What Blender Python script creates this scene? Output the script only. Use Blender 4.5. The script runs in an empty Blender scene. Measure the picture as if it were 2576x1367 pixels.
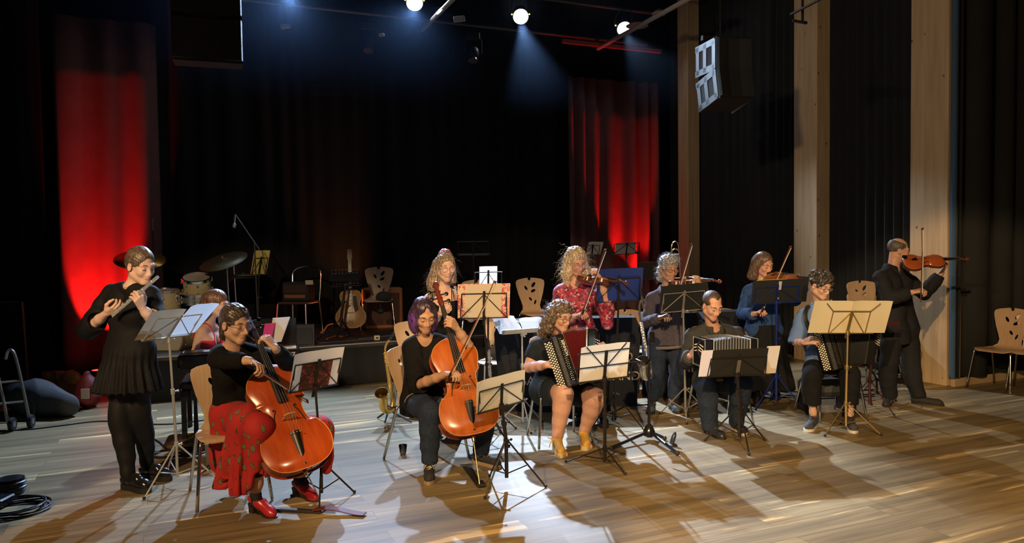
import bpy, math, random
import numpy as np
from mathutils import Vector, Matrix
from mathutils.geometry import delaunay_2d_cdt

scene = bpy.context.scene
COL = scene.collection
rnd = random.Random(7)

# ---------------------------------------------------------------- camera
FPX, CAM_H, PITCH, ROLL = 1900.0, 1.71, math.atan(73.5 / 1900.0), 0.014
W_PX, H_PX = 2576.0, 1367.0
_F = Vector((0, math.cos(PITCH), -math.sin(PITCH)))
_U0 = Vector((0, math.sin(PITCH), math.cos(PITCH)))
_R0 = Vector((1, 0, 0))
_RI = _R0 * math.cos(ROLL) - _U0 * math.sin(ROLL)
_UI = _U0 * math.cos(ROLL) + _R0 * math.sin(ROLL)
cam_data = bpy.data.cameras.new('camera')
cam = bpy.data.objects.new('camera', cam_data)
COL.objects.link(cam)
cam_data.sensor_width = 36.0
cam_data.lens = FPX * 36.0 / W_PX
cam_data.clip_start, cam_data.clip_end = 0.05, 80
cam.matrix_world = Matrix(((_RI.x, _UI.x, -_F.x, 0), (_RI.y, _UI.y, -_F.y, 0), (_RI.z, _UI.z, -_F.z, CAM_H), (0, 0, 0, 1)))
scene.camera = cam

def ray(px, py):
    return _F + _RI * ((px - W_PX / 2) / FPX) - _UI * ((py - H_PX / 2) / FPX)
def at(px, py, Y):
    """the place seen at photograph pixel px, py and Y metres in front of the camera"""
    d = ray(px, py)
    return Vector((0, 0, CAM_H)) + d * (Y / d.y)
def fl(px, py, z=0.0):
    d = ray(px, py)
    return Vector((0, 0, CAM_H)) + d * ((z - CAM_H) / d.z)

# room axes: U runs along the stage front to the right, V towards the back wall
U = Vector((math.cos(math.radians(24)), math.sin(math.radians(24)), 0))
V = Vector((-math.sin(math.radians(24)), math.cos(math.radians(24)), 0))
UA = math.radians(24)
CR = Vector((4.93, 8.55, 0))                 # corner of the near timber column
def rm(u, v, z=0.0):
    return CR + U * u + V * v + Vector((0, 0, z))

# ---------------------------------------------------------------- world and exposure
scene.view_settings.view_transform = 'Standard'
scene.view_settings.look = 'None'
scene.view_settings.gamma = 1.0
scene.view_settings.use_curve_mapping = False
scene.view_settings.exposure = 0.0
world = bpy.data.worlds.new('world'); scene.world = world
world.use_nodes = True
world.node_tree.nodes['Background'].inputs[0].default_value = (0.45, 0.5, 0.6, 1)
world.node_tree.nodes['Background'].inputs[1].default_value = 0.012

# ---------------------------------------------------------------- lights
def spot(name, loc, tgt, power, color, size_deg, blend=0.3, radius=0.05):
    ld = bpy.data.lights.new(name, 'SPOT'); ld.energy = power; ld.color = color
    ld.spot_size = math.radians(size_deg); ld.spot_blend = blend; ld.shadow_soft_size = radius
    o = bpy.data.objects.new(name, ld); COL.objects.link(o)
    o.location = loc
    o.rotation_euler = (Vector(tgt) - Vector(loc)).to_track_quat('-Z', 'Y').to_euler()
    return o
LAMP_H = 5.2
def lamp_at(px, py):
    return fl(px, py, LAMP_H)
LAMPS = [lamp_at(740, -22), lamp_at(1043, 8), lamp_at(1310, 42), lamp_at(1570, 72)]
COOL = (0.47, 0.66, 1.0)
spot('spot_back_a', LAMPS[0] + Vector((0, -.12, -.14)), (-2.6, 3.6, 0), 2000, COOL, 74, .4)
spot('spot_back_b', LAMPS[1] + Vector((0, -.12, -.14)), (-1.5, 4.8, 0), 1800, COOL, 60, .5)
spot('spot_back_c', LAMPS[2] + Vector((0, -.12, -.14)), (0.95, 6.9, 0), 6400, (.58, .74, 1.0), 33, .65)
spot('spot_back_d', LAMPS[3] + Vector((0, -.12, -.14)), (3.7, 7.6, 0), 1100, (0.78, 0.88, 1.0), 44, .5)
WARM = (1.0, 0.64, 0.31)
spot('spot_front_left', (-3.4, -1.2, 4.5), (-1.5, 4.6, 0.2), 1700, WARM, 38, .3, .06)
spot('spot_front_mid', (0.6, -1.5, 4.5), (1.2, 4.9, 0.2), 1750, WARM, 42, .3, .06)
spot('spot_front_right', (-1.0, -1.5, 4.5), (3.7, 5.5, -0.2), 2300, WARM, 36, .2, .06)
spot('spot_hall_wash', (-3.5, -2.0, 4.2), (4.9, 9.4, 3.4), 950, (1.0, 0.72, 0.42), 34, .6, .2)
spot('spot_stage_left', (-2.0, -1.5, 4.5), (-3.3, 9.3, 0.3), 1000, (1.0, 0.72, 0.42), 19, .35, .06)
spot('spot_stage_mid', (0.5, -1.5, 4.5), (0.3, 9.2, 0.5), 800, (1.0, 0.72, 0.42), 22, .35, .06)
# ---------------------------------------------------------------- materials
def _principled(m):
    return m.node_tree.nodes['Principled BSDF']
MATS = {}
def mat(name, color, rough=0.6, metal=0.0, noise=0.0, nscale=8.0, bump=0.0, bscale=40.0, emit=None, estr=0.0, coat=0.0,
        stretch=(1, 1, 1), sheen=0.0, spec=0.5, alpha=1.0, trans=0.0):
    if name in MATS: return MATS[name]
    m = bpy.data.materials.new(name); m.use_nodes = True
    nt = m.node_tree; p = _principled(m)
    p.inputs['Base Color'].default_value = (*color, 1)
    p.inputs['Roughness'].default_value = rough
    p.inputs['Metallic'].default_value = metal
    p.inputs['Specular IOR Level'].default_value = spec
    if coat: p.inputs['Coat Weight'].default_value = coat; p.inputs['Coat Roughness'].default_value = 0.08
    if sheen: p.inputs['Sheen Weight'].default_value = sheen; p.inputs['Sheen Roughness'].default_value = 0.4
    if trans: p.inputs['Transmission Weight'].default_value = trans
    if emit: p.inputs['Emission Color'].default_value = (*emit, 1); p.inputs['Emission Strength'].default_value = estr
    if alpha < 1: p.inputs['Alpha'].default_value = alpha
    tc = nt.nodes.new('ShaderNodeTexCoord'); mp = nt.nodes.new('ShaderNodeMapping')
    nt.links.new(tc.outputs['Object'], mp.inputs['Vector']); mp.inputs['Scale'].default_value = stretch
    if noise:
        n = nt.nodes.new('ShaderNodeTexNoise'); n.inputs['Scale'].default_value = nscale; n.inputs['Detail'].default_value = 4
        nt.links.new(mp.outputs[0], n.inputs['Vector'])
        r = nt.nodes.new('ShaderNodeValToRGB'); nt.links.new(n.outputs['Fac'], r.inputs[0])
        r.color_ramp.elements[0].position = 0.3; r.color_ramp.elements[1].position = 0.7
        r.color_ramp.elements[0].color = (*[max(0, c * (1 - noise)) for c in color], 1)
        r.color_ramp.elements[1].color = (*[min(1, c * (1 + noise)) for c in color], 1)
        nt.links.new(r.outputs[0], p.inputs['Base Color'])
    if bump:
        n2 = nt.nodes.new('ShaderNodeTexNoise'); n2.inputs['Scale'].default_value = bscale; n2.inputs['Detail'].default_value = 3
        nt.links.new(mp.outputs[0], n2.inputs['Vector'])
        b = nt.nodes.new('ShaderNodeBump'); b.inputs['Strength'].default_value = bump; b.inputs['Distance'].default_value = 0.01
        nt.links.new(n2.outputs['Fac'], b.inputs['Height']); nt.links.new(b.outputs[0], p.inputs['Normal'])
    MATS[name] = m
    return m
def ramp_mat(name, stops, scale, rough=0.6, tex='voronoi', stretch=(1, 1, 1), metal=0.0, bump=0.0, constant=True, warp=0.0, spec=.5):
    """pattern material: colour stops over a voronoi or noise value"""
    if name in MATS: return MATS[name]
    m = bpy.data.materials.new(name); m.use_nodes = True; nt = m.node_tree; p = _principled(m)
    p.inputs['Roughness'].default_value = rough; p.inputs['Metallic'].default_value = metal; p.inputs['Specular IOR Level'].default_value = spec
    tc = nt.nodes.new('ShaderNodeTexCoord'); mp = nt.nodes.new('ShaderNodeMapping'); mp.inputs['Scale'].default_value = stretch
    nt.links.new(tc.outputs['Object'], mp.inputs['Vector']); vec = mp.outputs[0]
    if warp:
        nw = nt.nodes.new('ShaderNodeTexNoise'); nw.inputs['Scale'].default_value = scale * .8
        nt.links.new(vec, nw.inputs['Vector'])
        mx = nt.nodes.new('ShaderNodeVectorMath'); mx.operation = 'MULTIPLY_ADD'
        nt.links.new(nw.outputs['Color'], mx.inputs[0]); mx.inputs[1].default_value = (warp,) * 3; nt.links.new(vec, mx.inputs[2]); vec = mx.outputs[0]
    if tex == 'voronoi':
        t = nt.nodes.new('ShaderNodeTexVoronoi'); out = t.outputs['Distance']
    elif tex == 'cells':
        t = nt.nodes.new('ShaderNodeTexVoronoi'); sp = nt.nodes.new('ShaderNodeSeparateColor'); nt.links.new(t.outputs['Color'], sp.inputs[0]); out = sp.outputs[0]
    else:
        t = nt.nodes.new('ShaderNodeTexNoise'); t.inputs['Detail'].default_value = 5; out = t.outputs['Fac']
    t.inputs['Scale'].default_value = scale
    nt.links.new(vec, t.inputs['Vector'])
    r = nt.nodes.new('ShaderNodeValToRGB'); nt.links.new(out, r.inputs[0])
    if constant: r.color_ramp.interpolation = 'CONSTANT'
    els = r.color_ramp.elements
    while len(els) < len(stops): els.new(0.5)
    for e, (pos, c) in zip(els, stops): e.position = pos; e.color = (*c, 1)
    nt.links.new(r.outputs[0], p.inputs['Base Color'])
    if bump:
        b = nt.nodes.new('ShaderNodeBump'); b.inputs['Strength'].default_value = bump; b.inputs['Distance'].default_value = 0.005
        nt.links.new(out, b.inputs['Height']); nt.links.new(b.outputs[0], p.inputs['Normal'])
    MATS[name] = m
    return m

# ---------------------------------------------------------------- objects
def tag(o, label=None, cat=None, group=None, kind=None):
    if label: o['label'] = label
    if cat: o['category'] = cat
    if group: o['group'] = group
    if kind: o['kind'] = kind
    return o
def empty(name, loc=(0, 0, 0), rz=0.0, mw=None):
    o = bpy.data.objects.new(name, None); COL.objects.link(o); o.empty_display_size = 0.1
    if mw is not None: o.matrix_world = mw
    else: o.location = loc; o.rotation_euler = (0, 0, rz)
    return o
def frame(o, x, zhint):
    """4x4 frame: origin o, x axis along x, z near zhint"""
    x = Vector(x).normalized(); z = Vector(zhint); z = (z - x * z.dot(x)).normalized(); y = z.cross(x)
    return Matrix(((x.x, y.x, z.x, o[0]), (x.y, y.y, z.y, o[1]), (x.z, y.z, z.z, o[2]), (0, 0, 0, 1)))
def mesh_obj(name, verts, faces, mats, parent=None, smooth=True, midx=None, world=False):
    """verts (n,3) array or list, faces list or (m,k) array. world=True: verts are world places, parent is a thing's Empty"""
    me = bpy.data.meshes.new(name)
    v = np.asarray(verts, dtype=np.float64).reshape(-1, 3)
    if world and parent is not None:
        M = np.array(MW(parent).inverted())
        v = v @ M[:3, :3].T + M[:3, 3]
    if isinstance(faces, np.ndarray):
        m, k = faces.shape
        me.vertices.add(len(v)); me.vertices.foreach_set('co', v.astype(np.float32).ravel())
        me.loops.add(m * k); me.loops.foreach_set('vertex_index', faces.astype(np.int32).ravel())
        me.polygons.add(m); me.polygons.foreach_set('loop_start', np.arange(0, m * k, k, dtype=np.int32))
        try: me.polygons.foreach_set('loop_total', np.full(m, k, dtype=np.int32))
        except Exception: pass
        me.update(calc_edges=True)
    else:
        me.from_pydata(v.tolist(), [], faces); me.update()
    if not isinstance(mats, (list, tuple)): mats = [mats]
    for m_ in mats: me.materials.append(m_)
    if midx is not None: me.polygons.foreach_set('material_index', np.asarray(midx, dtype=np.int32))
    if smooth is True: me.polygons.foreach_set('use_smooth', np.ones(len(me.polygons), dtype=bool))
    elif smooth == 'auto':
        me.polygons.foreach_set('use_smooth', np.ones(len(me.polygons), dtype=bool))
        try: me.set_sharp_from_angle(angle=math.radians(35))
        except Exception: pass
    o = bpy.data.objects.new(name, me); COL.objects.link(o)
    if parent is not None: o.parent = parent
    return o
def MW(o):
    m = o.matrix_basis.copy()
    while o.parent: o = o.parent; m = o.matrix_basis @ m
    return m
def copy_tree(o, parent=None):
    c = o.copy(); COL.objects.link(c)
    if parent is not None: c.parent = parent
    for ch in list(o.children): copy_tree(ch, c)
    return c

def smooth_path(pts, n=6, closed=False):
    """Catmull-Rom through the points"""
    P = [Vector(p) for p in pts]; out = []; N = len(P)
    seg = N if closed else N - 1
    for i in range(seg):
        p1, p2 = P[i], P[(i + 1) % N]
        p0 = P[i - 1] if (i > 0 or closed) else p1 * 2 - p2
        p3 = P[(i + 2) % N] if (i + 2 < N or closed) else p2 * 2 - p1
        for k in range(n):
            t = k / n
            out.append(0.5 * ((2 * p1) + (-p0 + p2) * t + (2 * p0 - 5 * p1 + 4 * p2 - p3) * t * t + (-p0 + 3 * p1 - 3 * p2 + p3) * t ** 3))
    if not closed: out.append(P[-1])
    return out

class MB:
    """collects shapes into one mesh"""
    def __init__(s, M=None): s.v = []; s.f = []; s.M = M
    def _add(s, vs, fs):
        n = len(s.v)
        s.v.extend([(s.M @ Vector(p)) if s.M is not None else Vector(p) for p in vs]); s.f.extend([tuple(i + n for i in f) for f in fs]); return s
    def box(s, c, size, M=None, bev=0.0):
        hx, hy, hz = [x / 2 for x in size]
        M = M or Matrix.Identity(4)
        if bev <= 0:
            vs = [Vector((sx * hx, sy * hy, sz * hz)) for sx in (-1, 1) for sy in (-1, 1) for sz in (-1, 1)]
            fs = [(0, 1, 3, 2), (4, 6, 7, 5), (0, 4, 5, 1), (2, 3, 7, 6), (0, 2, 6, 4), (1, 5, 7, 3)]
            return s._add([Vector(c) + (M.to_3x3() @ v) for v in vs], fs)
        b = min(bev, hx * .99, hy * .99, hz * .99)
        vs = []; idx = {}
        for sx in (-1, 1):
            for sy in (-1, 1):
                for sz in (-1, 1):
                    for a in range(3):
                        d = [hx - b, hy - b, hz - b]; d[a] = (hx, hy, hz)[a]
                        idx[(sx, sy, sz, a)] = len(vs); vs.append(Vector((sx * d[0], sy * d[1], sz * d[2])))
        fs = []
        for a in range(3):
            for sg in (-1, 1):
                b1, b2 = [(1, 2), (2, 0), (0, 1)][a]
                q = []
                for s1, s2 in ((-1, -1), (1, -1), (1, 1), (-1, 1)):
                    k = [0, 0, 0]; k[a] = sg; k[b1] = s1; k[b2] = s2; q.append(idx[(*k, a)])
                fs.append(tuple(q if sg > 0 else q[::-1]))
        for a in range(3):
            b1, b2 = [(1, 2), (2, 0), (0, 1)][a]
            for s1 in (-1, 1):
                for s2 in (-1, 1):
                    k0 = [0, 0, 0]; k1 = [0, 0, 0]; k0[a] = -1; k1[a] = 1
                    for k in (k0, k1): k[b1] = s1; k[b2] = s2
                    q = [idx[(*k0, b1)], idx[(*k1, b1)], idx[(*k1, b2)], idx[(*k0, b2)]]
                    fs.append(tuple(q if s1 * s2 < 0 else q[::-1]))
        for sx in (-1, 1):
            for sy in (-1, 1):
                for sz in (-1, 1):
                    q = [idx[(sx, sy, sz, a)] for a in range(3)]
                    fs.append(tuple(q if sx * sy * sz > 0 else q[::-1]))
        return s._add([Vector(c) + (M.to_3x3() @ v) for v in vs], fs)
    def tube(s, pts, r, n=8, caps=True, closed=False, flat=None):
        """tube along points; r number or list; flat=(normal,k) squashes along normal"""
        P = [Vector(p) for p in pts]; N = len(P)
        R = list(r) if isinstance(r, (list, tuple)) else [r] * N
        vs = []; fs = []; up = None
        for i in range(N):
            a = P[i - 1] if (i > 0 or closed) else P[i]; b = P[(i + 1) % N] if (i < N - 1 or closed) else P[i]
            t = (b - a)
            if t.length < 1e-9: t = Vector((0, 0, 1))
            t.normalize()
            if up is None:
                up = Vector((0, 0, 1)) if abs(t.z) < .9 else Vector((1, 0, 0))
            x = (up - t * up.dot(t))
            if x.length < 1e-6: x = t.orthogonal()
            x.normalize(); y = t.cross(x); up = x
            for k in range(n):
                an = 2 * math.pi * k / n
                o = (x * math.cos(an) + y * math.sin(an)) * R[i]
                if flat: o = o - flat[0] * (o.dot(flat[0]) * (1 - flat[1]))
                vs.append(P[i] + o)
        for i in range(N if closed else N - 1):
            j = (i + 1) % N
            for k in range(n):
                l = (k + 1) % n
                fs.append((i * n + k, i * n + l, j * n + l, j * n + k))
        if caps and not closed:
            fs.append(tuple(range(n - 1, -1, -1))); fs.append(tuple((N - 1) * n + k for k in range(n)))
        return s._add(vs, fs)
    def lathe(s, prof, o=(0, 0, 0), ax=(0, 0, 1), n=20, caps=True):
        """prof list of (r, h) along ax"""
        z = Vector(ax).normalized(); x = z.orthogonal().normalized(); y = z.cross(x); o = Vector(o)
        vs = []; fs = []
        for r, h in prof:
            for k in range(n):
                a = 2 * math.pi * k / n
                vs.append(o + z * h + (x * math.cos(a) + y * math.sin(a)) * r)
        for i in range(len(prof) - 1):
            for k in range(n):
                l = (k + 1) % n
                fs.append((i * n + k, i * n + l, (i + 1) * n + l, (i + 1) * n + k))
        if caps:
            fs.append(tuple(range(n - 1, -1, -1))); fs.append(tuple((len(prof) - 1) * n + k for k in range(n)))
        return s._add(vs, fs)
    def sph(s, c, r, n=12, sq=(1, 1, 1), M=None):
        vs = []; fs = []; m = n // 2 + 1; c = Vector(c)
        for i in range(m + 1):
            th = math.pi * i / m
            for k in range(n):
                a = 2 * math.pi * k / n
                p = Vector((math.sin(th) * math.cos(a) * sq[0], math.sin(th) * math.sin(a) * sq[1], math.cos(th) * sq[2])) * r
                if M is not None: p = M.to_3x3() @ p
                vs.append(c + p)
        for i in range(m):
            for k in range(n):
                l = (k + 1) % n
                fs.append((i * n + k, (i + 1) * n + k, (i + 1) * n + l, i * n + l))
        return s._add(vs, fs)
    def prism(s, poly, z0, z1, M=None):
        """poly 2D points ccw; extruded z0..z1 through M"""
        n = len(poly); M = M or Matrix.Identity(4)
        vs = [M @ Vector((x, y, z0)) for x, y in poly] + [M @ Vector((x, y, z1)) for x, y in poly]
        fs = [tuple(range(n - 1, -1, -1)), tuple(range(n, 2 * n))]
        fs += [(i, (i + 1) % n, n + (i + 1) % n, n + i) for i in range(n)]
        return s._add(vs, fs)
    def grid(s, P, nu, nv, thick=0.0, closed_u=False):
        """P list of nu*nv points (u fastest); thick>0 makes it a solid sheet"""
        P = [Vector(p) for p in P]; fs = []
        uu = nu if closed_u else nu - 1
        for j in range(nv - 1):
            for i in range(uu):
                fs.append((j * nu + i, j * nu + (i + 1) % nu, (j + 1) * nu + (i + 1) % nu, (j + 1) * nu + i))
        if thick <= 0: return s._add(P, fs)
        N = [Vector((0, 0, 0)) for _ in P]
        for f in fs:
            nn = (P[f[2]] - P[f[0]]).cross(P[f[3]] - P[f[1]])
            for i in f: N[i] += nn
        Q = [p - n.normalized() * thick if n.length > 0 else p for p, n in zip(P, N)]
        K = len(P); gs = list(fs) + [tuple(K + i for i in f[::-1]) for f in fs]
        def rim(a, b): gs.append((a, K + a, K + b, b))
        for i in range(uu):
            rim(i, (i + 1) % nu) if False else gs.append((i, K + i, K + (i + 1) % nu, (i + 1) % nu))
            a = (nv - 1) * nu
            gs.append((a + i, a + (i + 1) % nu, K + a + (i + 1) % nu, K + a + i))
        if not closed_u:
            for j in range(nv - 1):
                gs.append((j * nu, (j + 1) * nu, K + (j + 1) * nu, K + j * nu))
                b = nu - 1
                gs.append((j * nu + b, K + j * nu + b, K + (j + 1) * nu + b, (j + 1) * nu + b))
        return s._add(P + Q, gs)
    def obj(s, name, m, parent=None, smooth='auto', world=False):
        return mesh_obj(name, [tuple(v) for v in s.v], s.f, m, parent, smooth, world=world)

TXT = {}
def text_mesh(s, body, size, M, thick=0.001):
    """lettering as mesh through a temporary curve, appended to builder s"""
    key = (body, size)
    if key not in TXT:
        cu = bpy.data.curves.new('t', 'FONT'); cu.body = body; cu.size = size; cu.align_x = 'CENTER'; cu.align_y = 'CENTER'; cu.extrude = thick; cu.resolution_u = 3
        o = bpy.data.objects.new('t', cu); COL.objects.link(o)
        dg = bpy.context.evaluated_depsgraph_get(); me = bpy.data.meshes.new_from_object(o.evaluated_get(dg))
        TXT[key] = ([v.co.copy() for v in me.vertices], [tuple(p.vertices) for p in me.polygons])
        bpy.data.objects.remove(o); bpy.data.curves.remove(cu); bpy.data.meshes.remove(me)
    vs, fs = TXT[key]
    s._add([M @ v for v in vs], fs)

# ---------------------------------------------------------------- implicit surfaces -> mesh (surface nets)
A3 = lambda v: np.array(v, dtype=np.float32)
class SDF:
    def __init__(s): s.ops = []
    def cone(s, a, b, ra, rb=None, k=.02, op='+'):
        rb = ra if rb is None else rb
        a, b = A3(a), A3(b); R = max(ra, rb)
        s.ops.append((op, 'c', (a, b, ra, rb), k, np.minimum(a, b) - R, np.maximum(a, b) + R)); return s
    def chain(s, pts, rs, k=.02, op='+'):
        for i in range(len(pts) - 1): s.cone(pts[i], pts[i + 1], rs[i], rs[i + 1], k, op)
        return s
    def ell(s, c, r, M=None, k=.02, op='+'):
        c, r = A3(c), A3(r); M = np.eye(3, dtype=np.float32) if M is None else np.array(M, dtype=np.float32)
        s.ops.append((op, 'e', (c, r, M), k, c - r.max(), c + r.max())); return s
    def box(s, c, h, M=None, rad=.01, k=.01, op='+'):
        c, h = A3(c), A3(h); M = np.eye(3, dtype=np.float32) if M is None else np.array(M, dtype=np.float32)
        L = float(np.linalg.norm(h)) + rad
        s.ops.append((op, 'b', (c, h, M, rad), k, c - L, c + L)); return s
    def cyl(s, o, d, R, L, k=.004, op='-'):
        """flat-ended cylinder from o along d; by default cuts"""
        o = A3(o); d = A3(d); d = d / np.linalg.norm(d); e = o + d * L; q = R + .01
        s.ops.append((op, 'y', (o, d, R, L), k, np.minimum(o, e) - q, np.maximum(o, e) + q)); return s
    @staticmethod
    def dist(t, p, X, Y, Z):
        if t == 'c':
            a, b, ra, rb = p; d = b - a; L2 = float(d @ d) + 1e-12
            x, y, z = X - a[0], Y - a[1], Z - a[2]
            h = np.clip((x * d[0] + y * d[1] + z * d[2]) / L2, 0, 1)
            return np.sqrt((x - h * d[0]) ** 2 + (y - h * d[1]) ** 2 + (z - h * d[2]) ** 2) - (ra + (rb - ra) * h)
        if t == 'e':
            c, r, M = p; x, y, z = X - c[0], Y - c[1], Z - c[2]
            q = [(x * M[i][0] + y * M[i][1] + z * M[i][2]) for i in range(3)]
            k0 = np.sqrt((q[0] / r[0]) ** 2 + (q[1] / r[1]) ** 2 + (q[2] / r[2]) ** 2)
            k1 = np.sqrt((q[0] / r[0] ** 2) ** 2 + (q[1] / r[1] ** 2) ** 2 + (q[2] / r[2] ** 2) ** 2) + 1e-6
            return k0 * (k0 - 1) / k1
        if t == 'b':
            c, hh, M, rad = p; x, y, z = X - c[0], Y - c[1], Z - c[2]
            q = [np.abs(x * M[i][0] + y * M[i][1] + z * M[i][2]) - hh[i] for i in range(3)]
            return np.sqrt(np.maximum(q[0], 0) ** 2 + np.maximum(q[1], 0) ** 2 + np.maximum(q[2], 0) ** 2) + np.minimum(np.maximum(np.maximum(q[0], q[1]), q[2]), 0) - rad
        if t == 'y':
            o, d, R, L = p; x, y, z = X - o[0], Y - o[1], Z - o[2]
            t_ = x * d[0] + y * d[1] + z * d[2]
            r_ = np.sqrt(np.maximum(x * x + y * y + z * z - t_ * t_, 0))
            return np.maximum(np.maximum(-t_, t_ - L), r_ - R)
    def mesh(s, h, lo=None, hi=None):
        L = np.min([o[4] for o in s.ops if o[0] == '+'], axis=0) - 3 * h
        Hh = np.max([o[5] for o in s.ops if o[0] == '+'], axis=0) + 3 * h
        if lo is not None: L = np.maximum(L, A3(lo)); Hh = np.minimum(Hh, A3(hi))
        L = np.floor(L / h) * h
        n = np.maximum(np.ceil((Hh - L) / h).astype(int) + 1, 2)
        D = np.full(n, .2, dtype=np.float32)
        ax = [(L[i] + h * np.arange(n[i])).astype(np.float32) for i in range(3)]
        for op, t, p, k, a, b in s.ops:
            pad = k + 2.5 * h
            i0 = np.clip(np.floor((a - pad - L) / h).astype(int), 0, n); i1 = np.clip(np.ceil((b + pad - L) / h).astype(int) + 1, 0, n)
            if np.any(i1 <= i0): continue
            sl = tuple(slice(i0[i], i1[i]) for i in range(3))
            d = s.dist(t, p, ax[0][sl[0]][:, None, None], ax[1][sl[1]][None, :, None], ax[2][sl[2]][None, None, :])
            cur = D[sl]
            if op == '+':
                hh = np.maximum(k - np.abs(cur - d), 0) / k
                D[sl] = np.minimum(cur, d) - hh * hh * k * .25
            elif op == '-':
                d = -d
                hh = np.maximum(k - np.abs(cur - d), 0) / k
                D[sl] = np.maximum(cur, d) + hh * hh * k * .25
        return nets(D, L, h)
def nets(D, L, h):
    S = (D < 0)
    c = np.zeros(tuple(x - 1 for x in D.shape), dtype=np.uint8)
    offs = [(i, j, k) for i in (0, 1) for j in (0, 1) for k in (0, 1)]
    n0, n1, n2 = c.shape
    for i, j, k in offs: c += S[i:i + n0, j:j + n1, k:k + n2]
    idx = np.argwhere((c > 0) & (c < 8))
    if len(idx) == 0: return np.zeros((0, 3)), np.zeros((0, 4), dtype=np.int64)
    ids = np.full(c.shape, -1, dtype=np.int32); ids[idx[:, 0], idx[:, 1], idx[:, 2]] = np.arange(len(idx))
    val = np.stack([D[idx[:, 0] + i, idx[:, 1] + j, idx[:, 2] + k] for i, j, k in offs], 1)
    P = np.zeros((len(idx), 3)); W = np.zeros(len(idx))
    O = np.array(offs, dtype=float)
    for a in range(8):
        for b in range(a + 1, 8):
            if np.abs(O[a] - O[b]).sum() != 1: continue
            m = (val[:, a] < 0) != (val[:, b] < 0)
            t = val[m, a] / (val[m, a] - val[m, b])
            P[m] += O[a] + t[:, None] * (O[b] - O[a]); W[m] += 1
    v = (idx + P / W[:, None]) * h + L
    F = []
    for axx in range(3):
        sl0 = [slice(None)] * 3; sl1 = [slice(None)] * 3
        sl0[axx] = slice(0, -1); sl1[axx] = slice(1, None)
        s0, s1 = S[tuple(sl0)], S[tuple(sl1)]
        e = np.argwhere(s0 != s1)
        b1, b2 = [(1, 2), (2, 0), (0, 1)][axx]
        lim = np.array(c.shape)
        ok = (e[:, b1] >= 1) & (e[:, b2] >= 1) & (e[:, b1] < lim[b1]) & (e[:, b2] < lim[b2]) & (e[:, axx] < lim[axx])
        e = e[ok]
        q = []
        for d1, d2 in ((-1, -1), (0, -1), (0, 0), (-1, 0)):
            ee = e.copy(); ee[:, b1] += d1; ee[:, b2] += d2; q.append(ids[ee[:, 0], ee[:, 1], ee[:, 2]])
        q = np.stack(q, 1)
        flip = ~s0[e[:, 0], e[:, 1], e[:, 2]]
        q[flip] = q[flip][:, ::-1]
        F.append(q)
    F = np.concatenate(F); F = F[(F >= 0).all(1)]
    return v, F
def vnormals(v, f):
    n = np.zeros_like(v); a = np.cross(v[f[:, 2]] - v[f[:, 0]], v[f[:, 3]] - v[f[:, 1]])
    for i in range(4): np.add.at(n, f[:, i], a)
    return n / (np.linalg.norm(n, axis=1)[:, None] + 1e-12)
def wav(v, seed, freq, n=6):
    """smooth pseudo noise, about -1..1"""
    r = np.random.RandomState(seed); o = np.zeros(len(v))
    for i in range(n):
        d = r.randn(3); d /= np.linalg.norm(d)
        o += np.sin(v @ d * freq * (0.7 + 1.1 * r.rand()) * 2 * math.pi + r.rand() * 6.3 + 1.2 * np.sin(v @ r.randn(3) * freq * 2))
    return o / n * 1.6
def crease(v, f, seed, amp, freq, stretch=None):
    n = vnormals(v, f); q = v if stretch is None else v * np.array(stretch)
    w = wav(q, seed, freq); w = -np.abs(w) ** 0.8 + .4
    return v + n * (w * amp)[:, None]
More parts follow.
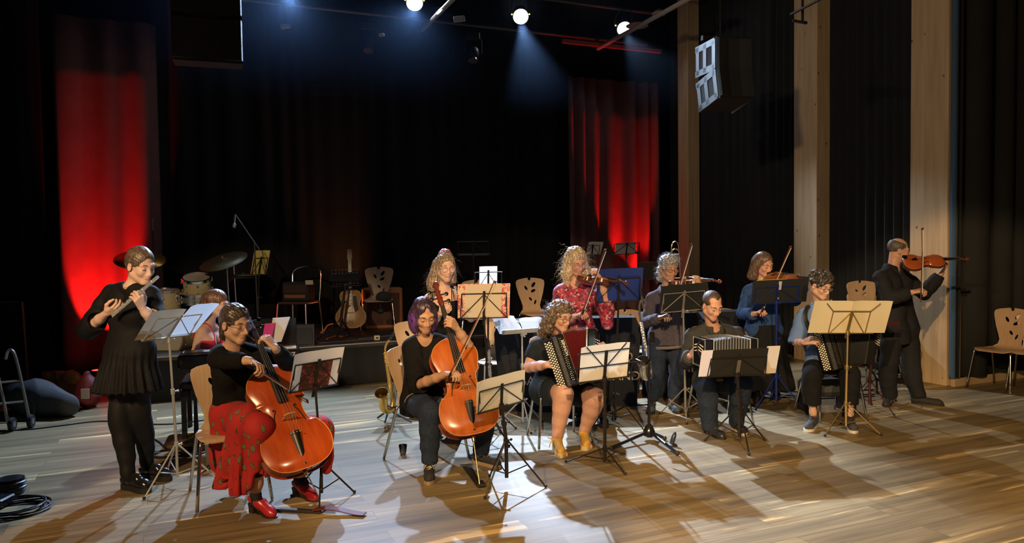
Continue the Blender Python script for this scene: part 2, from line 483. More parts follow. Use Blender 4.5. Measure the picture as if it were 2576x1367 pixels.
# ---------------------------------------------------------------- the hall
def floor_material():
    m = bpy.data.materials.new('oak_planks'); m.use_nodes = True; nt = m.node_tree; p = _principled(m); N = nt.nodes.new; K = nt.links.new
    tc = N('ShaderNodeTexCoord'); mp = N('ShaderNodeMapping'); K(tc.outputs['Object'], mp.inputs['Vector'])
    br = N('ShaderNodeTexBrick'); K(mp.outputs[0], br.inputs['Vector'])
    br.inputs['Scale'].default_value = 1.0; br.inputs['Brick Width'].default_value = 2.1; br.inputs['Row Height'].default_value = 0.19
    br.inputs['Mortar Size'].default_value = 0.0015; br.inputs['Mortar Smooth'].default_value = 0; br.offset = .37; br.inputs['Bias'].default_value = 0
    br.inputs['Color1'].default_value = (0, 0, 0, 1); br.inputs['Color2'].default_value = (1, 1, 1, 1); br.inputs['Mortar'].default_value = (.5, .5, .5, 1)
    # offset the grain per board
    ad = N('ShaderNodeVectorMath'); ad.operation = 'MULTIPLY_ADD'; K(br.outputs['Color'], ad.inputs[0]); ad.inputs[1].default_value = (7, 3, 0); K(mp.outputs[0], ad.inputs[2])
    m2 = N('ShaderNodeMapping'); m2.inputs['Scale'].default_value = (.5, 7, 1); K(ad.outputs[0], m2.inputs['Vector'])
    n1 = N('ShaderNodeTexNoise'); n1.inputs['Scale'].default_value = 1.3; n1.inputs['Detail'].default_value = 5; n1.inputs['Distortion'].default_value = .6; K(m2.outputs[0], n1.inputs['Vector'])
    m3 = N('ShaderNodeMapping'); m3.inputs['Scale'].default_value = (2.2, 55, 1); K(ad.outputs[0], m3.inputs['Vector'])
    n2 = N('ShaderNodeTexNoise'); n2.inputs['Scale'].default_value = 1.0; n2.inputs['Detail'].default_value = 3; K(m3.outputs[0], n2.inputs['Vector'])
    r1 = N('ShaderNodeValToRGB'); K(n1.outputs['Fac'], r1.inputs[0])
    e = r1.color_ramp.elements
    e[0].position = .25; e[0].color = (.140, .108, .062, 1); e[1].position = .78; e[1].color = (.66, .47, .20, 1)
    for pos, c in ((.44, (.21, .162, .088)), (.585, (.275, .212, .112)), (.63, (.33, .255, .13)), (.65, (.60, .43, .19))):
        x = e.new(pos); x.color = (*c, 1)
    mx = N('ShaderNodeMix'); mx.data_type = 'RGBA'; mx.blend_type = 'MULTIPLY'; mx.inputs['Factor'].default_value = .55
    r2 = N('ShaderNodeValToRGB'); K(n2.outputs['Fac'], r2.inputs[0]); r2.color_ramp.elements[0].position = .35; r2.color_ramp.elements[0].color = (.66, .64, .62, 1); r2.color_ramp.elements[1].position = .6; r2.color_ramp.elements[1].color = (1, 1, 1, 1)
    K(r1.outputs[0], mx.inputs['A']); K(r2.outputs[0], mx.inputs['B'])
    # board to board tone
    hv = N('ShaderNodeHueSaturation'); mr = N('ShaderNodeMapRange'); K(br.outputs['Color'], mr.inputs['Value']); mr.inputs['To Min'].default_value = .78; mr.inputs['To Max'].default_value = 1.2
    K(mr.outputs[0], hv.inputs['Value']); K(mx.outputs['Result'], hv.inputs['Color'])
    mj = N('ShaderNodeMix'); mj.data_type = 'RGBA'; K(br.outputs['Fac'], mj.inputs['Factor']); K(hv.outputs[0], mj.inputs['A']); mj.inputs['B'].default_value = (.10, .08, .06, 1)
    K(mj.outputs['Result'], p.inputs['Base Color'])
    p.inputs['Roughness'].default_value = .46; p.inputs['Specular IOR Level'].default_value = .24
    b = N('ShaderNodeBump'); b.inputs['Strength'].default_value = .12; b.inputs['Distance'].default_value = .004; K(n2.outputs['Fac'], b.inputs['Height']); K(b.outputs[0], p.inputs['Normal'])
    return m
fm = floor_material()
root = MB(); root.box((0, 0, -.05), (26, 26, .1))
o = root.obj('floor', fm, smooth=False); o.location = rm(-4, -2); o.rotation_euler = (0, 0, UA); tag(o, kind='structure')
blk = mat('black_paint', (.012, .012, .013), .8)
CEIL = 6.4
# ceiling, walls
o = MB().box((0, 0, 0), (26, 26, .1)).obj('ceiling', mat('ceiling_black', (.02, .019, .018), .8), smooth=False); o.location = rm(-4, -2, CEIL + .05); o.rotation_euler = (0, 0, UA); tag(o, kind='structure')
def wall(name, u, v, lu, lv, m):
    o = MB().box((0, 0, CEIL / 2), (lu, lv, CEIL)).obj(name, m, smooth=False); o.location = rm(u, v); o.rotation_euler = (0, 0, UA); tag(o, kind='structure'); return o
wallm = mat('wall_black', (.012, .013, .015), .9)
wall('wall_back', -4, 6.6, 22, .2, wallm)
wall('wall_right', 5.3, -2, .2, 18, wallm)
wall('wall_left', -13.2, -2, .2, 18, wallm)

def curtain(name, u0, v0, u1, v1, z0, z1, m, fold=.22, amp=.06, seed=1, label=None, taper=0.0):
    """hanging folded cloth from (u0,v0) to (u1,v1)"""
    r = random.Random(seed); a = rm(u0, v0); b = rm(u1, v1); d = (b - a); L = d.length; d.normalize(); nrm = Vector((d.y, -d.x, 0))
    n = max(8, int(L / fold * 8)); ph = []; x = 0
    P = []; nv = 7
    phs = [r.random() * 6 for _ in range(4)]
    for j in range(nv):
        z = z1 + (z0 - z1) * j / (nv - 1); q = j / (nv - 1)
        for i in range(n + 1):
            s_ = i / n * L
            w = s_ + .10 * math.sin(s_ * 2.3 + phs[0]) + .05 * math.sin(s_ * 5.1 + phs[1]) + .02 * math.sin(q * 3 + phs[2])
            f = math.sin(w / fold * 2 * math.pi); f = math.copysign(abs(f) ** .7, f)
            am = amp * (.75 + .35 * math.sin(s_ * 3.1 + phs[3])) * (.8 + .3 * q)
            P.append(a + d * (s_ * (1 - taper * (1 - q)) + taper * (1 - q) * L / 2) + nrm * (f * am) + Vector((0, 0, z)))
    mb = MB(); mb.grid(P, n + 1, nv, .012)
    o = mb.obj(name, m, smooth=True)
    tag(o, label, 'curtain', kind=None)
    return o
velvet = mat('black_velvet', (.0042, .0052, .0070), .95, noise=.2, nscale=3)
navy = mat('dark_velvet', (.010, .013, .020), .9, noise=.2, nscale=3)
redv = mat('stage_velvet', (.022, .019, .019), .9, noise=.15, nscale=4, bump=.1, bscale=120)
navyb = mat('blue_velvet', (.012, .02, .035), .85)
VB = 5.7
curtain('backdrop_curtain', -8.2, VB, -1.95, VB, .02, 6.0, velvet, .3, .05, 3, 'wide black backdrop curtain hanging behind the stage')
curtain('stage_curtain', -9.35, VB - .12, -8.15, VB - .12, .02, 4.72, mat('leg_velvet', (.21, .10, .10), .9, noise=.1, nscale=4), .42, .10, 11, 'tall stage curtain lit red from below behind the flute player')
curtain('stage_curtain', -1.86, VB - .12, -.05, VB - .12, .3, 4.5, MATS['leg_velvet'], .27, .13, 21, 'tall folded stage curtain lit red beside the blonde violinist')
curtain('masking_curtain', -10.1, 3.9, -10.1, -2.6, .02, 6.0, velvet, .3, .05, 4, 'black masking curtain along the left side of the floor')
curtain('masking_curtain', -12.5, VB - .1, -9.5, VB - .1, .02, 6.0, velvet, .3, .05, 44, 'black curtain at the far left beside the red lit one')
curtain('wall_curtain', .25, .5, .25, 1.9, .03, 6.1, navy, .16, .05, 5, 'dark blue curtain hanging between the two right timber columns')
curtain('wall_curtain', .25, 2.35, .25, VB - .1, .03, 6.1, navy, .2, .05, 6, 'dark curtain left of the middle timber column')
MB().tube([rm(.035, -.045, .1), rm(.035, -.045, 2.5), rm(.04, -.05, 6.1)], .034, 10).obj('curtain_edge', mat('edge_cloth_lit_blue', (.05, .11, .22), .85))  # curtain edge caught by the backlight, its cool light put into the colour
tag(bpy.context.scene.objects['curtain_edge'], 'narrow curtain edge painted as backlit blue, rolled along the nearest timber column', 'curtain')
curtain('wall_curtain', .09, -.04, 4.9, -.04, .09, 6.1, mat('charcoal_velvet', (.016, .018, .019), .9, noise=.2, nscale=3), .34, .07, 7, 'charcoal curtain hanging right of the nearest timber column')

def timber():
    m = bpy.data.materials.new('spruce'); m.use_nodes = True; nt = m.node_tree; p = _principled(m); N = nt.nodes.new; K = nt.links.new
    tc = N('ShaderNodeTexCoord'); mp = N('ShaderNodeMapping'); mp.inputs['Scale'].default_value = (9, 9, .55); K(tc.outputs['Object'], mp.inputs['Vector'])
    n = N('ShaderNodeTexNoise'); n.inputs['Scale'].default_value = 2.2; n.inputs['Detail'].default_value = 5; K(mp.outputs[0], n.inputs['Vector'])
    r = N('ShaderNodeValToRGB'); K(n.outputs['Fac'], r.inputs[0]); r.color_ramp.elements[0].color = (.50, .36, .21, 1); r.color_ramp.elements[0].position = .3; r.color_ramp.elements[1].color = (.66, .50, .32, 1); r.color_ramp.elements[1].position = .7
    v = N('ShaderNodeTexVoronoi'); v.inputs['Scale'].default_value = 4.5; mv = N('ShaderNodeMapping'); mv.inputs['Scale'].default_value = (1.2, 1.2, .8); K(tc.outputs['Object'], mv.inputs['Vector']); K(mv.outputs[0], v.inputs['Vector'])
    q = N('ShaderNodeValToRGB'); K(v.outputs['Distance'], q.inputs[0]); q.color_ramp.elements[0].position = .05; q.color_ramp.elements[0].color = (1, 1, 1, 1); q.color_ramp.elements[1].position = .09; q.color_ramp.elements[1].color = (0, 0, 0, 1)
    mx = N('ShaderNodeMix'); mx.data_type = 'RGBA'; K(q.outputs[0], mx.inputs['Factor']); K(r.outputs[0], mx.inputs['A']); mx.inputs['B'].default_value = (.2, .1, .05, 1)
    K(mx.outputs['Result'], p.inputs['Base Color']); p.inputs['Roughness'].default_value = .65
    return m
tm = timber()
def column(v0, v1, z0, depth, label, name='timber_column'):
    o = MB().box((0, 0, (CEIL - z0) / 2), (depth, v1 - v0, CEIL - z0), bev=.006).obj(name, tm, smooth=False)
    o.location = rm(depth / 2, (v0 + v1) / 2, z0); o.rotation_euler = (0, 0, UA); tag(o, label, 'column'); return o
column(0, .48, 0, .24, 'pale knotty timber column nearest, behind the man in the suit')
column(1.905, 2.325, 0, .24, 'pale timber column in the middle of the right wall')
column(4.72, 5.0, 0, .24, 'narrow shaded timber column farthest back beside the red curtain')
o = MB().box((0, 0, .045), (5.0, .05, .09), bev=.005).obj('baseboard_right', mat('baseboard_wood', (.5, .36, .2), .6), smooth=False); o.location = rm(2.52, -.06); o.rotation_euler = (0, 0, UA); tag(o, kind='structure')

# stage platform with skirt
STZ = .5
P0 = at(870, 865, 9.2); sv = (P0 - CR).dot(V); su = (P0 - CR).dot(U)
S_L = su - 2.35
deckm = mat('stage_deck', (.035, .028, .024), .5, noise=.4, nscale=6, stretch=(1, 6, 1))
st = empty('stage_platform', rm((S_L - .1) / 2, (sv + VB) / 2), UA)
tag(st, 'low black stage platform with black skirt behind the musicians', 'stage')
L_ = -.1 - S_L; D_ = VB - .3 - sv
MB().box((0, -.15, STZ - .03), (L_, D_, .06), bev=.004).obj('deck', deckm, st)
MB().box((0, -.15 - D_ / 2 - .004, STZ - .012), (L_, .012, .014)).obj('edge_strip', mat('alu_strip', (.6, .6, .58), .35, 1.0), st)
P = []; nn = 260
for j in range(3):
    for i in range(nn):
        x = -L_ / 2 + L_ * i / (nn - 1); P.append((x, -.15 - D_ / 2 + .02 + .006 * math.sin(i * .9) - .1 * (j / 2) ** 2, STZ - .03 - (STZ - .035) * j / 2))
MB().grid(P, nn, 3, .008).obj('skirt', mat('skirt_cloth', (.010, .012, .016), .9), st, smooth=True)
MB().grid([(-L_ / 2 + .02 , -.15 - D_ / 2 + .02 + D_ * i / 9, z) for z in (.005, STZ - .03) for i in range(9)], 9, 2, .01).obj('side_skirt', MATS['skirt_cloth'], st)
# lower riser in front of the stage centre
rp = at(1290, 905, 9.05); ru, rv = (rp - CR).dot(U), (rp - CR).dot(V)
ri = empty('riser_platform', rm(ru + .1, rv + .38), UA); tag(ri, 'small black riser in front of the stage holding empty chairs', 'riser')
MB().box((0, 0, .33), (1.9, .95, .04), bev=.003).obj('deck', deckm, ri)
MB().box((0, 0, .155), (1.86, .91, .31)).obj('skirt', MATS['skirt_cloth'], ri)

# ceiling battens and tracks (run along U)
def bar_u(name, u0, u1, v, z, r, m, label, cat, sq=False):
    o = MB()
    if sq: o.box((0, 0, 0), (u1 - u0, r * 2, r * 2))
    else: o.tube([(-(u1 - u0) / 2, 0, 0), ((u1 - u0) / 2, 0, 0)], r, 10)
    o = o.obj(name, m); o.location = rm((u0 + u1) / 2, v, z); o.rotation_euler = (0, 0, UA); tag(o, label, cat, 'lighting bars under the ceiling'); return o
pipe = mat('pipe_dark', (.16, .16, .17), .4, .4)
lv = (LAMPS[2] - CR).dot(V)
bar_u('lighting_bar', -10.2, -.3, lv, LAMP_H + .32, .028, pipe, 'dark lighting bar carrying the four bright spotlights', 'lighting bar')
bar_u('lighting_bar', -10.2, -.3, lv - .9, LAMP_H + .42, .024, pipe, 'dark ceiling bar nearer than the bright spotlights', 'lighting bar')
bar_u('lighting_bar', -10.2, -.3, lv + .55, LAMP_H - .05, .024, pipe, 'dark ceiling bar behind the bright spotlights', 'lighting bar')
bar_u('curtain_track', -9.6, -7.7, VB - .35, 5.28, .02, mat('track_red', (.35, .1, .09), .5), 'curtain track above the left red curtain', 'track', True)
bar_u('curtain_track', -2.05, -.1, VB - .35, 5.02, .03, MATS['track_red'], 'curtain track above the right red curtain', 'track', True)
# ---------------------------------------------------------------- people
def lerp(a, b, t): return a + (b - a) * t
def face_dir(yaw, pitch=0.0):
    """yaw 0 looks at the camera, 90 to the right of the photo; pitch down positive"""
    y, p = math.radians(yaw), math.radians(pitch)
    return Vector((math.sin(y) * math.cos(p), -math.cos(y) * math.cos(p), -math.sin(p)))
def skin_mat(name, c):
    return mat(name, c, .5, noise=.06, nscale=30, spec=.35)
LIP = lambda: mat('lips', (.47, .19, .15), .45)
class Fig:
    def __init__(s, label, J, Y, female=True, build=1.0, skin='skin_fair', hs=1.08, yaw=0, pitch=0, roll=0, name='person'):
        s.p = {k: at(v[0], v[1], Y + (v[2] if len(v) > 2 else 0)) for k, v in J.items()}
        s.female, s.b, s.hs = female, build, hs * .945
        g = (s.p['anR'] + s.p['anL']) / 2
        s.root = empty(name, (g.x, g.y, 0)); tag(s.root, label, 'person')
        s.skin = MATS[skin]
        f = face_dir(yaw, pitch); u = Vector((0, 0, 1)); x = f.cross(u); x = -x; x.normalize()   # person's left
        x = u.cross(f).normalized(); u = f.cross(x).normalized()
        R = Matrix.Rotation(math.radians(roll), 3, f)
        s.hx, s.hf, s.hu = R @ x, f, R @ u
        s.hc = s.p['head']
        p = s.p
        s.pel = (p['hipR'] + p['hipL']) / 2
        s.up = (p['neck'] - s.pel).normalized()
        s.lf = (p['shL'] - p['shR']).normalized()
        s.fw = s.lf.cross(s.up).normalized()
        s.S = SDF(); s.fine = []
    def h(s, x, y, z): return s.hc + (s.hx * x + s.hf * y + s.hu * z) * s.hs
    @property
    def HM(s): return [tuple(s.hx), tuple(s.hf), tuple(s.hu)]
    def hl(s, v):
        """world verts -> head coordinates"""
        d = (v - np.array(s.hc)) / s.hs
        return np.stack([d @ np.array(s.hx), d @ np.array(s.hf), d @ np.array(s.hu)], 1)
    def torso(s, S, e=0.0, hipe=None, k=.035):
        p, b = s.p, s.b; hipe = e if hipe is None else hipe
        nk = p['neck']; fem = s.female
        mid = lerp(nk, s.pel, .56)
        S.cone(nk - s.up * .01, lerp(nk, p['shR'], .62), .045 + e, .045 + e, k); S.cone(nk - s.up * .01, lerp(nk, p['shL'], .62), .045 + e, .045 + e, k)
        for sd, sh, hip in ((-1, p['shR'], p['hipR']), (1, p['shL'], p['hipL'])):
            ct = lerp(nk, sh, .52) - s.up * .10
            cm = lerp(ct, mid, .5) + s.lf * sd * .006
            w = mid + s.lf * sd * (.05 * b)
            S.cone(sh - s.up * .015, ct, .05 * b + e, (.088 if fem else .1) * b + e, k)
            S.cone(ct, w, (.088 if fem else .1) * b + e, (.078 if fem else .09) * b + e, k)
            hp = lerp(s.pel, hip, .85)
            S.cone(w, hp + s.up * .03, (.078 if fem else .09) * b + e, (.102 if fem else .1) * b + hipe, k)
        if fem:
            for sd in (-1, 1):
                S.ell(nk - s.up * .19 + s.lf * sd * .068 + s.fw * (.066 * b), (.062 + e, .05 + e, .068 + e), k=.05)
    def arm_pts(s, sd): return [s.p['sh' + sd], s.p['el' + sd], s.p['wr' + sd]]
    def arm_prims(s, S, sd, t0, t1, e=0.0, e1=None, k=.02):
        """arm between parameters 0 shoulder, 1 elbow, 2 wrist"""
        A = s.arm_pts(sd); b = s.b; e1 = e if e1 is None else e1
        rr = lambda t: (.050, .046, .041, .036, .038, .034, .025)[min(6, int(round(t * 3)))] * (b * .5 + .5) * (1 if s.female else 1.1)
        P = lambda t: lerp(A[0], A[1], t) if t <= 1 else lerp(A[1], A[2], t - 1)
        ts = [t0] + [i / 3 for i in range(1, 6) if t0 < i / 3 < t1] + [t1]
        for a, c in zip(ts, ts[1:]):
            ea, ec = e + (e1 - e) * (a - t0) / (t1 - t0), e + (e1 - e) * (c - t0) / (t1 - t0)
            S.cone(P(a), P(c), rr(a) + ea, rr(c) + ec, k)
        return P
    def leg_prims(s, S, sd, t0, t1, e=0.0, e1=None, k=.04):
        b = s.b; A = [s.p['hip' + sd], s.p['kn' + sd], s.p['an' + sd]]; e1 = e if e1 is None else e1
        P = lambda t: lerp(A[0], A[1], t) if t <= 1 else lerp(A[1], A[2], t - 1)
        tab = [(0, .088), (.5, .073), (.85, .056), (1, .053), (1.15, .052), (1.35, .0535), (1.6, .043), (1.85, .032), (2, .03)]
        rr = lambda t: float(np.interp(t, [q[0] for q in tab], [q[1] for q in tab])) * b
        ts = [t0] + [q[0] for q in tab if t0 < q[0] < t1] + [t1]
        calf = -s.fw * .012
        for a, c in zip(ts, ts[1:]):
            ea, ec = e + (e1 - e) * (a - t0) / (t1 - t0), e + (e1 - e) * (c - t0) / (t1 - t0)
            S.cone(P(a) + (calf if 1.1 < a < 1.7 else calf * 0), P(c) + (calf if 1.1 < c < 1.7 else calf * 0), rr(a) + ea, rr(c) + ec, k)
        return P
    def head(s, jaw=1.0, nose=1.0, chin=1.0):
        S, h, hs = s.S, s.h, s.hs; M = s.HM; fem = s.female
        E = lambda c, r, k=.02, op='+': S.ell(h(*c), tuple(x * hs for x in r), M, k, op)
        C = lambda a, b, ra, rb, k=.015, op='+': S.cone(h(*a), h(*b), ra * hs, rb * hs, k, op)
        E((0, -.012, .035), (.072, .092, .082))
        E((0, .028, -.03), (.054 * jaw, .062, .082), .03)
        C((-.041 * jaw, .0, -.056), (-.010, .07, -.098), .025, .017, .02); C((.041 * jaw, .0, -.056), (.010, .07, -.098), .025, .017, .02)
        E((0, .074, -.097), (.02 * chin, .017, .017), .02)
        C((-.034, .064, -.03), (-.034, .066, -.026), .022, .022, .02); C((.034, .064, -.03), (.034, .066, -.026), .022, .022, .02)
        C((-.04, .074, .022), (.0, .086, .018), .011, .010, .02); C((.04, .074, .022), (.0, .086, .018), .011, .010, .02)
        for sd in (-1, 1):
            E((sd * .031, .096, .0), (.017, .014, .012), .012, '-')
            E((sd * .031, .075, -.001), (.0155, .0135, .0125), .006)
            E((sd * .074, -.004, -.012), (.0085, .019, .029), .006); E((sd * .081, .002, -.010), (.006, .009, .017), .006, '-')
            C((sd * .010, .094, -.038), (sd * .011, .094, -.038), .0070 * nose, .0070 * nose, .006)
        C((0, .088, .008), (0, .108 * nose + (.0), -.033), .0070, .0092 * nose, .012)
        C((0, .085, -.05), (0, .086, -.075), .02, .018, .02)
        C((-.020, .088, -.0690), (0, .0975, -.0635), .0030, .0046, .003); C((.020, .088, -.0690), (0, .0975, -.0635), .0030, .0046, .003)
        C((-.017, .088, -.0712), (0, .0965, -.0725), .0030, .0050, .003); C((.017, .088, -.0712), (0, .0965, -.0725), .0030, .0050, .003)
        # neck
        S.cone(s.p['neck'] - s.up * .03, h(0, -.022, -.06), (.052 if fem else .060) * (s.b * .5 + .5), (.048 if fem else .056) * hs / 1.05, .03)
        lo = [min(h(a, b, c)[i] for a in (-.1, .1) for b in (-.12, .13) for c in (-.135, .13)) for i in range(3)]
        hi = [max(h(a, b, c)[i] for a in (-.1, .1) for b in (-.12, .13) for c in (-.135, .13)) for i in range(3)]
        s.fine.append((lo, hi, .0034))
    def hand(s, sd, tip, pn, curl=(.5, .5, .5, .5), thumb=.4, spread=.5, size=1.0, fist=False):
        """hand at wrist pointing to tip, palm normal pn"""
        w = s.p['wr' + sd]; d = (Vector(tip) - w).normalized(); n = Vector(pn); n = (n - d * n.dot(d)).normalized()
        x = d.cross(n) * (1 if sd == 'R' else -1); S = s.S; z = size * (1.0 if s.female else 1.1)
        if isinstance(curl, (int, float)): curl = (curl,) * 4
        kn = []
        for i, (ox, ln) in enumerate(((.027, .085), (.009, .088), (-.009, .084), (-.026, .076))):
            q = w + (d * ln + x * ox) * z; kn.append(q)
            S.cone(w + (d * .012 + x * ox * .45) * z, q, .0155 * z, .0115 * z, .008)
        S.cone(w + d * .03 * z + x * .02 * z + n * .006, w + d * .06 * z + x * .016 * z + n * .004, .014 * z, .012 * z, .008)
        pts = [w]
        for i, (q, L) in enumerate(zip(kn, (.07, .078, .072, .058))):
            a = 0; p_ = q; c = curl[i]; f = (.48, .30, .24); side = x * ((1.5 - i) * .10 * spread)
            for j in range(3):
                a += c * (.95, 1.1, .7)[j]
                dd = (d * math.cos(a) + n * math.sin(a) + side).normalized()
                q2 = p_ + dd * (L * f[j] * z)
                S.cone(p_, q2, (.0098, .0088, .0080)[j] * z, (.0088, .0080, .0070)[j] * z, .003)
                p_ = q2
            pts.append(p_)
        t0 = w + (d * .022 + x * .022) * z
        t1 = t0 + (d * .55 + x * .62 + n * (.2 + thumb * .5)).normalized() * .042 * z
        t2 = t1 + (d * .85 + x * (.45 - thumb * .7) + n * (.15 + thumb * .7)).normalized() * .032 * z
        t3 = t2 + (d * .9 + x * (.3 - thumb * .9) + n * (.1 + thumb * .7)).normalized() * .026 * z
        S.chain([t0, t1, t2, t3], [.0155 * z, .0125 * z, .0105 * z, .0085 * z], .005)
        pts += [t3] + kn
        lo = [min(q[i] for q in pts) - .028 for i in range(3)]; hi = [max(q[i] for q in pts) + .028 for i in range(3)]
        s.fine.append((lo, hi, .0030))
        s.grip = dict(getattr(s, 'grip', {})); s.grip[sd] = (w + d * .09 * z + n * .02, d, n, x)
        return kn
    def finish(s, bare=()):
        """body mesh; bare: extra (lo, hi, h) boxes for visible skin"""
        boxes = s.fine + list(bare)
        V, F, n = [], [], 0
        v, f = s.S.mesh(.0095)
        c = v[f].mean(1); keep = np.ones(len(f), bool)
        for lo, hi, h in boxes: keep &= ~np.all((c > A3(lo) + .006) & (c < A3(hi) - .006), axis=1)
        V.append(v); F.append(f[keep]); n = len(v)
        for bi, (lo, hi, h) in enumerate(boxes):
            v, f = s.S.mesh(h, lo, hi)
            if len(v) == 0: continue
            c = v[f].mean(1); keep = np.ones(len(f), bool)
            for lo2, hi2, h2 in boxes[:bi]: keep &= ~np.all((c > A3(lo2) + h2) & (c < A3(hi2) - h2), axis=1)
            f = f[keep]
            V.append(v); F.append(f + n); n += len(v)
        V = np.concatenate(V); F = np.concatenate(F)
        cc = s.hl(V[F].mean(1))
        lip = (np.abs(cc[:, 2] + .068) < .0078 * np.sqrt(np.maximum(0, 1 - (cc[:, 0] / .0215) ** 2))) & (cc[:, 1] > .084) & (np.abs(cc[:, 1]) < .12)
        s.bodyobj = mesh_obj('body', V, F, [s.skin, LIP()], s.root, True, lip.astype(int), world=True)
    def cloth(s, name, S, m, h=.007, amp=.004, freq=3.5, seed=1, stretch=None, fn=None, lo=None, hi=None):
        v, f = S.mesh(h, lo, hi)
        if amp: v = crease(v, f, seed, amp, freq, stretch)
        if fn is not None: v = fn(v, f)
        return mesh_obj(name, v, f, m, s.root, True, world=True)
    def top(s, m, name='top', e=.012, slR=1.9, slL=1.9, cuff=0.006, hem=.12, vneck=None, collar_r=.066, armhole=None, amp=.005, freq=3.2, seed=1, hipe=None, loose=0.0, h=.007, fn=None, boat=0.0):
        S = SDF(); p = s.p
        s.torso(S, e + loose * .5, (e if hipe is None else hipe))
        lowp = s.pel - s.up * (hem - .02)
        S.cone(s.pel + s.lf * .07, lowp + s.lf * .07, .1 * s.b + e, .1 * s.b + e, .03); S.cone(s.pel - s.lf * .07, lowp - s.lf * .07, .1 * s.b + e, .1 * s.b + e, .03)
        for sd, t in (('R', slR), ('L', slL)):
            if t <= 0: continue
            P = s.arm_prims(S, sd, 0, t, e, e + cuff)
            e2 = P(t); d2 = (e2 - P(t - .12)).normalized()
            S.cyl(e2, d2, .062, .16)
            A = s.arm_pts(sd)
        S.cyl(s.pel - s.up * hem, -s.up, .4, .35)
        nk = p['neck']
        S.cone(nk + s.up * .02 - s.up * .015, nk + s.up * .14, collar_r, collar_r, .01, '-')
        if vneck:
            S.cone(nk + s.fw * .075 + s.up * .03, nk + s.fw * .115 - s.up * vneck, collar_r, .016, .01, '-')
        if boat:
            S.cone(nk + s.up * .045 + s.fw * .05 + s.lf * boat, nk + s.up * .045 + s.fw * .05 - s.lf * boat, .06, .06, .01, '-')
        return s.cloth(name, S, m, h, amp, freq, seed, fn=fn)
    def trousers(s, m, name='trousers', e=.014, e1=.03, t1=1.93, waist=.06, amp=.006, freq=3, seed=3, h=.0085):
        S = SDF(); top = s.pel + s.up * waist
        for sd in ('R', 'L'):
            P = s.leg_prims(S, sd, 0, t1, e + .002, e1, k=.045)
            e2 = P(t1); d2 = (e2 - P(t1 - .1)).normalized(); S.cyl(e2, d2, .12, .14)
            hp = lerp(s.pel, s.p['hip' + sd], .85)
            S.cone(hp, hp + s.up * (waist - .02), .104 * s.b + e, .09 * s.b + e, .03)
        seated = (s.p['knR'] - s.p['hipR']).normalized().dot(s.up) > -.75
        S.cyl(top - s.fw * (.05 if seated else 0), s.up, .185 if seated else .4, .3)
        return s.cloth(name, S, m, h, amp, freq, seed)
    def eyes(s, closed=True, brow='brow_dark', lashes=True):
        RM = Matrix((s.hx, s.hf, s.hu)).transposed()
        for sd in (-1, 1):
            B = MB()
            if closed:
                B.tube([s.h(sd * .017, .0862, -.0065), s.h(sd * .025, .0895, -.0085), s.h(sd * .034, .0895, -.0090), s.h(sd * .045, .0832, -.0085)], [.0009, .0017, .0018, .0009], 5)
            else:
                e = MB().sph(s.h(sd * .031, .0765, -.002), .0128 * s.hs, 12, (1, 1, .75), RM).obj('eye', mat('eye_white', (.75, .72, .70), .25), s.bodyobj, world=True)
                MB().sph(s.h(sd * .0305 + .0008, .0852, -.003), .0062 * s.hs, 10, (1, .5, 1), RM).obj('iris', mat('iris', (.05, .035, .03), .15), s.bodyobj, world=True)
                B.tube([s.h(sd * .017, .085, .001), s.h(sd * .025, .0905, .006), s.h(sd * .035, .090, .006), s.h(sd * .0455, .083, .001)], [.001, .0019, .002, .001], 5)
            B.obj('eyelash', mat('lash', (.03, .02, .018), .6), s.bodyobj, world=True)
            MB().tube([s.h(sd * .014, .0955, .0225), s.h(sd * .026, .096, .0265), s.h(sd * .040, .0885, .0255), s.h(sd * .0495, .077, .019)], [.0014, .0024, .0020, .0008], 6).obj('eyebrow', MATS[brow], s.bodyobj, world=True)
    def glasses(s, m, r=.019, z=-.004, thick=.0013, name='glasses', squash=.8):
        B = MB(); y = .1035
        for sd in (-1, 1):
            c = [s.h(sd * .033 + math.cos(a) * r, y - abs(sd * .033 + math.cos(a) * r) * .10, z + math.sin(a) * r * squash) for a in [2 * math.pi * i / 16 for i in range(16)]]
            B.tube(c, thick * s.hs, 5, closed=True)
            B.tube([s.h(sd * (.033 + r), y - .006, z + .006), s.h(sd * .07, .06, z + .008), s.h(sd * .077, .0, z + .006), s.h(sd * .078, -.02, z - .006)], thick * s.hs, 5)
        B.tube([s.h(-.014, y, z + .005), s.h(0, y + .004, z + .008), s.h(.014, y, z + .005)], thick * s.hs, 5)
        o = B.obj(name, m, s.root, world=True)
        for sd in (-1, 1):
            G = MB()
            G._add([s.h(sd * .033 + math.cos(a) * r * .97, y - abs(sd * .033) * .10, z + math.sin(a) * r * squash * .97) for a in [2 * math.pi * i / 14 for i in range(14)]], [tuple(range(14))])
            G.obj('lens', mat('lens_glass', (.9, .92, .95), .02, alpha=.12, spec=.8), o, world=True)
    def hair(s, m, extra=None, cuts=None, mode='down', amp=.004, freq=60, hairline=.0, vol=0.0, name='hair', h=.0042, curl=0.0, sides=True, low=None, seed=4):
        S = SDF(); hs = s.hs; M = s.HM; hh = s.h
        E = lambda c, r, k=.02, op='+': S.ell(hh(*c), tuple(x * hs for x in r), M, k, op)
        C = lambda a, b, ra, rb, k=.02, op='+': S.cone(hh(*a), hh(*b), ra * hs, rb * hs, k, op)
        E((0, -.014, .037), (.079 + vol, .100 + vol, .090 + vol))
        if extra: extra(E, C)
        E((0, .112, -.022 + hairline), (.066, .068, .088), .012, '-')
        C((0, .10, -.09), (0, .2, -.1), .075, .09, .01, '-')
        if sides:
            for sd in (-1, 1): E((sd * .095, .026, -.050), (.045, .052, .058), .012, '-')
        if cuts: cuts(E, C)
        v, f = S.mesh(h)
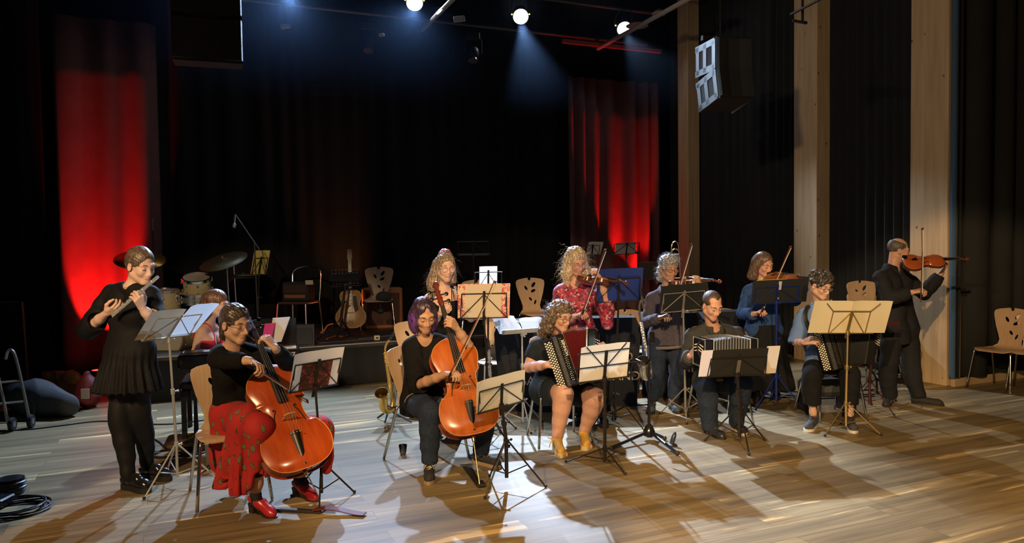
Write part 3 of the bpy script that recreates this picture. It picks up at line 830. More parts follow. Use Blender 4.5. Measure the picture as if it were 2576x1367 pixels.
        q = s.hl(v); nn = vnormals(v, f); r = np.random.RandomState(seed)
        if mode == 'down': ang = np.arctan2(q[:, 0], -q[:, 1] - .01) * .085 + wav(q, seed, 6) * .006 * (1 + curl)
        elif mode == 'back': ang = np.arctan2(q[:, 0], q[:, 2] - .0) * .07 + wav(q, seed, 5) * .003
        else: ang = q[:, 0] * .6 + q[:, 1] * .7 + wav(q, seed, 16) * .02
        w = np.sin(ang * freq * 2 * math.pi * 1.0) * .5 + np.sin(ang * freq * 2 * math.pi * 2.3 + 1.3) * .35 + np.sin(ang * freq * .31 * 6.28 + .4) * .6
        v = v + nn * (w * amp * .5)[:, None]
        if curl: v = v + nn * (wav(q, seed + 3, 22, 8) * curl)[:, None]
        s.hairobj = mesh_obj(name, v, f, m, s.root, True, world=True)
        s.hairv, s.hairn = v, nn
        return s.hairobj
    def wisps(s, m, n, L, r=.0006, curl=.01, down=.6, zmin=-9, zmax=9, seed=3, turns=2.5, out=.3):
        """loose strands growing from the hair surface, children of the hair"""
        r = r * .7; R = np.random.RandomState(seed); q = s.hl(s.hairv); ok = np.where((q[:, 2] > zmin) & (q[:, 2] < zmax) & (q[:, 1] < .03 + .25 * np.maximum(q[:, 2] - .04, 0)))[0]
        B = MB()
        for i in R.choice(ok, n):
            p = Vector(s.hairv[i]); nn = Vector(s.hairn[i]); d = (nn * out + Vector((0, 0, -down)) + Vector(R.randn(3)) * .25).normalized()
            a = d.orthogonal().normalized(); b = d.cross(a); l = L * (.5 + R.rand()); ph = R.rand() * 6; pts = []
            for k in range(14):
                t = k / 13; an = ph + t * turns * 6.28
                pts.append(p - nn * .004 + d * l * t + Vector((0, 0, -down)) * l * t * t * .4 + (a * math.cos(an) + b * math.sin(an)) * curl * min(1, t * 3))
            B.tube(pts, [r * (1 - .6 * k / 13) for k in range(14)], 4, caps=False)
        return B.obj('loose_strand', m, s.hairobj, smooth=True, world=True)
    def collar(s, m, half=2.5, hgt=.045, r=.066, flare=.022, front=.02, name='collar', tip=0.03):
        """folded shirt collar, open at the front"""
        P = []; n = 22; nk = s.p['neck']
        for row in range(3):
            for i in range(n):
                a = -half + 2 * half * i / (n - 1)          # 0 = back of the neck
                dv = -s.fw * math.cos(a) + s.lf * math.sin(a)
                edge = max(0, abs(a) - half * .72) / (half * .28)
                up = (.055 if row == 0 else (.062 if row == 1 else .062 - hgt - tip * edge)) - max(0, -math.cos(a)) * .045
                rr = r + (0, .006, .012 + flare)[row] - .004
                P.append(nk + dv * rr + s.fw * (max(0, -math.cos(a)) * front) + s.up * up)
        MB().grid(P, n, 3, .003).obj(name, m, s.root, smooth=True, world=True)
    def shoe(s, sd, toe, m, sole, style='sneaker', heelh=0.0, L=.27, w=.047, lace=None, z0=0.0):
        an = s.p['an' + sd]; g = Vector((an.x, an.y, z0)); d = Vector(toe) - g; d.z = 0; d.normalize(); x = Vector((-d.y, d.x, 0)); u = Vector((0, 0, 1))
        hz = heelh
        P = lambda a, b, c: g + d * (a - L * .24) + x * b + u * c
        S = SDF(); sh = .022 if style in ('sneaker', 'trainer') else (.035 if style == 'loafer' else .010)
        if style == 'wedge': sh = .03
        fz = sh + (0 if style != 'wedge' else 0)
        S.cone(P(.03, 0, hz + sh + .028), P(.10, 0, hz * .6 + sh + .032), .032, .034, .02)
        S.cone(P(.10, 0, hz * .6 + sh + .03), P(L - .055, .004, fz + .016), .036, .038 * w / .047, .02)
        S.cone(P(L - .06, .006, fz + .014), P(L - .028, 0, fz + .010), .036 * w / .047, .020, .02)
        if style in ('sneaker', 'trainer', 'oxford'):
            S.cone(P(.035, 0, sh + .04), lerp(an, P(.045, 0, sh + .09), .6), .034, .038, .02)
            S.cyl(P(.05, 0, sh + .085), u + d * -.12, .09, .1, .004)
        elif style == 'loafer':
            S.cone(P(.03, 0, sh + .035), P(.03, 0, sh + .05), .034, .035, .02)
            S.cyl(P(.05, 0, sh + .052), u - d * .1, .075, .1, .004)
            S.cone(P(.155, 0, sh + .05), P(.12, 0, sh + .06), .034, .03, .015)
        else:
            S.cyl(P(.04, 0, hz + sh + .045), u - d * .05, .09, .1, .004)
            S.ell(P(.085, 0, hz * .75 + sh + .065), (.042, .035, .045), [tuple(d), tuple(x), tuple(u)], .008, '-') 
        S.cyl(P(.1, 0, (sh if hz == 0 else sh * .5) ), -u, .3, .08, .003)
        o = s.cloth('shoe', S, m, .0042, 0)
        # sole
        out = [(0, 0), (.004, .022), (.02, .032), (.07, .030), (.12, .034), (.18, .046), (.22, .045), (.255, .03), (.272, .008), (.272, -.008), (.255, -.03), (.22, -.042), (.18, -.040), (.12, -.030), (.07, -.028), (.02, -.031), (.004, -.022)]
        B = MB(); k = L / .272
        def oz(a): return hz * max(0, 1 - max(0, a - .06) / .11) if hz else 0
        n = len(out)
        if style == 'wedge': bot = lambda a: 0
        elif hz: bot = lambda a: oz(a) if a > .0 else 0
        else: bot = lambda a: 0
        ol = [(a * k - .0, b * w / .047) for a, b in out]
        vs = [P(a, b, max(.001, bot(a))) for a, b in ol] + [P(a, b, oz(a) + sh + (.004 if style != 'pump' else 0)) for a, b in ol]
        fs = [tuple(range(n)), tuple(range(2 * n - 1, n - 1, -1))] + [(i, n + i, n + (i + 1) % n, (i + 1) % n) for i in range(n)]
        B._add(vs, fs)
        if hz and style != 'wedge':
            B.box(P(.03, 0, hz / 2), (.045, .042, hz), frame((0, 0, 0), d, u), bev=.006)
        B.obj('sole', sole, o, world=True)
        if lace is not None:
            B = MB()
            for i in range(5):
                a = .105 + i * .022; zz = sh + .080 - i * .0098
                B.tube([P(a, -.02, zz - .008), P(a + .006, 0, zz + .002), P(a + .004, .02, zz - .008)], .0022, 5)
                B.tube([P(a, -.018, zz - .006), P(a + .012, .0, zz), P(a + .022, .018, zz - .016)], .0020, 5)
            for sg in (-1, 1):
                B.tube(smooth_path([P(.1, 0, sh + .083), P(.105, sg * .025, sh + .092), P(.118, sg * .04, sh + .075), P(.112, sg * .03, sh + .070), P(.1, 0, sh + .08)], 4), .002, 5)
                B.tube(smooth_path([P(.1, 0, sh + .083), P(.12, sg * .02, sh + .082), P(.135, sg * .036, sh + .055)], 4), .002, 5)
            B.obj('lace', lace, o, world=True)
        return P
skin_mat('skin_fair', (.60, .37, .27)); skin_mat('skin_pale', (.66, .43, .34)); skin_mat('skin_tan', (.50, .29, .18)); skin_mat('skin_rosy', (.60, .34, .25))
mat('brow_dark', (.045, .03, .022), .7); mat('brow_light', (.18, .11, .07), .7)
def hairmat(name, c, c2=None, rough=.38):
    if name in MATS: return MATS[name]
    m = bpy.data.materials.new(name); m.use_nodes = True; nt = m.node_tree; p = _principled(m); N = nt.nodes.new; K = nt.links.new
    tc = N('ShaderNodeTexCoord'); mp = N('ShaderNodeMapping'); mp.inputs['Scale'].default_value = (90, 90, 14); K(tc.outputs['Object'], mp.inputs['Vector'])
    n = N('ShaderNodeTexNoise'); n.inputs['Scale'].default_value = 1.6; n.inputs['Detail'].default_value = 3; K(mp.outputs[0], n.inputs['Vector'])
    r = N('ShaderNodeValToRGB'); K(n.outputs['Fac'], r.inputs[0]); r.color_ramp.elements[0].position = .35; r.color_ramp.elements[1].position = .68
    r.color_ramp.elements[0].color = (*[x * .5 for x in c], 1); r.color_ramp.elements[1].color = (*(c2 or [min(1, x * 1.5) for x in c]), 1)
    K(r.outputs[0], p.inputs['Base Color']); p.inputs['Roughness'].default_value = rough; p.inputs['Specular IOR Level'].default_value = .6
    b = N('ShaderNodeBump'); b.inputs['Strength'].default_value = .5; b.inputs['Distance'].default_value = .004; K(n.outputs['Fac'], b.inputs['Height']); K(b.outputs[0], p.inputs['Normal'])
    MATS[name] = m; return m
blackcloth = mat('black_knit', (.0065, .0065, .007), .9, noise=.3, nscale=60, bump=.15, bscale=300, spec=.2)
rubber = mat('black_rubber', (.015, .015, .016), .6)
leather = mat('black_leather', (.012, .012, .013), .22)
whitesole = mat('white_sole', (.72, .70, .64), .6)

# 1 flute player, standing at the left
def make_flutist():
    J = dict(head=(353, 668, -.02), neck=(333, 722, 0), shR=(282, 738, .07), elR=(219, 832, .03), wrR=(268, 788, -.12), shL=(378, 742, -.06), elL=(391, 812, -.14), wrL=(357, 775, -.24),
             hipR=(303, 890, .03), hipL=(352, 890, -.03), knR=(300, 1062, -.02), knL=(352, 1050, .06), anR=(325, 1212, -.06), anL=(372, 1180, .18))
    g = Fig('young woman standing at far left playing a flute, in short glittery black dress and tights', J, 5.34, True, .95, 'skin_pale', 1.13, yaw=62, pitch=16)
    g.torso(g.S)
    for sd in 'RL':
        g.arm_prims(g.S, sd, 0, 2); g.leg_prims(g.S, sd, 0, 2, k=.06)
    g.head()
    g.hand('R', at(328, 765, 5.15), (.3, .5, .75), (.75, .7, .65, .6), .5, .6)
    g.hand('L', at(345, 741, 5.03), (-.55, .2, .4), (.9, .85, .8, .75), .4, .5)
    g.finish()
    g.eyes(True, 'brow_light')
    spark = ramp_mat('glitter_black', [(0, (.5, .55, .6)), (.05, (.007, .007, .008))], 150, .75, 'voronoi', spec=.2)
    S = SDF(); g.torso(S, .014, .02, .04)
    for sd, t in (('R', 1.45), ('L', 1.3)):
        P = g.arm_prims(S, sd, 0, t, .02, .036)
        S.cone(P(.75), P(1.15), .062, .062, .03)
        e2 = P(t); S.cyl(e2, (e2 - P(t - .1)), .065, .06)
    hem = at(322, 985, 5.34); wl = lerp(g.p['neck'], g.pel, .6)
    n = 14
    for i in range(n):
        a = 2 * math.pi * i / n; dv = g.lf * math.cos(a) * 1.25 + g.fw * math.sin(a)
        S.cone(wl + dv * .045, hem + dv * .165, .055, .045, .04)
    S.cone(wl, hem, .10, .16, .04)
    S.cyl(hem + Vector((0, 0, .015)), (0, 0, -1), .5, .25)
    S.cone(hem - Vector((0, 0, .1)), hem + Vector((0, 0, .3)), .15, .07, .02, '-')
    nk = g.p['neck']; S.cone(nk, nk + g.up * .15, .062, .062, .01, '-'); S.cone(nk + g.fw * .1 + g.up * .03, nk + g.fw * .13 - g.up * .1, .05, .012, .01, '-')
    def pleat(v, f):
        nrm = vnormals(v, f); q = v - np.array(wl); a = np.arctan2(q @ np.array(g.lf), q @ np.array(g.fw)); t = np.clip((wl.z - .12 - v[:, 2]) / .25, 0, 1)
        rr = np.sqrt((q[:, 0]) ** 2 + q[:, 1] ** 2); t = t * (rr < .3)
        return v + nrm * (np.sin(a * 22 + np.sin(v[:, 2] * 9)) * .010 * t)[:, None]
    g.cloth('dress', S, spark, .0075, .004, 3.4, 5, fn=pleat)
    tights = mat('black_tights', (.008, .008, .010), .7, spec=.3)
    S = SDF()
    for sd in 'RL': g.leg_prims(S, sd, .05, 2, .005, k=.06)
    g.cloth('tights', S, tights, .0075, 0)
    def ex(E, C):
        E((0, -.075, .0), (.052, .035, .06), .03); C((0, -.085, -.03), (0, -.06, -.09), .03, .022, .02)
    g.hair(hairmat('hair_ashbrown', (.085, .055, .038), (.20, .14, .10)), ex, mode='back', amp=.0028, freq=70, hairline=.016)
    for sd, t in (('R', at(372, 1246, 5.2)), ('L', at(440, 1214, 5.45))): g.shoe(sd, t, leather, rubber, 'loafer', L=.275, w=.05)
    MB().tube([g.p['neck'] + g.up * .0 + (g.lf * math.cos(a) * .062 + g.fw * math.sin(a) * .075) - g.up * (.035 * max(0, math.sin(a))) + g.up * .03 for a in [i / 14 * 6.283 for i in range(14)]], .0012, 4, closed=True).obj('necklace', mat('dark_cord', (.03, .02, .02), .5), g.root, world=True)
    return g
FLUTIST = make_flutist()

def make_cellist1():
    J = dict(head=(591, 814, -.06), neck=(583, 872, 0), shR=(552, 893, -.02), elR=(545, 905, -.33), wrR=(628, 908, -.42), shL=(640, 890, .1), elL=(733, 925, .0), wrL=(692, 876, -.28),
             hipR=(577, 1040, .03), hipL=(622, 1035, .14), knR=(652, 1078, -.36), knL=(800, 1085, -.05), anR=(643, 1240, -.28), anL=(752, 1200, .02))
    g = Fig('woman with glasses playing the front cello, in black cardigan and long red patterned skirt', J, 5.05, True, 1.0, 'skin_fair', 1.12, yaw=58, pitch=12)
    g.torso(g.S)
    for sd in 'RL':
        g.arm_prims(g.S, sd, 0, 2); g.leg_prims(g.S, sd, 0, 2, k=.06)
    g.head(chin=1.1, nose=1.1)
    g.hand('R', at(660, 925, 4.6), (-.1, -.2, -1), (.8, .85, .85, .8), .7, .4)
    g.hand('L', at(668, 846, 4.78), (-.7, .3, -.3), (.9, .95, .9, .8), .5, .8)
    g.finish(); g.eyes(True, 'brow_dark')
    g.glasses(mat('wire_silver', (.6, .6, .6), .25, 1), .018, -.006, .0009, squash=.75)
    g.top(blackcloth, 'cardigan', .014, 1.86, 1.9, .004, .06, vneck=.15, collar_r=.062, seed=8, amp=.005)
    # skirt
    skirt = ramp_mat('red_print', [(0, (.17, .13, .07)), (.27, (.07, .04, .02)), (.33, (.42, .017, .016))], 19, .8, 'voronoi', stretch=(1, 1, .62), warp=.05)
    S = SDF(); p = g.p
    for sd in 'RL':
        S.cone(g.p['hip' + sd], g.p['kn' + sd], .115, .085, .05)
        k_ = p['kn' + sd]; 
    hemR = [at(560, 1225, 5.0), at(600, 1240, 4.85), at(585, 1235, 5.15)]
    for q in hemR: S.cone(lerp(p['hipR'], p['knR'], .6), q, .10, .055, .05)
    S.cone(p['knR'], at(662, 1190, 4.72), .085, .035, .05); S.cone(p['knR'], at(630, 1215, 4.72), .08, .045, .05)
    S.cone(p['hipR'], at(570, 1150, 5.1), .12, .11, .05)
    S.cone(p['knL'], at(815, 1150, 4.98), .085, .05, .05); S.cone(p['knL'], at(800, 1130, 5.2), .085, .07, .05)
    S.cone(p['knL'], at(728, 1190, 5.15), .07, .03, .05); S.cone(p['knL'], at(822, 1180, 4.98), .07, .03, .04)
    S.cone(p['knR'] - Vector((0, 0, .08)), p['anR'] + Vector((0, 0, -.1)), .035, .06, .02, '-'); S.cone(p['anL'] + Vector((0, 0, .2)), p['anL'], .03, .07, .02, '-')
    S.cyl(g.pel + g.up * .1 - g.fw * .05, g.up, .19, .3); S.cyl((0, 0, .04), (0, 0, -1), 30, .3) if False else None
    def fold(v, f):
        nrm = vnormals(v, f); c = np.array(lerp(p['hipR'], p['knR'], .4)); q = v - c; a = np.arctan2(q[:, 1], q[:, 0])
        t = np.clip((.52 - v[:, 2]) / .3, 0, 1); v = v + nrm * (np.sin(a * 17 + np.sin(v[:, 2] * 12) * 1.2) * .011 * t + np.sin(a * 41 + v[:, 2] * 6) * .003 * t)[:, None]
        v[:, 2] = np.maximum(v[:, 2], .10)
        return v
    g.cloth('skirt', S, skirt, .008, .008, 2.6, 12, fn=fold)
    legg = mat('black_leggings', (.010, .010, .012), .8)
    for sd in 'RL':
        S = SDF(); P = g.leg_prims(S, sd, .6, 1.72, .006); e2 = P(1.72); S.cyl(e2, (e2 - P(1.6)), .08, .1)
        g.cloth('legging', S, legg, .0065, 0)
    red = mat('red_leather', (.42, .02, .03), .3)
    for sd, t in (('R', at(655, 1298, 4.75)), ('L', at(808, 1242, 4.95))):
        g.shoe(sd, t, red, mat('dark_sole', (.03, .015, .015), .5), 'pump', .055, .245, .042)
        S = SDF(); S.cone(g.p['an' + sd] + Vector((0, 0, -.01)), g.p['an' + sd] + (Vector(t) - g.p['an' + sd]).normalized() * .05 - Vector((0, 0, .02)), .037, .034, .02); g.cloth('sock', S, legg, .005, 0)
    def ex(E, C):
        E((0, -.08, -.0), (.05, .035, .055), .03); C((0, -.09, .0), (0, -.088, -.06), .036, .02, .02)
        for sd in (-1, 1): C((sd * .055, -.03, -.02), (sd * .05, -.04, -.095), .03, .02, .02)
    g.hair(hairmat('hair_darkbrown', (.035, .024, .02), (.11, .085, .075)), ex, mode='back', amp=.004, freq=60, curl=.003, hairline=.012)
    g.wisps(MATS['hair_darkbrown'], 60, .04, .0008, .006, .5, -.12, 0, 5)
    return g
CELLIST1 = make_cellist1()
denim = mat('dark_denim', (.020, .031, .058), .9, noise=.25, nscale=50, spec=.2)
blacktr = mat('black_trousers', (.010, .011, .013), .9, noise=.2, nscale=30, spec=.2)
silverwire = mat('wire_silver', (.6, .6, .6), .25, 1)

def make_cellist2():
    J = dict(head=(1066, 792, -.1), neck=(1068, 850, 0), shR=(1033, 873, .0), elR=(1052, 968, -.16), wrR=(1122, 942, -.42), shL=(1117, 866, .04), elL=(1180, 872, -.10), wrL=(1150, 828, -.20),
             hipR=(1040, 1010, .02), hipL=(1088, 1008, .06), knR=(1082, 1036, -.36), knL=(1222, 1048, -.12), anR=(1080, 1178, -.3), anL=(1208, 1148, .0))
    g = Fig('young woman with purple bobbed hair playing the second cello, in black blouse', J, 5.78, True, .95, 'skin_tan', 1.12, yaw=24, pitch=22, roll=4)
    g.torso(g.S)
    for sd in 'RL': g.arm_prims(g.S, sd, 0, 2); g.leg_prims(g.S, sd, 0, 2, k=.06)
    g.head()
    g.hand('R', at(1160, 938, 5.26), (.1, .1, -1), (.9, .9, .9, .85), .8, .3)
    g.hand('L', at(1128, 805, 5.5), (-.75, .5, -.1), (1.0, 1.0, .95, .85), .5, .8)
    g.finish(); g.eyes(True, 'brow_dark')
    g.top(blackcloth, 'blouse', .014, 1.08, 1.0, .022, .10, vneck=.13, collar_r=.07, seed=18, amp=.006, loose=.012)
    g.trousers(denim, 'jeans', .010, .022, 1.9, .03, seed=21)
    pm = hairmat('hair_purpleblack', (.020, .014, .018), (.085, .045, .10), .35)
    def ex(E, C):
        for sd in (-1, 1):
            E((sd * .070, -.012, -.045), (.036, .066, .098), .03)
            E((sd * .063, .014, -.07), (.024, .045, .065), .02)
        E((0, -.06, -.055), (.085, .055, .09), .03)
    def cu(E, C):
        C((0, -.02, -.19), (0, -.02, -.165), .12, .045, .02, '-'); C((.012, .10, .055), (.004, .07, .105), .03, .012, .015, '-')
    g.hair(pm, ex, cu, mode='down', amp=.004, freq=55, sides=False, hairline=.008)
    # dyed purple tips: the hair faces below the ears take the dyed material
    me = g.hairobj.data; dye = hairmat('hair_dyed_purple', (.06, .012, .11), (.20, .07, .36), .35); me.materials.append(dye)
    co = np.empty(len(me.vertices) * 3, np.float32); me.vertices.foreach_get('co', co); q = g.hl(co.reshape(-1, 3) + np.array(g.root.location))
    fi = np.empty(len(me.loops), np.int32); me.loops.foreach_get('vertex_index', fi); fi = fi.reshape(-1, 4)
    c = q[fi].mean(1); me.polygons.foreach_set('material_index', ((c[:, 2] + .02 * np.sin(c[:, 0] * 160) + .3 * np.maximum(c[:, 0] + .02, -.06)) < -.005).astype(np.int32) * (c[:, 1] < .055))
    cream = mat('cream_lace', (.68, .62, .42), .7)
    g.shoe('R', at(1077, 1235, 5.15), mat('black_canvas', (.02, .021, .024), .8), mat('tan_sole', (.30, .22, .15), .7), 'sneaker', L=.275, lace=cream)
    g.shoe('L', at(1275, 1172, 5.62), MATS['black_canvas'], MATS['tan_sole'], 'sneaker', L=.275, lace=cream)
    return g
CELLIST2 = make_cellist2()

def make_pianist():
    J = dict(head=(545, 764, 0), neck=(523, 815, .0), shR=(508, 834, -.08), elR=(492, 885, -.10), wrR=(552, 898, -.16), shL=(545, 835, .16), elL=(560, 890, .2), wrL=(620, 900, .1),
             hipR=(512, 935, -.05), hipL=(527, 932, .14), knR=(600, 950, -.05), knL=(612, 948, .2), anR=(605, 1050, -.05), anL=(612, 1045, .2))
    g = Fig('young woman in red strappy top playing the keyboard behind the front cellist', J, 6.85, True, .9, 'skin_pale', 1.08, yaw=84, pitch=14)
    g.torso(g.S)
    for sd in 'RL': g.arm_prims(g.S, sd, 0, 2); g.leg_prims(g.S, sd, 0, 2, k=.06)
    g.head()
    g.hand('R', at(580, 902, 6.7), (.1, 0, -1), .5); g.hand('L', at(650, 902, 6.95), (.1, 0, -1), .5)
    lo = at(480, 905, 6.6); hi = at(575, 800, 7.1)
    g.finish(bare=[((lo.x, lo.y - .1, lo.z), (hi.x, hi.y + .2, hi.z), .0055)]); g.eyes(True, 'brow_light')
    red = mat('red_cotton', (.62, .03, .045), .8, sheen=.2)
    S = SDF(); g.torso(S, .010); nk = g.p['neck']
    S.cyl(nk - g.up * .125, g.up, .4, .4); S.cyl(g.pel + g.up * .02, -g.up, .4, .4)
    S.ell(nk - g.up * .13 + g.fw * .12, (.055, .055, .05), k=.015, op='-')
    g.cloth('strappy_top', S, red, .006, .003, 3, 9)
    for sd in (-1, 1):
        B = MB()
        B.tube(smooth_path([nk - g.up * .15 + g.lf * sd * .065 + g.fw * .115, nk - g.up * .06 + g.lf * sd * .075 + g.fw * .095, nk - g.up * -.005 + g.lf * sd * .082 + g.fw * .03, nk - g.up * .02 + g.lf * sd * .08 - g.fw * .06, nk - g.up * .15 + g.lf * sd * .07 - g.fw * .115], 4), .005, 6)
        B.obj('strap', red, g.root, world=True)
    g.trousers(blacktr, e=.012, e1=.02, t1=1.9, waist=.05)
    def ex(E, C):
        C((0, -.06, .02), (0, -.085, -.10), .08, .075, .03); C((0, -.075, -.08), (.01, -.09, -.24), .07, .045, .03)
        C((-.05, -.02, -.04), (-.045, -.05, -.15), .04, .03, .02)
    g.hair(hairmat('hair_auburn', (.13, .06, .04), (.30, .16, .11)), ex, mode='down', amp=.004, freq=60, hairline=-.002)
    for sd, t in (('R', at(640, 1060, 6.75)), ('L', at(650, 1055, 7.0))): g.shoe(sd, t, leather, rubber, 'loafer', L=.25)
    return g
PIANIST = make_pianist()

def make_oboist():
    J = dict(head=(1121, 672, -.06), neck=(1113, 728, 0), shR=(1080, 752, .02), elR=(1082, 825, .06), wrR=(1108, 788, -.22), shL=(1158, 750, .02), elL=(1185, 800, -.02), wrL=(1182, 752, -.26),
             hipR=(1100, 880, 0), hipL=(1150, 878, 0), knR=(1100, 975, -.04), knL=(1150, 975, -.04), anR=(1104, 1078, 0), anL=(1148, 1076, 0))
    g = Fig('young woman with long hair, pink scrunchie and glasses playing the oboe, in black strappy top', J, 6.7, True, .95, 'skin_pale', 1.10, yaw=20, pitch=8, roll=-3)
    g.torso(g.S)
    for sd in 'RL': g.arm_prims(g.S, sd, 0, 2); g.leg_prims(g.S, sd, 0, 2, k=.06)
    g.head(jaw=1.05)
    g.hand('R', at(1150, 768, 6.36), (.2, .5, .5), (.95, .9, .9, .85), .5, .4)
    g.hand('L', at(1155, 732, 6.36), (-.1, .6, -.3), (.95, .9, .9, .85), .5, .4)
    lo = at(1060, 840, 6.7); hi = at(1200, 715, 6.7)
    g.finish(bare=[((lo.x, lo.y - .3, lo.z), (hi.x, hi.y + .2, hi.z), .0055)]); g.eyes(False, 'brow_light')
    g.glasses(mat('clear_frame', (.45, .30, .32), .3, coat=.3), .023, -.008, .0016, squash=.85)
    S = SDF(); g.torso(S, .009); nk = g.p['neck']
    S.cyl(nk - g.up * .105, g.up, .4, .4); S.ell(nk - g.up * .09 + g.fw * .11, (.075, .08, .055), k=.015, op='-'); S.cyl(g.pel - g.up * .1, -g.up, .4, .4)
    g.cloth('strappy_top', S, blackcloth, .006, .003, 3, 9)
    for sd in (-1, 1):
        B = MB(); B.tube(smooth_path([nk - g.up * .12 + g.lf * sd * .085 + g.fw * .10, nk - g.up * .05 + g.lf * sd * .085 + g.fw * .08, nk + g.up * .005 + g.lf * sd * .085 + g.fw * .02, nk - g.up * .1 + g.lf * sd * .08 - g.fw * .09], 4), .0035, 6)
        B.obj('strap', blackcloth, g.root, world=True)
    g.trousers(blacktr, e=.012, e1=.025, waist=.05)
    def ex(E, C):
        C((-.05, -.05, .01), (-.085, -.05, -.16), .055, .055, .03); C((-.085, -.05, -.14), (-.10, -.03, -.27), .05, .03, .03)
        C((0, -.06, .0), (0, -.08, -.2), .075, .07, .03); C((.06, -.03, .0), (.075, -.02, -.12), .035, .035, .02)
        E((0, -.05, .1), (.05, .055, .05), .03)
    hm = hairmat('hair_darkblonde', (.16, .115, .075), (.42, .33, .24))
    g.hair(hm, ex, mode='down', amp=.004, freq=60, curl=.003, hairline=.012, sides=False)
    g.wisps(hm, 130, .07, .0008, .006, .7, -.3, .1, 8, out=.5)
    B = MB()
    for i in range(14):
        a = i / 14 * 6.283
        B.sph(g.h(.0 + math.cos(a) * .028, -.035 + math.sin(a) * .02, .128 + .004 * math.sin(a * 3)), .0135, 8)
    B.obj('scrunchie', mat('pink_fabric', (.75, .05, .22), .7), g.root, world=True, smooth=True)
    for sd, t in (('R', at(1085, 1100, 6.4)), ('L', at(1150, 1100, 6.4))): g.shoe(sd, t, leather, rubber, 'loafer', L=.25)
    return g
OBOIST = make_oboist()

floral = ramp_mat('floral_print', [(0, (.35, .02, .05)), (.30, (.10, .012, .03)), (.42, (.45, .05, .10)), (.52, (.62, .22, .26)), (.58, (.16, .02, .06)), (.70, (.30, .05, .14)), (.82, (.55, .30, .30)), (.88, (.05, .02, .04))], 48, .7, 'cells', warp=.04)
def make_blonde():
    J = dict(head=(1449, 660, -.05), neck=(1447, 712, 0), shR=(1411, 735, .0), elR=(1404, 805, .0), wrR=(1450, 796, -.27), shL=(1490, 735, -.03), elL=(1528, 782, -.25), wrL=(1512, 702, -.40),
             hipR=(1425, 850, .02), hipL=(1472, 850, .0), knR=(1440, 960, .0), knL=(1490, 958, -.05), anR=(1455, 1052, .05), anL=(1512, 1045, -.05))
    g = Fig('young woman with wavy blonde hair and floral blouse playing the violin', J, 7.05, True, 1.0, 'skin_rosy', 1.10, yaw=22, pitch=18, roll=6)
    g.torso(g.S)
    for sd in 'RL': g.arm_prims(g.S, sd, 0, 2); g.leg_prims(g.S, sd, 0, 2, k=.06)
    g.head(jaw=1.06)
    g.hand('R', at(1474, 782, 6.65), (.3, .2, -.9), (.9, .9, .9, .8), .7, .3)
    g.hand('L', at(1500, 680, 6.62), (-.7, .2, -.2), (1.1, 1.1, 1.0, .9), .5, .4)
    g.finish(); g.eyes(False, 'brow_light'); g.glasses(mat('thin_rose_frame', (.5, .25, .25), .3, .5), .020, -.006, .0010)
    def bell(v, f): return v
    S = SDF(); g.torso(S, .018, .024)
    P = g.arm_prims(S, 'R', 0, 1.85, .02, .02); e2 = P(1.85); S.cyl(e2, e2 - P(1.7), .07, .1)
    P = g.arm_prims(S, 'L', 0, 1.35, .02, .035)
    S.cone(P(.7), g.p['elL'] - Vector((0, 0, .12)), .055, .045, .04); S.cone(P(1.2), g.p['elL'] - Vector((-.0, 0, .13)), .05, .04, .04)
    e2 = P(1.35); S.cyl(e2, e2 - P(1.2), .075, .12)
    nk = g.p['neck']; S.cone(nk + g.up * .0, nk + g.up * .14, .07, .07, .01, '-'); S.cone(nk + g.fw * .075 + g.up * .03, nk + g.fw * .125 - g.up * .12, .055, .014, .01, '-')
    S.cyl(g.pel + g.up * .02, -g.up, .4, .4)
    g.cloth('blouse', S, floral, .007, .007, 3.6, 31)
    g.trousers(blacktr, e=.014, e1=.06, waist=.06, t1=1.95)
    def ex(E, C):
        for sd in (-1, 1):
            C((sd * .062, -.02, .03), (sd * .088, .0, -.10), .045, .050, .03); C((sd * .088, .0, -.10), (sd * .085, .02, -.20), .048, .03, .03)
        C((0, -.06, .0), (0, -.08, -.18), .085, .07, .03)
        E((0, -.02, .085), (.075, .08, .05), .03)
    hm = hairmat('hair_blonde', (.42, .29, .15), (.80, .66, .44), .35)
    g.hair(hm, ex, mode='down', amp=.006, freq=46, curl=.006, sides=False, hairline=.006)
    g.wisps(hm, 240, .085, .0009, .010, .6, -.3, .12, 4, out=.7)
    for sd, t in (('R', at(1445, 1075, 6.8)), ('L', at(1525, 1068, 6.75))): g.shoe(sd, t, leather, rubber, 'loafer', L=.25)
    return g
BLONDE = make_blonde()

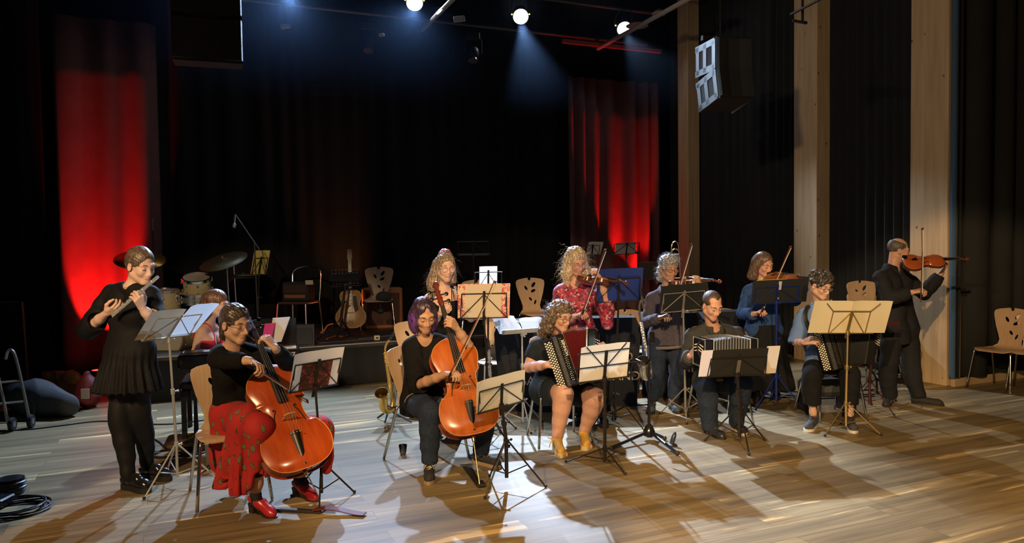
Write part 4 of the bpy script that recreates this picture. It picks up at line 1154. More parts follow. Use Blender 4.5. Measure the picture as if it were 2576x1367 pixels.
def make_accordionist1():
    J = dict(head=(1410, 794, -.12), neck=(1398, 852, 0), shR=(1352, 872, .0), elR=(1330, 925, -.04), wrR=(1376, 918, -.30), shL=(1452, 866, .05), elL=(1510, 905, .0), wrL=(1530, 878, -.16),
             hipR=(1368, 985, .05), hipL=(1425, 982, .08), knR=(1420, 990, -.36), knL=(1502, 1000, -.30), anR=(1400, 1112, -.30), anL=(1467, 1092, -.1))
    g = Fig('woman with curly brown hair and glasses playing a button accordion, in short dark dress', J, 6.38, True, 1.08, 'skin_rosy', 1.10, yaw=36, pitch=16, roll=-2)
    g.torso(g.S)
    for sd in 'RL': g.arm_prims(g.S, sd, 0, 2, .004); g.leg_prims(g.S, sd, 0, 2, .004, .0, k=.06)
    g.head(jaw=1.02)
    g.hand('R', at(1408, 918, 6.0), (.2, .55, -.35), (.9, .95, 1.0, 1.0), .6, .3)
    g.hand('L', at(1518, 865, 6.12), (-.5, -.1, -.3), (.9, .9, .9, .9), .5, .3)
    for sd in 'RL':
        d = Vector((.55 if sd == 'R' else .35, -1, -.25)).normalized()
        a = g.p['an' + sd]; g.S.cone(a - Vector((0, .0, .01)), a + Vector((d.x * .05, d.y * .05, -.045)), .034, .032, .02); g.S.cone(a + Vector((d.x * .05, d.y * .05, -.045)), a + Vector((d.x * .13, d.y * .13, -.078)), .032, .026, .02)
    lo = at(1310, 1180, 6.0); hi = at(1400, 850, 6.4); lo2 = at(1370, 1170, 6.05); hi2 = at(1545, 975, 6.2)
    g.finish(bare=[((lo.x - .05, lo.y - .2, .7), (hi.x, hi.y + .3, hi.z), .006), ((lo2.x, lo2.y - .45, .0), (hi2.x, hi2.y + .35, hi2.z), .006)])
    g.eyes(False, 'brow_dark'); g.glasses(mat('brown_frame', (.10, .03, .025), .3), .021, -.006, .0015)
    petrol = mat('petrol_cloth', (.012, .018, .024), .85, spec=.2, noise=.2, nscale=30)
    S = SDF(); g.torso(S, .016, .02)
    for sd in 'RL': P = g.arm_prims(S, sd, 0, .62, .018, .026); e2 = P(.62); S.cyl(e2, e2 - P(.5), .085, .1)
    for sd in 'RL':
        P = g.leg_prims(S, sd, 0, .72, .02, .026, .05); e2 = P(.72)
        S.cyl(P(.74), (P(.74) - P(.6)), .14, .3)
    S.cone(g.p['hipR'], lerp(g.p['knR'], g.p['knL'], .5) + (g.pel - lerp(g.p['knR'], g.p['knL'], .5)) * .42, .1, .07, .05)
    nk = g.p['neck']; S.cone(nk + g.up * .01, nk + g.up * .14, .062, .062, .01, '-'); S.cone(nk + g.fw * .06 + g.up * .03, nk + g.fw * .09 - g.up * .03, .05, .03, .01, '-')
    g.cloth('dress', S, petrol, .007, .005, 3, 41)
    def ex(E, C):
        for sd in (-1, 1): C((sd * .06, -.02, .02), (sd * .085, -.02, -.12), .045, .045, .03)
        C((-.05, -.05, .0), (-.085, -.07, -.17), .06, .045, .03); C((0, -.06, .0), (0, -.085, -.14), .08, .06, .03)
        C((-.01, .055, .098), (.05, .062, .05), .03, .02, .02)
    hm = hairmat('hair_curlybrown', (.07, .045, .028), (.24, .17, .11), .45)
    g.hair(hm, ex, mode='mix', amp=.006, freq=36, curl=.009, sides=False, hairline=-.002)
    g.wisps(hm, 260, .06, .0009, .011, .5, -.3, .12, 14, out=.8, turns=3.2)
    yel = mat('mustard_canvas', (.62, .36, .06), .8); rope = mat('espadrille_rope', (.66, .54, .30), .8, bump=.4, bscale=160)
    for sd, t in (('R', at(1415, 1163, 5.85)), ('L', at(1480, 1143, 5.95))):
        a = g.p['an' + sd]; P = g.shoe(sd, t, yel, rope, 'wedge', .07, .245, .045)
        B = MB()
        for dz in (.012, .0, -.010): B.tube([a + Vector((math.cos(q) * .037, math.sin(q) * .037, dz + .018 + .003 * math.sin(q * 2))) for q in [i / 12 * 6.283 for i in range(12)]], .0058, 6, closed=True)
        f = (Vector(t) - a); f.z = 0; f.normalize(); sx = Vector((-.9, -.45, 0)) if sd == 'R' else Vector((.6, -.8, 0)); c = a + sx * .036 + Vector((0, 0, .02))
        for l in ((-.035, .02), (.032, .018), (-.02, -.06), (.022, -.065)):
            B.tube(smooth_path([c, c + sx * .012 + Vector((l[0] * .5, 0, l[1] * .6 + .006)), c + sx * .008 + Vector((l[0], 0, l[1]))], 4), .005, 6)
        B.obj('ankle_ribbon', mat('ribbon_yellow', (.62, .48, .20), .7), g.root, world=True)
    return g
ACC1 = make_accordionist1()
def make_grey():
    J = dict(head=(1682, 678, -.05), neck=(1678, 732, 0), shR=(1641, 750, .0), elR=(1626, 812, -.06), wrR=(1660, 800, -.30), shL=(1716, 745, -.04), elL=(1762, 770, -.24), wrL=(1770, 714, -.40),
             hipR=(1655, 850, .0), hipL=(1703, 850, .0), knR=(1652, 940, -.02), knL=(1706, 940, -.03), anR=(1640, 1013, -.02), anL=(1692, 1008, .0))
    g = Fig('woman with grey curly hair and red glasses playing the violin, in mauve sweater', J, 7.55, True, .98, 'skin_tan', 1.12, yaw=14, pitch=4, roll=-3)
    g.torso(g.S)
    for sd in 'RL': g.arm_prims(g.S, sd, 0, 2); g.leg_prims(g.S, sd, 0, 2, k=.06)
    g.head(jaw=.96)
    g.hand('R', at(1684, 790, 7.12), (.2, .2, -.9), .9, .6, .3)
    g.hand('L', at(1752, 700, 7.1), (-.7, .2, .0), (1.1, 1.1, 1.0, .9), .5, .4)
    g.finish(); g.eyes(True, 'brow_dark'); g.glasses(mat('burgundy_frame', (.22, .03, .03), .3), .021, -.005, .0018, squash=.62)
    mauve = mat('mauve_knit', (.085, .075, .095), .9, spec=.2, noise=.15, nscale=40)
    g.top(mauve, 'sweater', .013, 1.93, 1.9, .006, .07, vneck=.13, collar_r=.064, amp=.006, freq=4, seed=51)
    g.collar(mauve, 2.75, .05, .068, .03, .03, 'hood', .05)
    MB().grid([g.pel - g.up * (.07 + .03 * j) + (g.lf * math.cos(a) * .20 + g.fw * math.sin(a) * .135) for j in range(2) for a in [i / 20 * 6.283 for i in range(21)]], 21, 2, .004).obj('waistband', mat('pale_mauve', (.16, .13, .13), .85), g.root, smooth=True, world=True)
    g.trousers(denim, 'jeans', .010, .016, 1.93, .02, seed=22, amp=.007)
    hm = hairmat('hair_grey', (.17, .17, .17), (.52, .54, .56), .5)
    def ex(E, C):
        E((0, -.07, .0), (.06, .04, .07), .03); C((-.05, -.05, -.02), (-.06, -.04, -.10), .04, .03, .03)
        E((0, -.0, .085), (.082, .085, .055), .03)
    g.hair(hm, ex, mode='mix', amp=.006, freq=36, curl=.009, hairline=-.002)
    g.wisps(hm, 260, .035, .0008, .009, .15, -.12, .16, 24, out=.9, turns=3)
    for sd, t in (('R', at(1628, 1045, 7.2)), ('L', at(1712, 1036, 7.3))): g.shoe(sd, t, mat('navy_suede', (.05, .07, .10), .7), rubber, 'sneaker', L=.26, lace=mat('dark_lace', (.03, .03, .035), .7))
    return g
GREY = make_grey()

def make_blue():
    J = dict(head=(1921, 665, -.05), neck=(1918, 715, 0), shR=(1884, 733, .0), elR=(1868, 790, -.05), wrR=(1902, 790, -.28), shL=(1953, 728, -.04), elL=(2000, 755, -.2), wrL=(2024, 716, -.32),
             hipR=(1898, 835, .0), hipL=(1945, 835, .0), knR=(1905, 915, -.02), knL=(1948, 915, -.03), anR=(1906, 990, -.05), anL=(1952, 985, .1))
    g = Fig('woman with straight brown hair playing the violin, in blue shirt and long dark skirt', J, 8.0, True, .98, 'skin_rosy', 1.10, yaw=22, pitch=18, roll=2)
    g.torso(g.S)
    for sd in 'RL': g.arm_prims(g.S, sd, 0, 2); g.leg_prims(g.S, sd, 0, 2, k=.06)
    g.head(jaw=1.05)
    g.hand('R', at(1920, 778, 7.6), (.2, .2, -.9), .9, .6, .3)
    g.hand('L', at(2006, 703, 7.62), (-.7, .2, .0), (1.1, 1.1, 1.0, .9), .5, .4)
    g.finish(); g.eyes(True, 'brow_dark')
    bl = mat('blue_denim_shirt', (.025, .065, .20), .85, spec=.2, noise=.2, nscale=40)
    g.top(bl, 'shirt', .016, 1.80, 1.8, .014, .05, vneck=.06, collar_r=.064, amp=.009, freq=4, seed=61, loose=.01)
    g.collar(bl)
    S = SDF(); wl = g.pel + g.up * .08; hem = Vector((g.pel.x + .02, g.pel.y - .02, .12))
    for i in range(12):
        a = i / 12 * 6.283; dv = g.lf * math.cos(a) * 1.3 + g.fw * math.sin(a)
        S.cone(wl + dv * .06, hem + dv * .17, .07, .07, .05)
    S.cone(wl, hem, .1, .18, .05); S.cyl(hem, (0, 0, -1), .6, .3); S.cyl(wl, (0, 0, 1), .6, .3)
    def fold(v, f):
        nrm = vnormals(v, f); q = v - np.array(g.pel); a = np.arctan2(q[:, 1], q[:, 0]); t = np.clip((g.pel.z - v[:, 2]) / .5, 0, 1)
        return v + nrm * (np.sin(a * 13 + np.sin(v[:, 2] * 5)) * .016 * t)[:, None]
    g.cloth('skirt', S, blacktr, .009, .004, 3, 4, fn=fold)
    def ex(E, C):
        C((-.05, -.03, .0), (-.075, -.03, -.13), .055, .05, .03); C((-.055, -.05, -.02), (-.09, -.05, -.14), .05, .035, .03)
        C((0, -.06, .0), (0, -.075, -.13), .085, .065, .03); C((.065, -.02, .0), (.078, -.01, -.12), .03, .03, .02)
    g.hair(hairmat('hair_brown', (.085, .05, .033), (.26, .17, .12)), ex, mode='down', amp=.004, freq=60, sides=False, hairline=.014)
    for sd, t in (('R', at(1905, 1010, 7.7)), ('L', at(1953, 1005, 7.8))): g.shoe(sd, t, leather, rubber, 'loafer', L=.26)
    return g
BLUE = make_blue()

def make_bandoneonist():
    J = dict(head=(1791, 768, -.12), neck=(1795, 825, 0), shR=(1744, 845, .0), elR=(1731, 905, -.06), wrR=(1738, 900, -.34), shL=(1852, 842, .04), elL=(1888, 900, .0), wrL=(1895, 890, -.2),
             hipR=(1770, 965, .05), hipL=(1835, 963, .05), knR=(1780, 975, -.36), knL=(1868, 968, -.34), anR=(1786, 1086, -.3), anL=(1850, 1074, -.18))
    J['elR'] = (1727, 912, .04); J['wrR'] = (1738, 895, -.22)
    g = Fig('man with receding hair seated playing a bandoneon, in dark olive shirt', J, 6.88, False, 1.03, 'skin_rosy', 1.10, yaw=18, pitch=24, roll=0)
    g.torso(g.S)
    for sd in 'RL': g.arm_prims(g.S, sd, 0, 2); g.leg_prims(g.S, sd, 0, 2, k=.06)
    g.head(jaw=1.08, nose=1.05)
    g.hand('R', at(1762, 878, 6.46), (.5, .2, -.1), (.9, .9, .9, .9), .3, .6)
    g.hand('L', at(1885, 885, 6.55), (-.6, -.2, -.1), .8)
    g.finish(); g.eyes(True, 'brow_dark')
    ol = mat('olive_shirt', (.042, .044, .046), .85, spec=.25, noise=.12, nscale=50)
    g.top(ol, 'shirt', .018, 1.86, 1.86, .012, .06, vneck=.05, collar_r=.066, amp=.010, freq=3.4, seed=71, loose=.01)
    g.collar(ol, 2.7, .05, .068, .03)
    for i in range(4): MB().sph(g.p['neck'] + g.fw * (.128 + i * .004) - g.up * (.10 + i * .08), .005, 8).obj('shirt_button', mat('dark_button', (.02, .02, .02), .4), g.root, world=True)
    g.trousers(denim, 'jeans', .010, .028, 1.95, .03, seed=23, amp=.009)
    def ex(E, C): pass
    def cu(E, C):
        E((-.052, .075, .078), (.035, .04, .03), .02, '-'); E((.052, .075, .078), (.035, .04, .03), .02, '-'); E((0, .10, .035), (.07, .05, .05), .02, '-')
        C((0, -.08, -.13), (0, -.05, -.14), .07, .07, .02, '-')
    g.hair(hairmat('hair_cropped', (.045, .030, .022), (.12, .085, .065), .6), ex, cu, mode='mix', amp=.0012, freq=90, vol=-.003)
    blk_, gum = mat('black_suede', (.02, .02, .022), .7), mat('offwhite_sole', (.55, .5, .38), .7)
    g.shoe('R', at(1800, 1112, 6.5), mat('patent_toe', (.03, .035, .045), .25), rubber, 'oxford', L=.285, lace=mat('brown_lace', (.2, .15, .08), .7))
    g.shoe('L', at(1885, 1103, 6.4), blk_, gum, 'sneaker', L=.29, lace=MATS['brown_lace'])
    return g
BANDO = make_bandoneonist()

def make_young():
    J = dict(head=(2064, 718, -.12), neck=(2064, 775, 0), shR=(2023, 792, .0), elR=(2003, 862, -.05), wrR=(2022, 862, -.30), shL=(2112, 790, .04), elL=(2165, 845, .05), wrL=(2178, 855, -.15),
             hipR=(2050, 925, .05), hipL=(2115, 922, .05), knR=(2042, 945, -.36), knL=(2140, 942, -.34), anR=(2046, 1055, -.34), anL=(2138, 1058, -.38))
    g = Fig('young man with curly dark hair and glasses playing an accordion, in light blue shirt', J, 7.1, False, .95, 'skin_fair', 1.06, yaw=24, pitch=20, roll=0)
    g.torso(g.S)
    for sd in 'RL': g.arm_prims(g.S, sd, 0, 2, -.004); g.leg_prims(g.S, sd, 0, 2, -.008, k=.05)
    g.head()
    g.hand('R', at(2052, 855, 6.72), (.3, .4, -.4), .8, .6, .3)
    g.hand('L', at(2185, 850, 6.85), (-.6, -.2, -.1), .8)
    lo = at(2000, 900, 6.9); hi = at(2060, 830, 7)
    g.finish(bare=[((lo.x - .1, lo.y - .25, lo.z), (hi.x, hi.y + .2, hi.z), .006)]); g.eyes(True, 'brow_dark'); g.glasses(mat('dark_frame', (.03, .025, .03), .3), .022, -.006, .0015)
    bl = mat('light_blue_shirt', (.13, .23, .50), .85, spec=.2)
    g.top(bl, 'shirt', .017, .92, .92, .022, .06, vneck=.05, collar_r=.064, amp=.009, freq=3.6, seed=81, loose=.01)
    g.collar(bl)
    g.trousers(blacktr, e=.014, e1=.026, t1=1.66, waist=.03, seed=24, amp=.006)
    def ex(E, C):
        r = random.Random(5)
        for i in range(26):
            a = r.uniform(-2.6, 2.6); z = r.uniform(.03, .12); q = math.sqrt(max(0, 1 - ((z - .035) / .1) ** 2))
            E((math.sin(a) * .085 * q, -.012 + .098 * math.cos(a) * q, z), (.026, .026, .024), .012)
        E((0, .075, .085), (.05, .025, .02), .02)
    g.hair(hairmat('hair_curlyblack', (.028, .024, .022), (.085, .075, .07), .45), ex, mode='mix', amp=.005, freq=40, curl=.007, hairline=-.002)
    gr = mat('grey_mesh', (.05, .055, .065), .8)
    for sd, t in (('R', at(2020, 1098, 6.5)), ('L', at(2155, 1103, 6.4))): g.shoe(sd, t, gr, whitesole, 'trainer', L=.28, lace=mat('dark_lace', (.03, .03, .035), .7))
    return g
YOUNG = make_young()

def make_suit():
    J = dict(head=(2260, 630, 0), neck=(2246, 678, 0), shR=(2216, 697, -.10), elR=(2236, 752, -.22), wrR=(2294, 736, -.28), shL=(2275, 698, .14), elL=(2325, 740, -.05), wrL=(2368, 687, -.12),
             hipR=(2243, 828, -.02), hipL=(2285, 826, .08), knR=(2237, 915, -.05), knL=(2292, 910, .03), anR=(2238, 1003, .0), anL=(2312, 1006, -.06))
    g = Fig('balding man standing at the right playing the violin in dark suit', J, 7.72, False, .98, 'skin_rosy', 1.08, yaw=74, pitch=10, roll=0)
    g.torso(g.S)
    for sd in 'RL': g.arm_prims(g.S, sd, 0, 2); g.leg_prims(g.S, sd, 0, 2, k=.06)
    g.head(jaw=1.06, nose=1.05)
    g.hand('R', at(2322, 730, 7.4), (.2, .2, -.9), .9, .6, .3)
    g.hand('L', at(2386, 658, 7.55), (-.5, .3, .3), (1.1, 1.1, 1.0, .9), .5, .4)
    g.finish(); g.eyes(True, 'brow_dark')
    su = mat('charcoal_suit', (.014, .016, .021), .85, spec=.25, noise=.12, nscale=40)
    g.top(su, 'jacket', .020, 1.92, 1.9, .008, .14, vneck=.2, collar_r=.07, amp=.009, freq=3, seed=91, loose=.01)
    S = SDF(); g.torso(S, .009); nk = g.p['neck']; S.cone(nk + g.up * .015, nk + g.up * .14, .062, .062, .01, '-'); S.cyl(g.pel, -g.up, .4, .3)
    g.cloth('shirt', S, blackcloth, .008, 0)
    g.collar(su, 2.5, .05, .070, .03)
    g.trousers(su, e=.014, e1=.032, t1=1.96, waist=.05, seed=25, amp=.009)
    def cu(E, C):
        E((0, .03, .13), (.078, .115, .075), .015, '-'); E((0, .11, .04), (.09, .06, .06), .02, '-')
        C((0, -.09, -.12), (0, -.05, -.13), .07, .07, .02, '-')
    g.hair(hairmat('hair_shortgrey', (.06, .05, .045), (.16, .14, .13), .6), None, cu, mode='mix', amp=.0008, freq=90, vol=-.004)
    bs = mat('black_shine_shoe', (.03, .035, .045), .2)
    g.shoe('R', at(2212, 1024, 7.35), bs, rubber, 'oxford', L=.29); g.shoe('L', at(2372, 1030, 7.55), mat('dark_suede', (.02, .02, .018), .8), rubber, 'oxford', L=.30)
    return g
SUIT = make_suit()
# ---------------------------------------------------------------- chairs
chrome = mat('chrome', (.62, .62, .62), .18, 1.0)
def ply_material():
    m = bpy.data.materials.new('beech_ply'); m.use_nodes = True; nt = m.node_tree; p = _principled(m); N = nt.nodes.new; K = nt.links.new
    tc = N('ShaderNodeTexCoord'); mp = N('ShaderNodeMapping'); mp.inputs['Scale'].default_value = (38, 4, 3); K(tc.outputs['Object'], mp.inputs['Vector'])
    n = N('ShaderNodeTexNoise'); n.inputs['Scale'].default_value = 1.5; n.inputs['Detail'].default_value = 4; K(mp.outputs[0], n.inputs['Vector'])
    r = N('ShaderNodeValToRGB'); K(n.outputs['Fac'], r.inputs[0]); r.color_ramp.elements[0].position = .3; r.color_ramp.elements[1].position = .7
    r.color_ramp.elements[0].color = (.50, .335, .20, 1); r.color_ramp.elements[1].color = (.60, .42, .27, 1)
    K(r.outputs[0], p.inputs['Base Color']); p.inputs['Roughness'].default_value = .35; return m
PLY = ply_material()
def shell_mesh():
    # s runs from the seat front (0) over the bend to the back top
    prof = [(.21, .438), (.17, .452), (.10, .452), (0, .446), (-.09, .444), (-.145, .452), (-.175, .478), (-.19, .52), (-.205, .60), (-.222, .70), (-.238, .80), (-.243, .875)]
    pr = smooth_path([(0, y, z) for y, z in prof], 5); ln = [0]
    for a, b in zip(pr, pr[1:]): ln.append(ln[-1] + (b - a).length)
    T = ln[-1]
    def cv(s):
        s = max(0, min(T, s)); i = 0
        while i < len(ln) - 2 and ln[i + 1] < s: i += 1
        return lerp(pr[i], pr[i + 1], (s - ln[i]) / (ln[i + 1] - ln[i]))
    sb = next(ln[i] for i, q in enumerate(pr) if q.z > .475 and q.y < -.1)
    W = [(0, .13), (.012, .165), (.04, .192), (.10, .203), (.25, .20), (sb - .05, .165), (sb + .0, .125), (sb + .05, .118), (sb + .12, .140), (sb + .20, .168), (sb + .30, .192), (sb + .345, .197), (sb + .375, .188), (sb + .392, .15)]
    k = (T - 0) / (sb + .392); right = []
    for a, w in W: right.append((w, a * k))
    outline = [(p[0], p[1]) for p in right] + [(.08, T + .012), (.030, T + .018), (.026, T - .004), (.008, T - .024), (-.010, T - .006), (-.012, T + .018), (-.08, T + .012)] + [(-p[0], p[1]) for p in right[::-1]]
    holes = []
    for cx, cz, a, b, ang in ((-.058, T - .115, .016, .034, 32), (.048, T - .075, .020, .040, -38), (.040, T - .155, .018, .035, -66), (-.004, T - .262, .015, .029, 40), (.058, T - .305, .014, .033, -24)):
        cx, ang = -cx, -ang; c, s_ = math.cos(math.radians(ang)), math.sin(math.radians(ang))
        holes.append([(cx + c * a * math.cos(t) - s_ * b * math.sin(t), cz + s_ * a * math.cos(t) + c * b * math.sin(t)) for t in [i / 14 * 6.2832 for i in range(14)]])
    def inside(p, poly):
        r = False; j = len(poly) - 1
        for i in range(len(poly)):
            if (poly[i][1] > p[1]) != (poly[j][1] > p[1]) and p[0] < (poly[j][0] - poly[i][0]) * (p[1] - poly[i][1]) / (poly[j][1] - poly[i][1]) + poly[i][0]: r = not r
            j = i
        return r
    pts = []; edges = []
    for loop in [outline] + holes:
        n0 = len(pts); pts += loop; edges += [(n0 + i, n0 + (i + 1) % len(loop)) for i in range(len(loop))]
    y = .02
    while y < T:
        x = -.18
        while x <= .181:
            if inside((x, y), outline) and not any(inside((x, y), h_) for h_ in holes): pts.append((x, y))
            x += .04
        y += .022
    r = delaunay_2d_cdt([Vector(p) for p in pts], edges, [], 0, 1e-6)
    vs, fs = r[0], r[2]
    keep = []
    for f in fs:
        c = (sum(vs[i].x for i in f) / len(f), sum(vs[i].y for i in f) / len(f))
        if inside(c, outline) and not any(inside(c, h_) for h_ in holes): keep.append(f)
    def m3(p, off):
        s = min(p.y, T); q = cv(s); q2 = cv(min(T, s + .004)); q1 = cv(max(0, s - .004)); t = (q2 - q1).normalized(); n = Vector((0, -t.z, t.y))
        q = q + t * max(0, p.y - T)
        return Vector((p.x, q.y, q.z)) + n * (off - .40 * p.x * p.x * (1 if s > sb else .25))
    top = [m3(v, 0) for v in vs]; bot = [m3(v, .011) for v in vs]; n = len(vs)
    F = [tuple(f) for f in keep] + [tuple(n + i for i in f[::-1]) for f in keep]
    cnt = {}
    for f in keep:
        for i in range(len(f)):
            a, b = f[i], f[(i + 1) % len(f)]
            if (b, a) in cnt: del cnt[(b, a)]
            else: cnt[(a, b)] = 1
    for a, b in cnt: F.append((b, a, n + a, n + b))
    return top + bot, F
_sv, _sf = shell_mesh()
def make_chair():
    t = empty('chair')
    mesh_obj('seat_shell', [tuple(v) for v in _sv], _sf, PLY, t, 'auto')
    for sd in (-1, 1):
        MB().tube(smooth_path([(sd * .235, .235, .006), (sd * .195, .165, .405), (sd * .188, .148, .428), (sd * .18, .12, .434)], 4), .0115, 8).obj('leg', chrome, t, True)
        MB().tube(smooth_path([(sd * .215, -.27, .006), (sd * .178, -.150, .405), (sd * .172, -.130, .428), (sd * .168, -.10, .434)], 4), .0115, 8).obj('leg', chrome, t, True)
        MB().tube([(sd * .18, .125, .434), (sd * .168, -.105, .434)], .0115, 8).obj('seat_rail', chrome, t, True)
    return t
CHAIR0 = make_chair(); _ch_used = False
def chair(loc, yaw, label, z=0.0, group='beech chairs with leaf shaped holes'):
    """yaw 0 faces the camera, 90 faces photo right"""
    global _ch_used
    t = CHAIR0 if not _ch_used else copy_tree(CHAIR0); _ch_used = True
    t.location = (loc[0], loc[1], z); t.rotation_euler = (0, 0, math.radians(yaw) + math.pi)
    tag(t, label, 'chair', group); return t

# ---------------------------------------------------------------- music stands
paper = mat('paper', (.72, .65, .48), .85, noise=.03, nscale=3); paperw = mat('paper_white', (.78, .79, .80), .85)
def translucent(m, f=.42):
    nt = m.node_tree; pr_ = _principled(m); out = nt.nodes['Material Output']; tr = nt.nodes.new('ShaderNodeBsdfTranslucent'); mx = nt.nodes.new('ShaderNodeMixShader')
    lk = pr_.inputs['Base Color'].links
    if lk: nt.links.new(lk[0].from_socket, tr.inputs['Color'])
    else: tr.inputs['Color'].default_value = pr_.inputs['Base Color'].default_value
    mx.inputs[0].default_value = f; nt.links.new(pr_.outputs[0], mx.inputs[1]); nt.links.new(tr.outputs[0], mx.inputs[2]); nt.links.new(mx.outputs[0], out.inputs['Surface'])
translucent(paper, .16); translucent(paperw, .5)
ink = mat('ink', (.03, .03, .03), .8)
def stand(base, bl, br, tl, m, label, spread=.27, tripod_h=.24, ang=20, mast=True, lip=.045, style='wire', pole_r=.008, kn=None, wfac=1.0, hfac=.72, name='music_stand', foot=None, knob=None):
    """folding wire stand. base floor point; bl, br, tl = desk ledge ends and the top left corner (world)"""
    t = empty(name, (base[0], base[1], 0)); tag(t, label, 'music stand', 'music stands')
    bl, br, tl = Vector(bl), Vector(br), Vector(tl)
    X = (br - bl); W = X.length; X.normalize(); Z = (tl - bl); Z = (Z - X * Z.dot(X)); H = Z.length; Z.normalize(); Nn = X.cross(Z).normalized()   # Nn points away from camera (player side) or toward
    if Nn.z < 0: Nn = -Nn
    c = (bl + br) / 2; b = Vector((base[0], base[1], 0))
    for i in range(3):
        a = math.radians(ang + i * 120); d = Vector((math.cos(a), math.sin(a), 0)); ft = b + d * spread
        B = MB(); B.tube([b + Vector((0, 0, tripod_h)) + d * .014, ft + Vector((0, 0, .008))], .0062, 6)
        B.tube([b + Vector((0, 0, tripod_h * .30)), lerp(b + Vector((0, 0, tripod_h)), ft, .52)], .0045, 5)
        lg = B.obj('leg', m, t, world=True)
        MB().sph(ft + Vector((0, 0, .012)), .012, 8).obj('rubber_foot', rubber, lg, world=True)
    topm = c + Z * .03 - Nn * .01
    j = b + Vector((0, 0, tripod_h)); ax = (topm - j)
    MB().tube([b + Vector((0, 0, tripod_h * .22)), j, lerp(j, topm, .5)], pole_r * 1.25, 8).obj('lower_pole', m, t, world=True)
    MB().tube([lerp(j, topm, .48), topm], pole_r, 8).obj('upper_pole', m, t, world=True)
    kb = lerp(j, topm, .5)
    for q in (kb, j, lerp(j, topm, .97)):
        B = MB(); B.lathe([(pole_r * 1.7, -.018), (pole_r * 1.9, 0), (pole_r * 1.7, .018)], q, ax, 10); B.tube([q, q + X * .035], .004, 6); B.sph(q + X * .038, .010, 8, (1, .4, 1)); B.obj('clamp_knob', knob or m, t, world=True)
    P = lambda u, v, n=0: c + X * u + Z * v + Nn * n
    h2 = H * hfac; w2 = W / 2 * wfac
    B = MB(); M = frame(P(0, 0), X, Nn)
    # ledge
    B.box(P(0, -.004, lip / 2), (W, lip, .004), Matrix([list(r) for r in zip(X, Nn, Z)]).to_4x4() if False else Matrix(((X.x, Nn.x, Z.x, 0), (X.y, Nn.y, Z.y, 0), (X.z, Nn.z, Z.z, 0), (0, 0, 0, 1))))
    B.tube([P(-W / 2, 0), P(W / 2, 0)], .005, 6)
    B.obj('ledge', m, t, world=True)
    RM = Matrix(((X.x, Nn.x, Z.x, 0), (X.y, Nn.y, Z.y, 0), (X.z, Nn.z, Z.z, 0), (0, 0, 0, 1)))
    if style == 'wire':
        MB().box(P(0, h2 * .5 - .02, -.006), (.020, .005, h2 + .09), RM).obj('mast', m, t, world=True)
        B = MB(); wt = w2 * .92
        for sg in (-1, 1):
            B.tube([P(sg * w2 * .97, 0), P(sg * wt, h2)], .0042, 6); B.tube([P(sg * w2 * .97, 0), P(0, h2 * .97)], .0038, 6); B.tube([P(0, h2), P(sg * wt, h2)], .0048, 6)
            B.tube([P(sg * wt, h2), P(sg * wt * .97, h2 * .45)], .003, 5)
        B.obj('wire_frame', m, t, world=True)
    elif style == 'tall':
        MB().box(P(0, h2 * .5 - .02, -.006), (.024, .005, h2 + .06), RM).obj('mast', m, t, world=True)
        B = MB()
        for sg in (-1, 1):
            B.tube([P(sg * w2 * .86, 0), P(sg * w2 * .86, h2)], .005, 6); B.tube([P(0, h2), P(sg * w2 * .86, h2)], .005, 6); B.tube([P(0, h2 * .5), P(sg * w2 * 1.12, h2 * .5)], .005, 6); B.tube([P(0, h2 * .42), P(sg * w2 * .45, h2 * 1.0), P(sg * w2 * .62, h2 * 1.22)], .0045, 6)
        B.obj('wire_frame', m, t, world=True)
    elif style == 'x':
        MB().box(P(0, h2 * .5 - .02, -.006), (.024, .005, h2 + .05), RM).obj('mast', m, t, world=True)
        B = MB()
        for sg in (-1, 1):
            B.tube([P(sg * w2 * .70, 0), P(sg * w2 * .70, h2)], .0045, 6); B.tube([P(0, h2), P(sg * w2 * .70, h2), P(sg * w2 * 1.0, h2 * 1.35)], .0045, 6); B.tube([P(sg * w2 * .66, 0), P(0, h2 * .98)], .004, 6)
        B.obj('wire_frame', m, t, world=True)
    elif style == 'solid':
        B = MB(); B.box(P(0, H / 2, 0), (W, .004, H), RM, bev=.0015); B.obj('desk_plate', m, t, world=True)
    t['_P'] = 0
    return t, P, W, H, (X, Z, Nn)
def sheet(P, x0, x1, y0, y1, m, label, n0=.006, bow=.012, tilt=0.0, lines=False, cat='sheet music', name='sheet_music', dog=0.0, group='sheets of music on the stands', thick=.0012):
    """a slightly bowed sheet leaning on a desk; x0..x1, y0..y1 in desk coordinates"""
    pts = []; nu, nv = 9, 5
    for j in range(nv):
        for i in range(nu):
            u, v = i / (nu - 1), j / (nv - 1)
            x = x0 + (x1 - x0) * u + tilt * v; y = y0 + (y1 - y0) * v + dog * math.sin(u * 3.1416) * v * .3
            pts.append(P(x, y, n0 + bow * (math.sin(u * math.pi) * v + .3 * v * math.sin(u * 9))))
    c = P((x0 + x1) / 2, y0, 0)
    t = empty(name, tuple(c)); tag(t, label, cat, group)
    B = MB(); B.grid(pts, nu, nv, -thick)
    B.obj('page', m, t, True, world=True)
    return t
def staves(t, P, x0, x1, y0, y1, n0, m=None, rows=7, side=-1):
    B = MB()
    for r_ in range(rows):
        yy = y0 + (y1 - y0) * (r_ + .5) / rows
        for k in range(5):
            z = yy + (k - 2) * .0022
            B.box(P((x0 + x1) / 2, z, n0), (abs(x1 - x0) * .86, .0005, .0005))
    return B

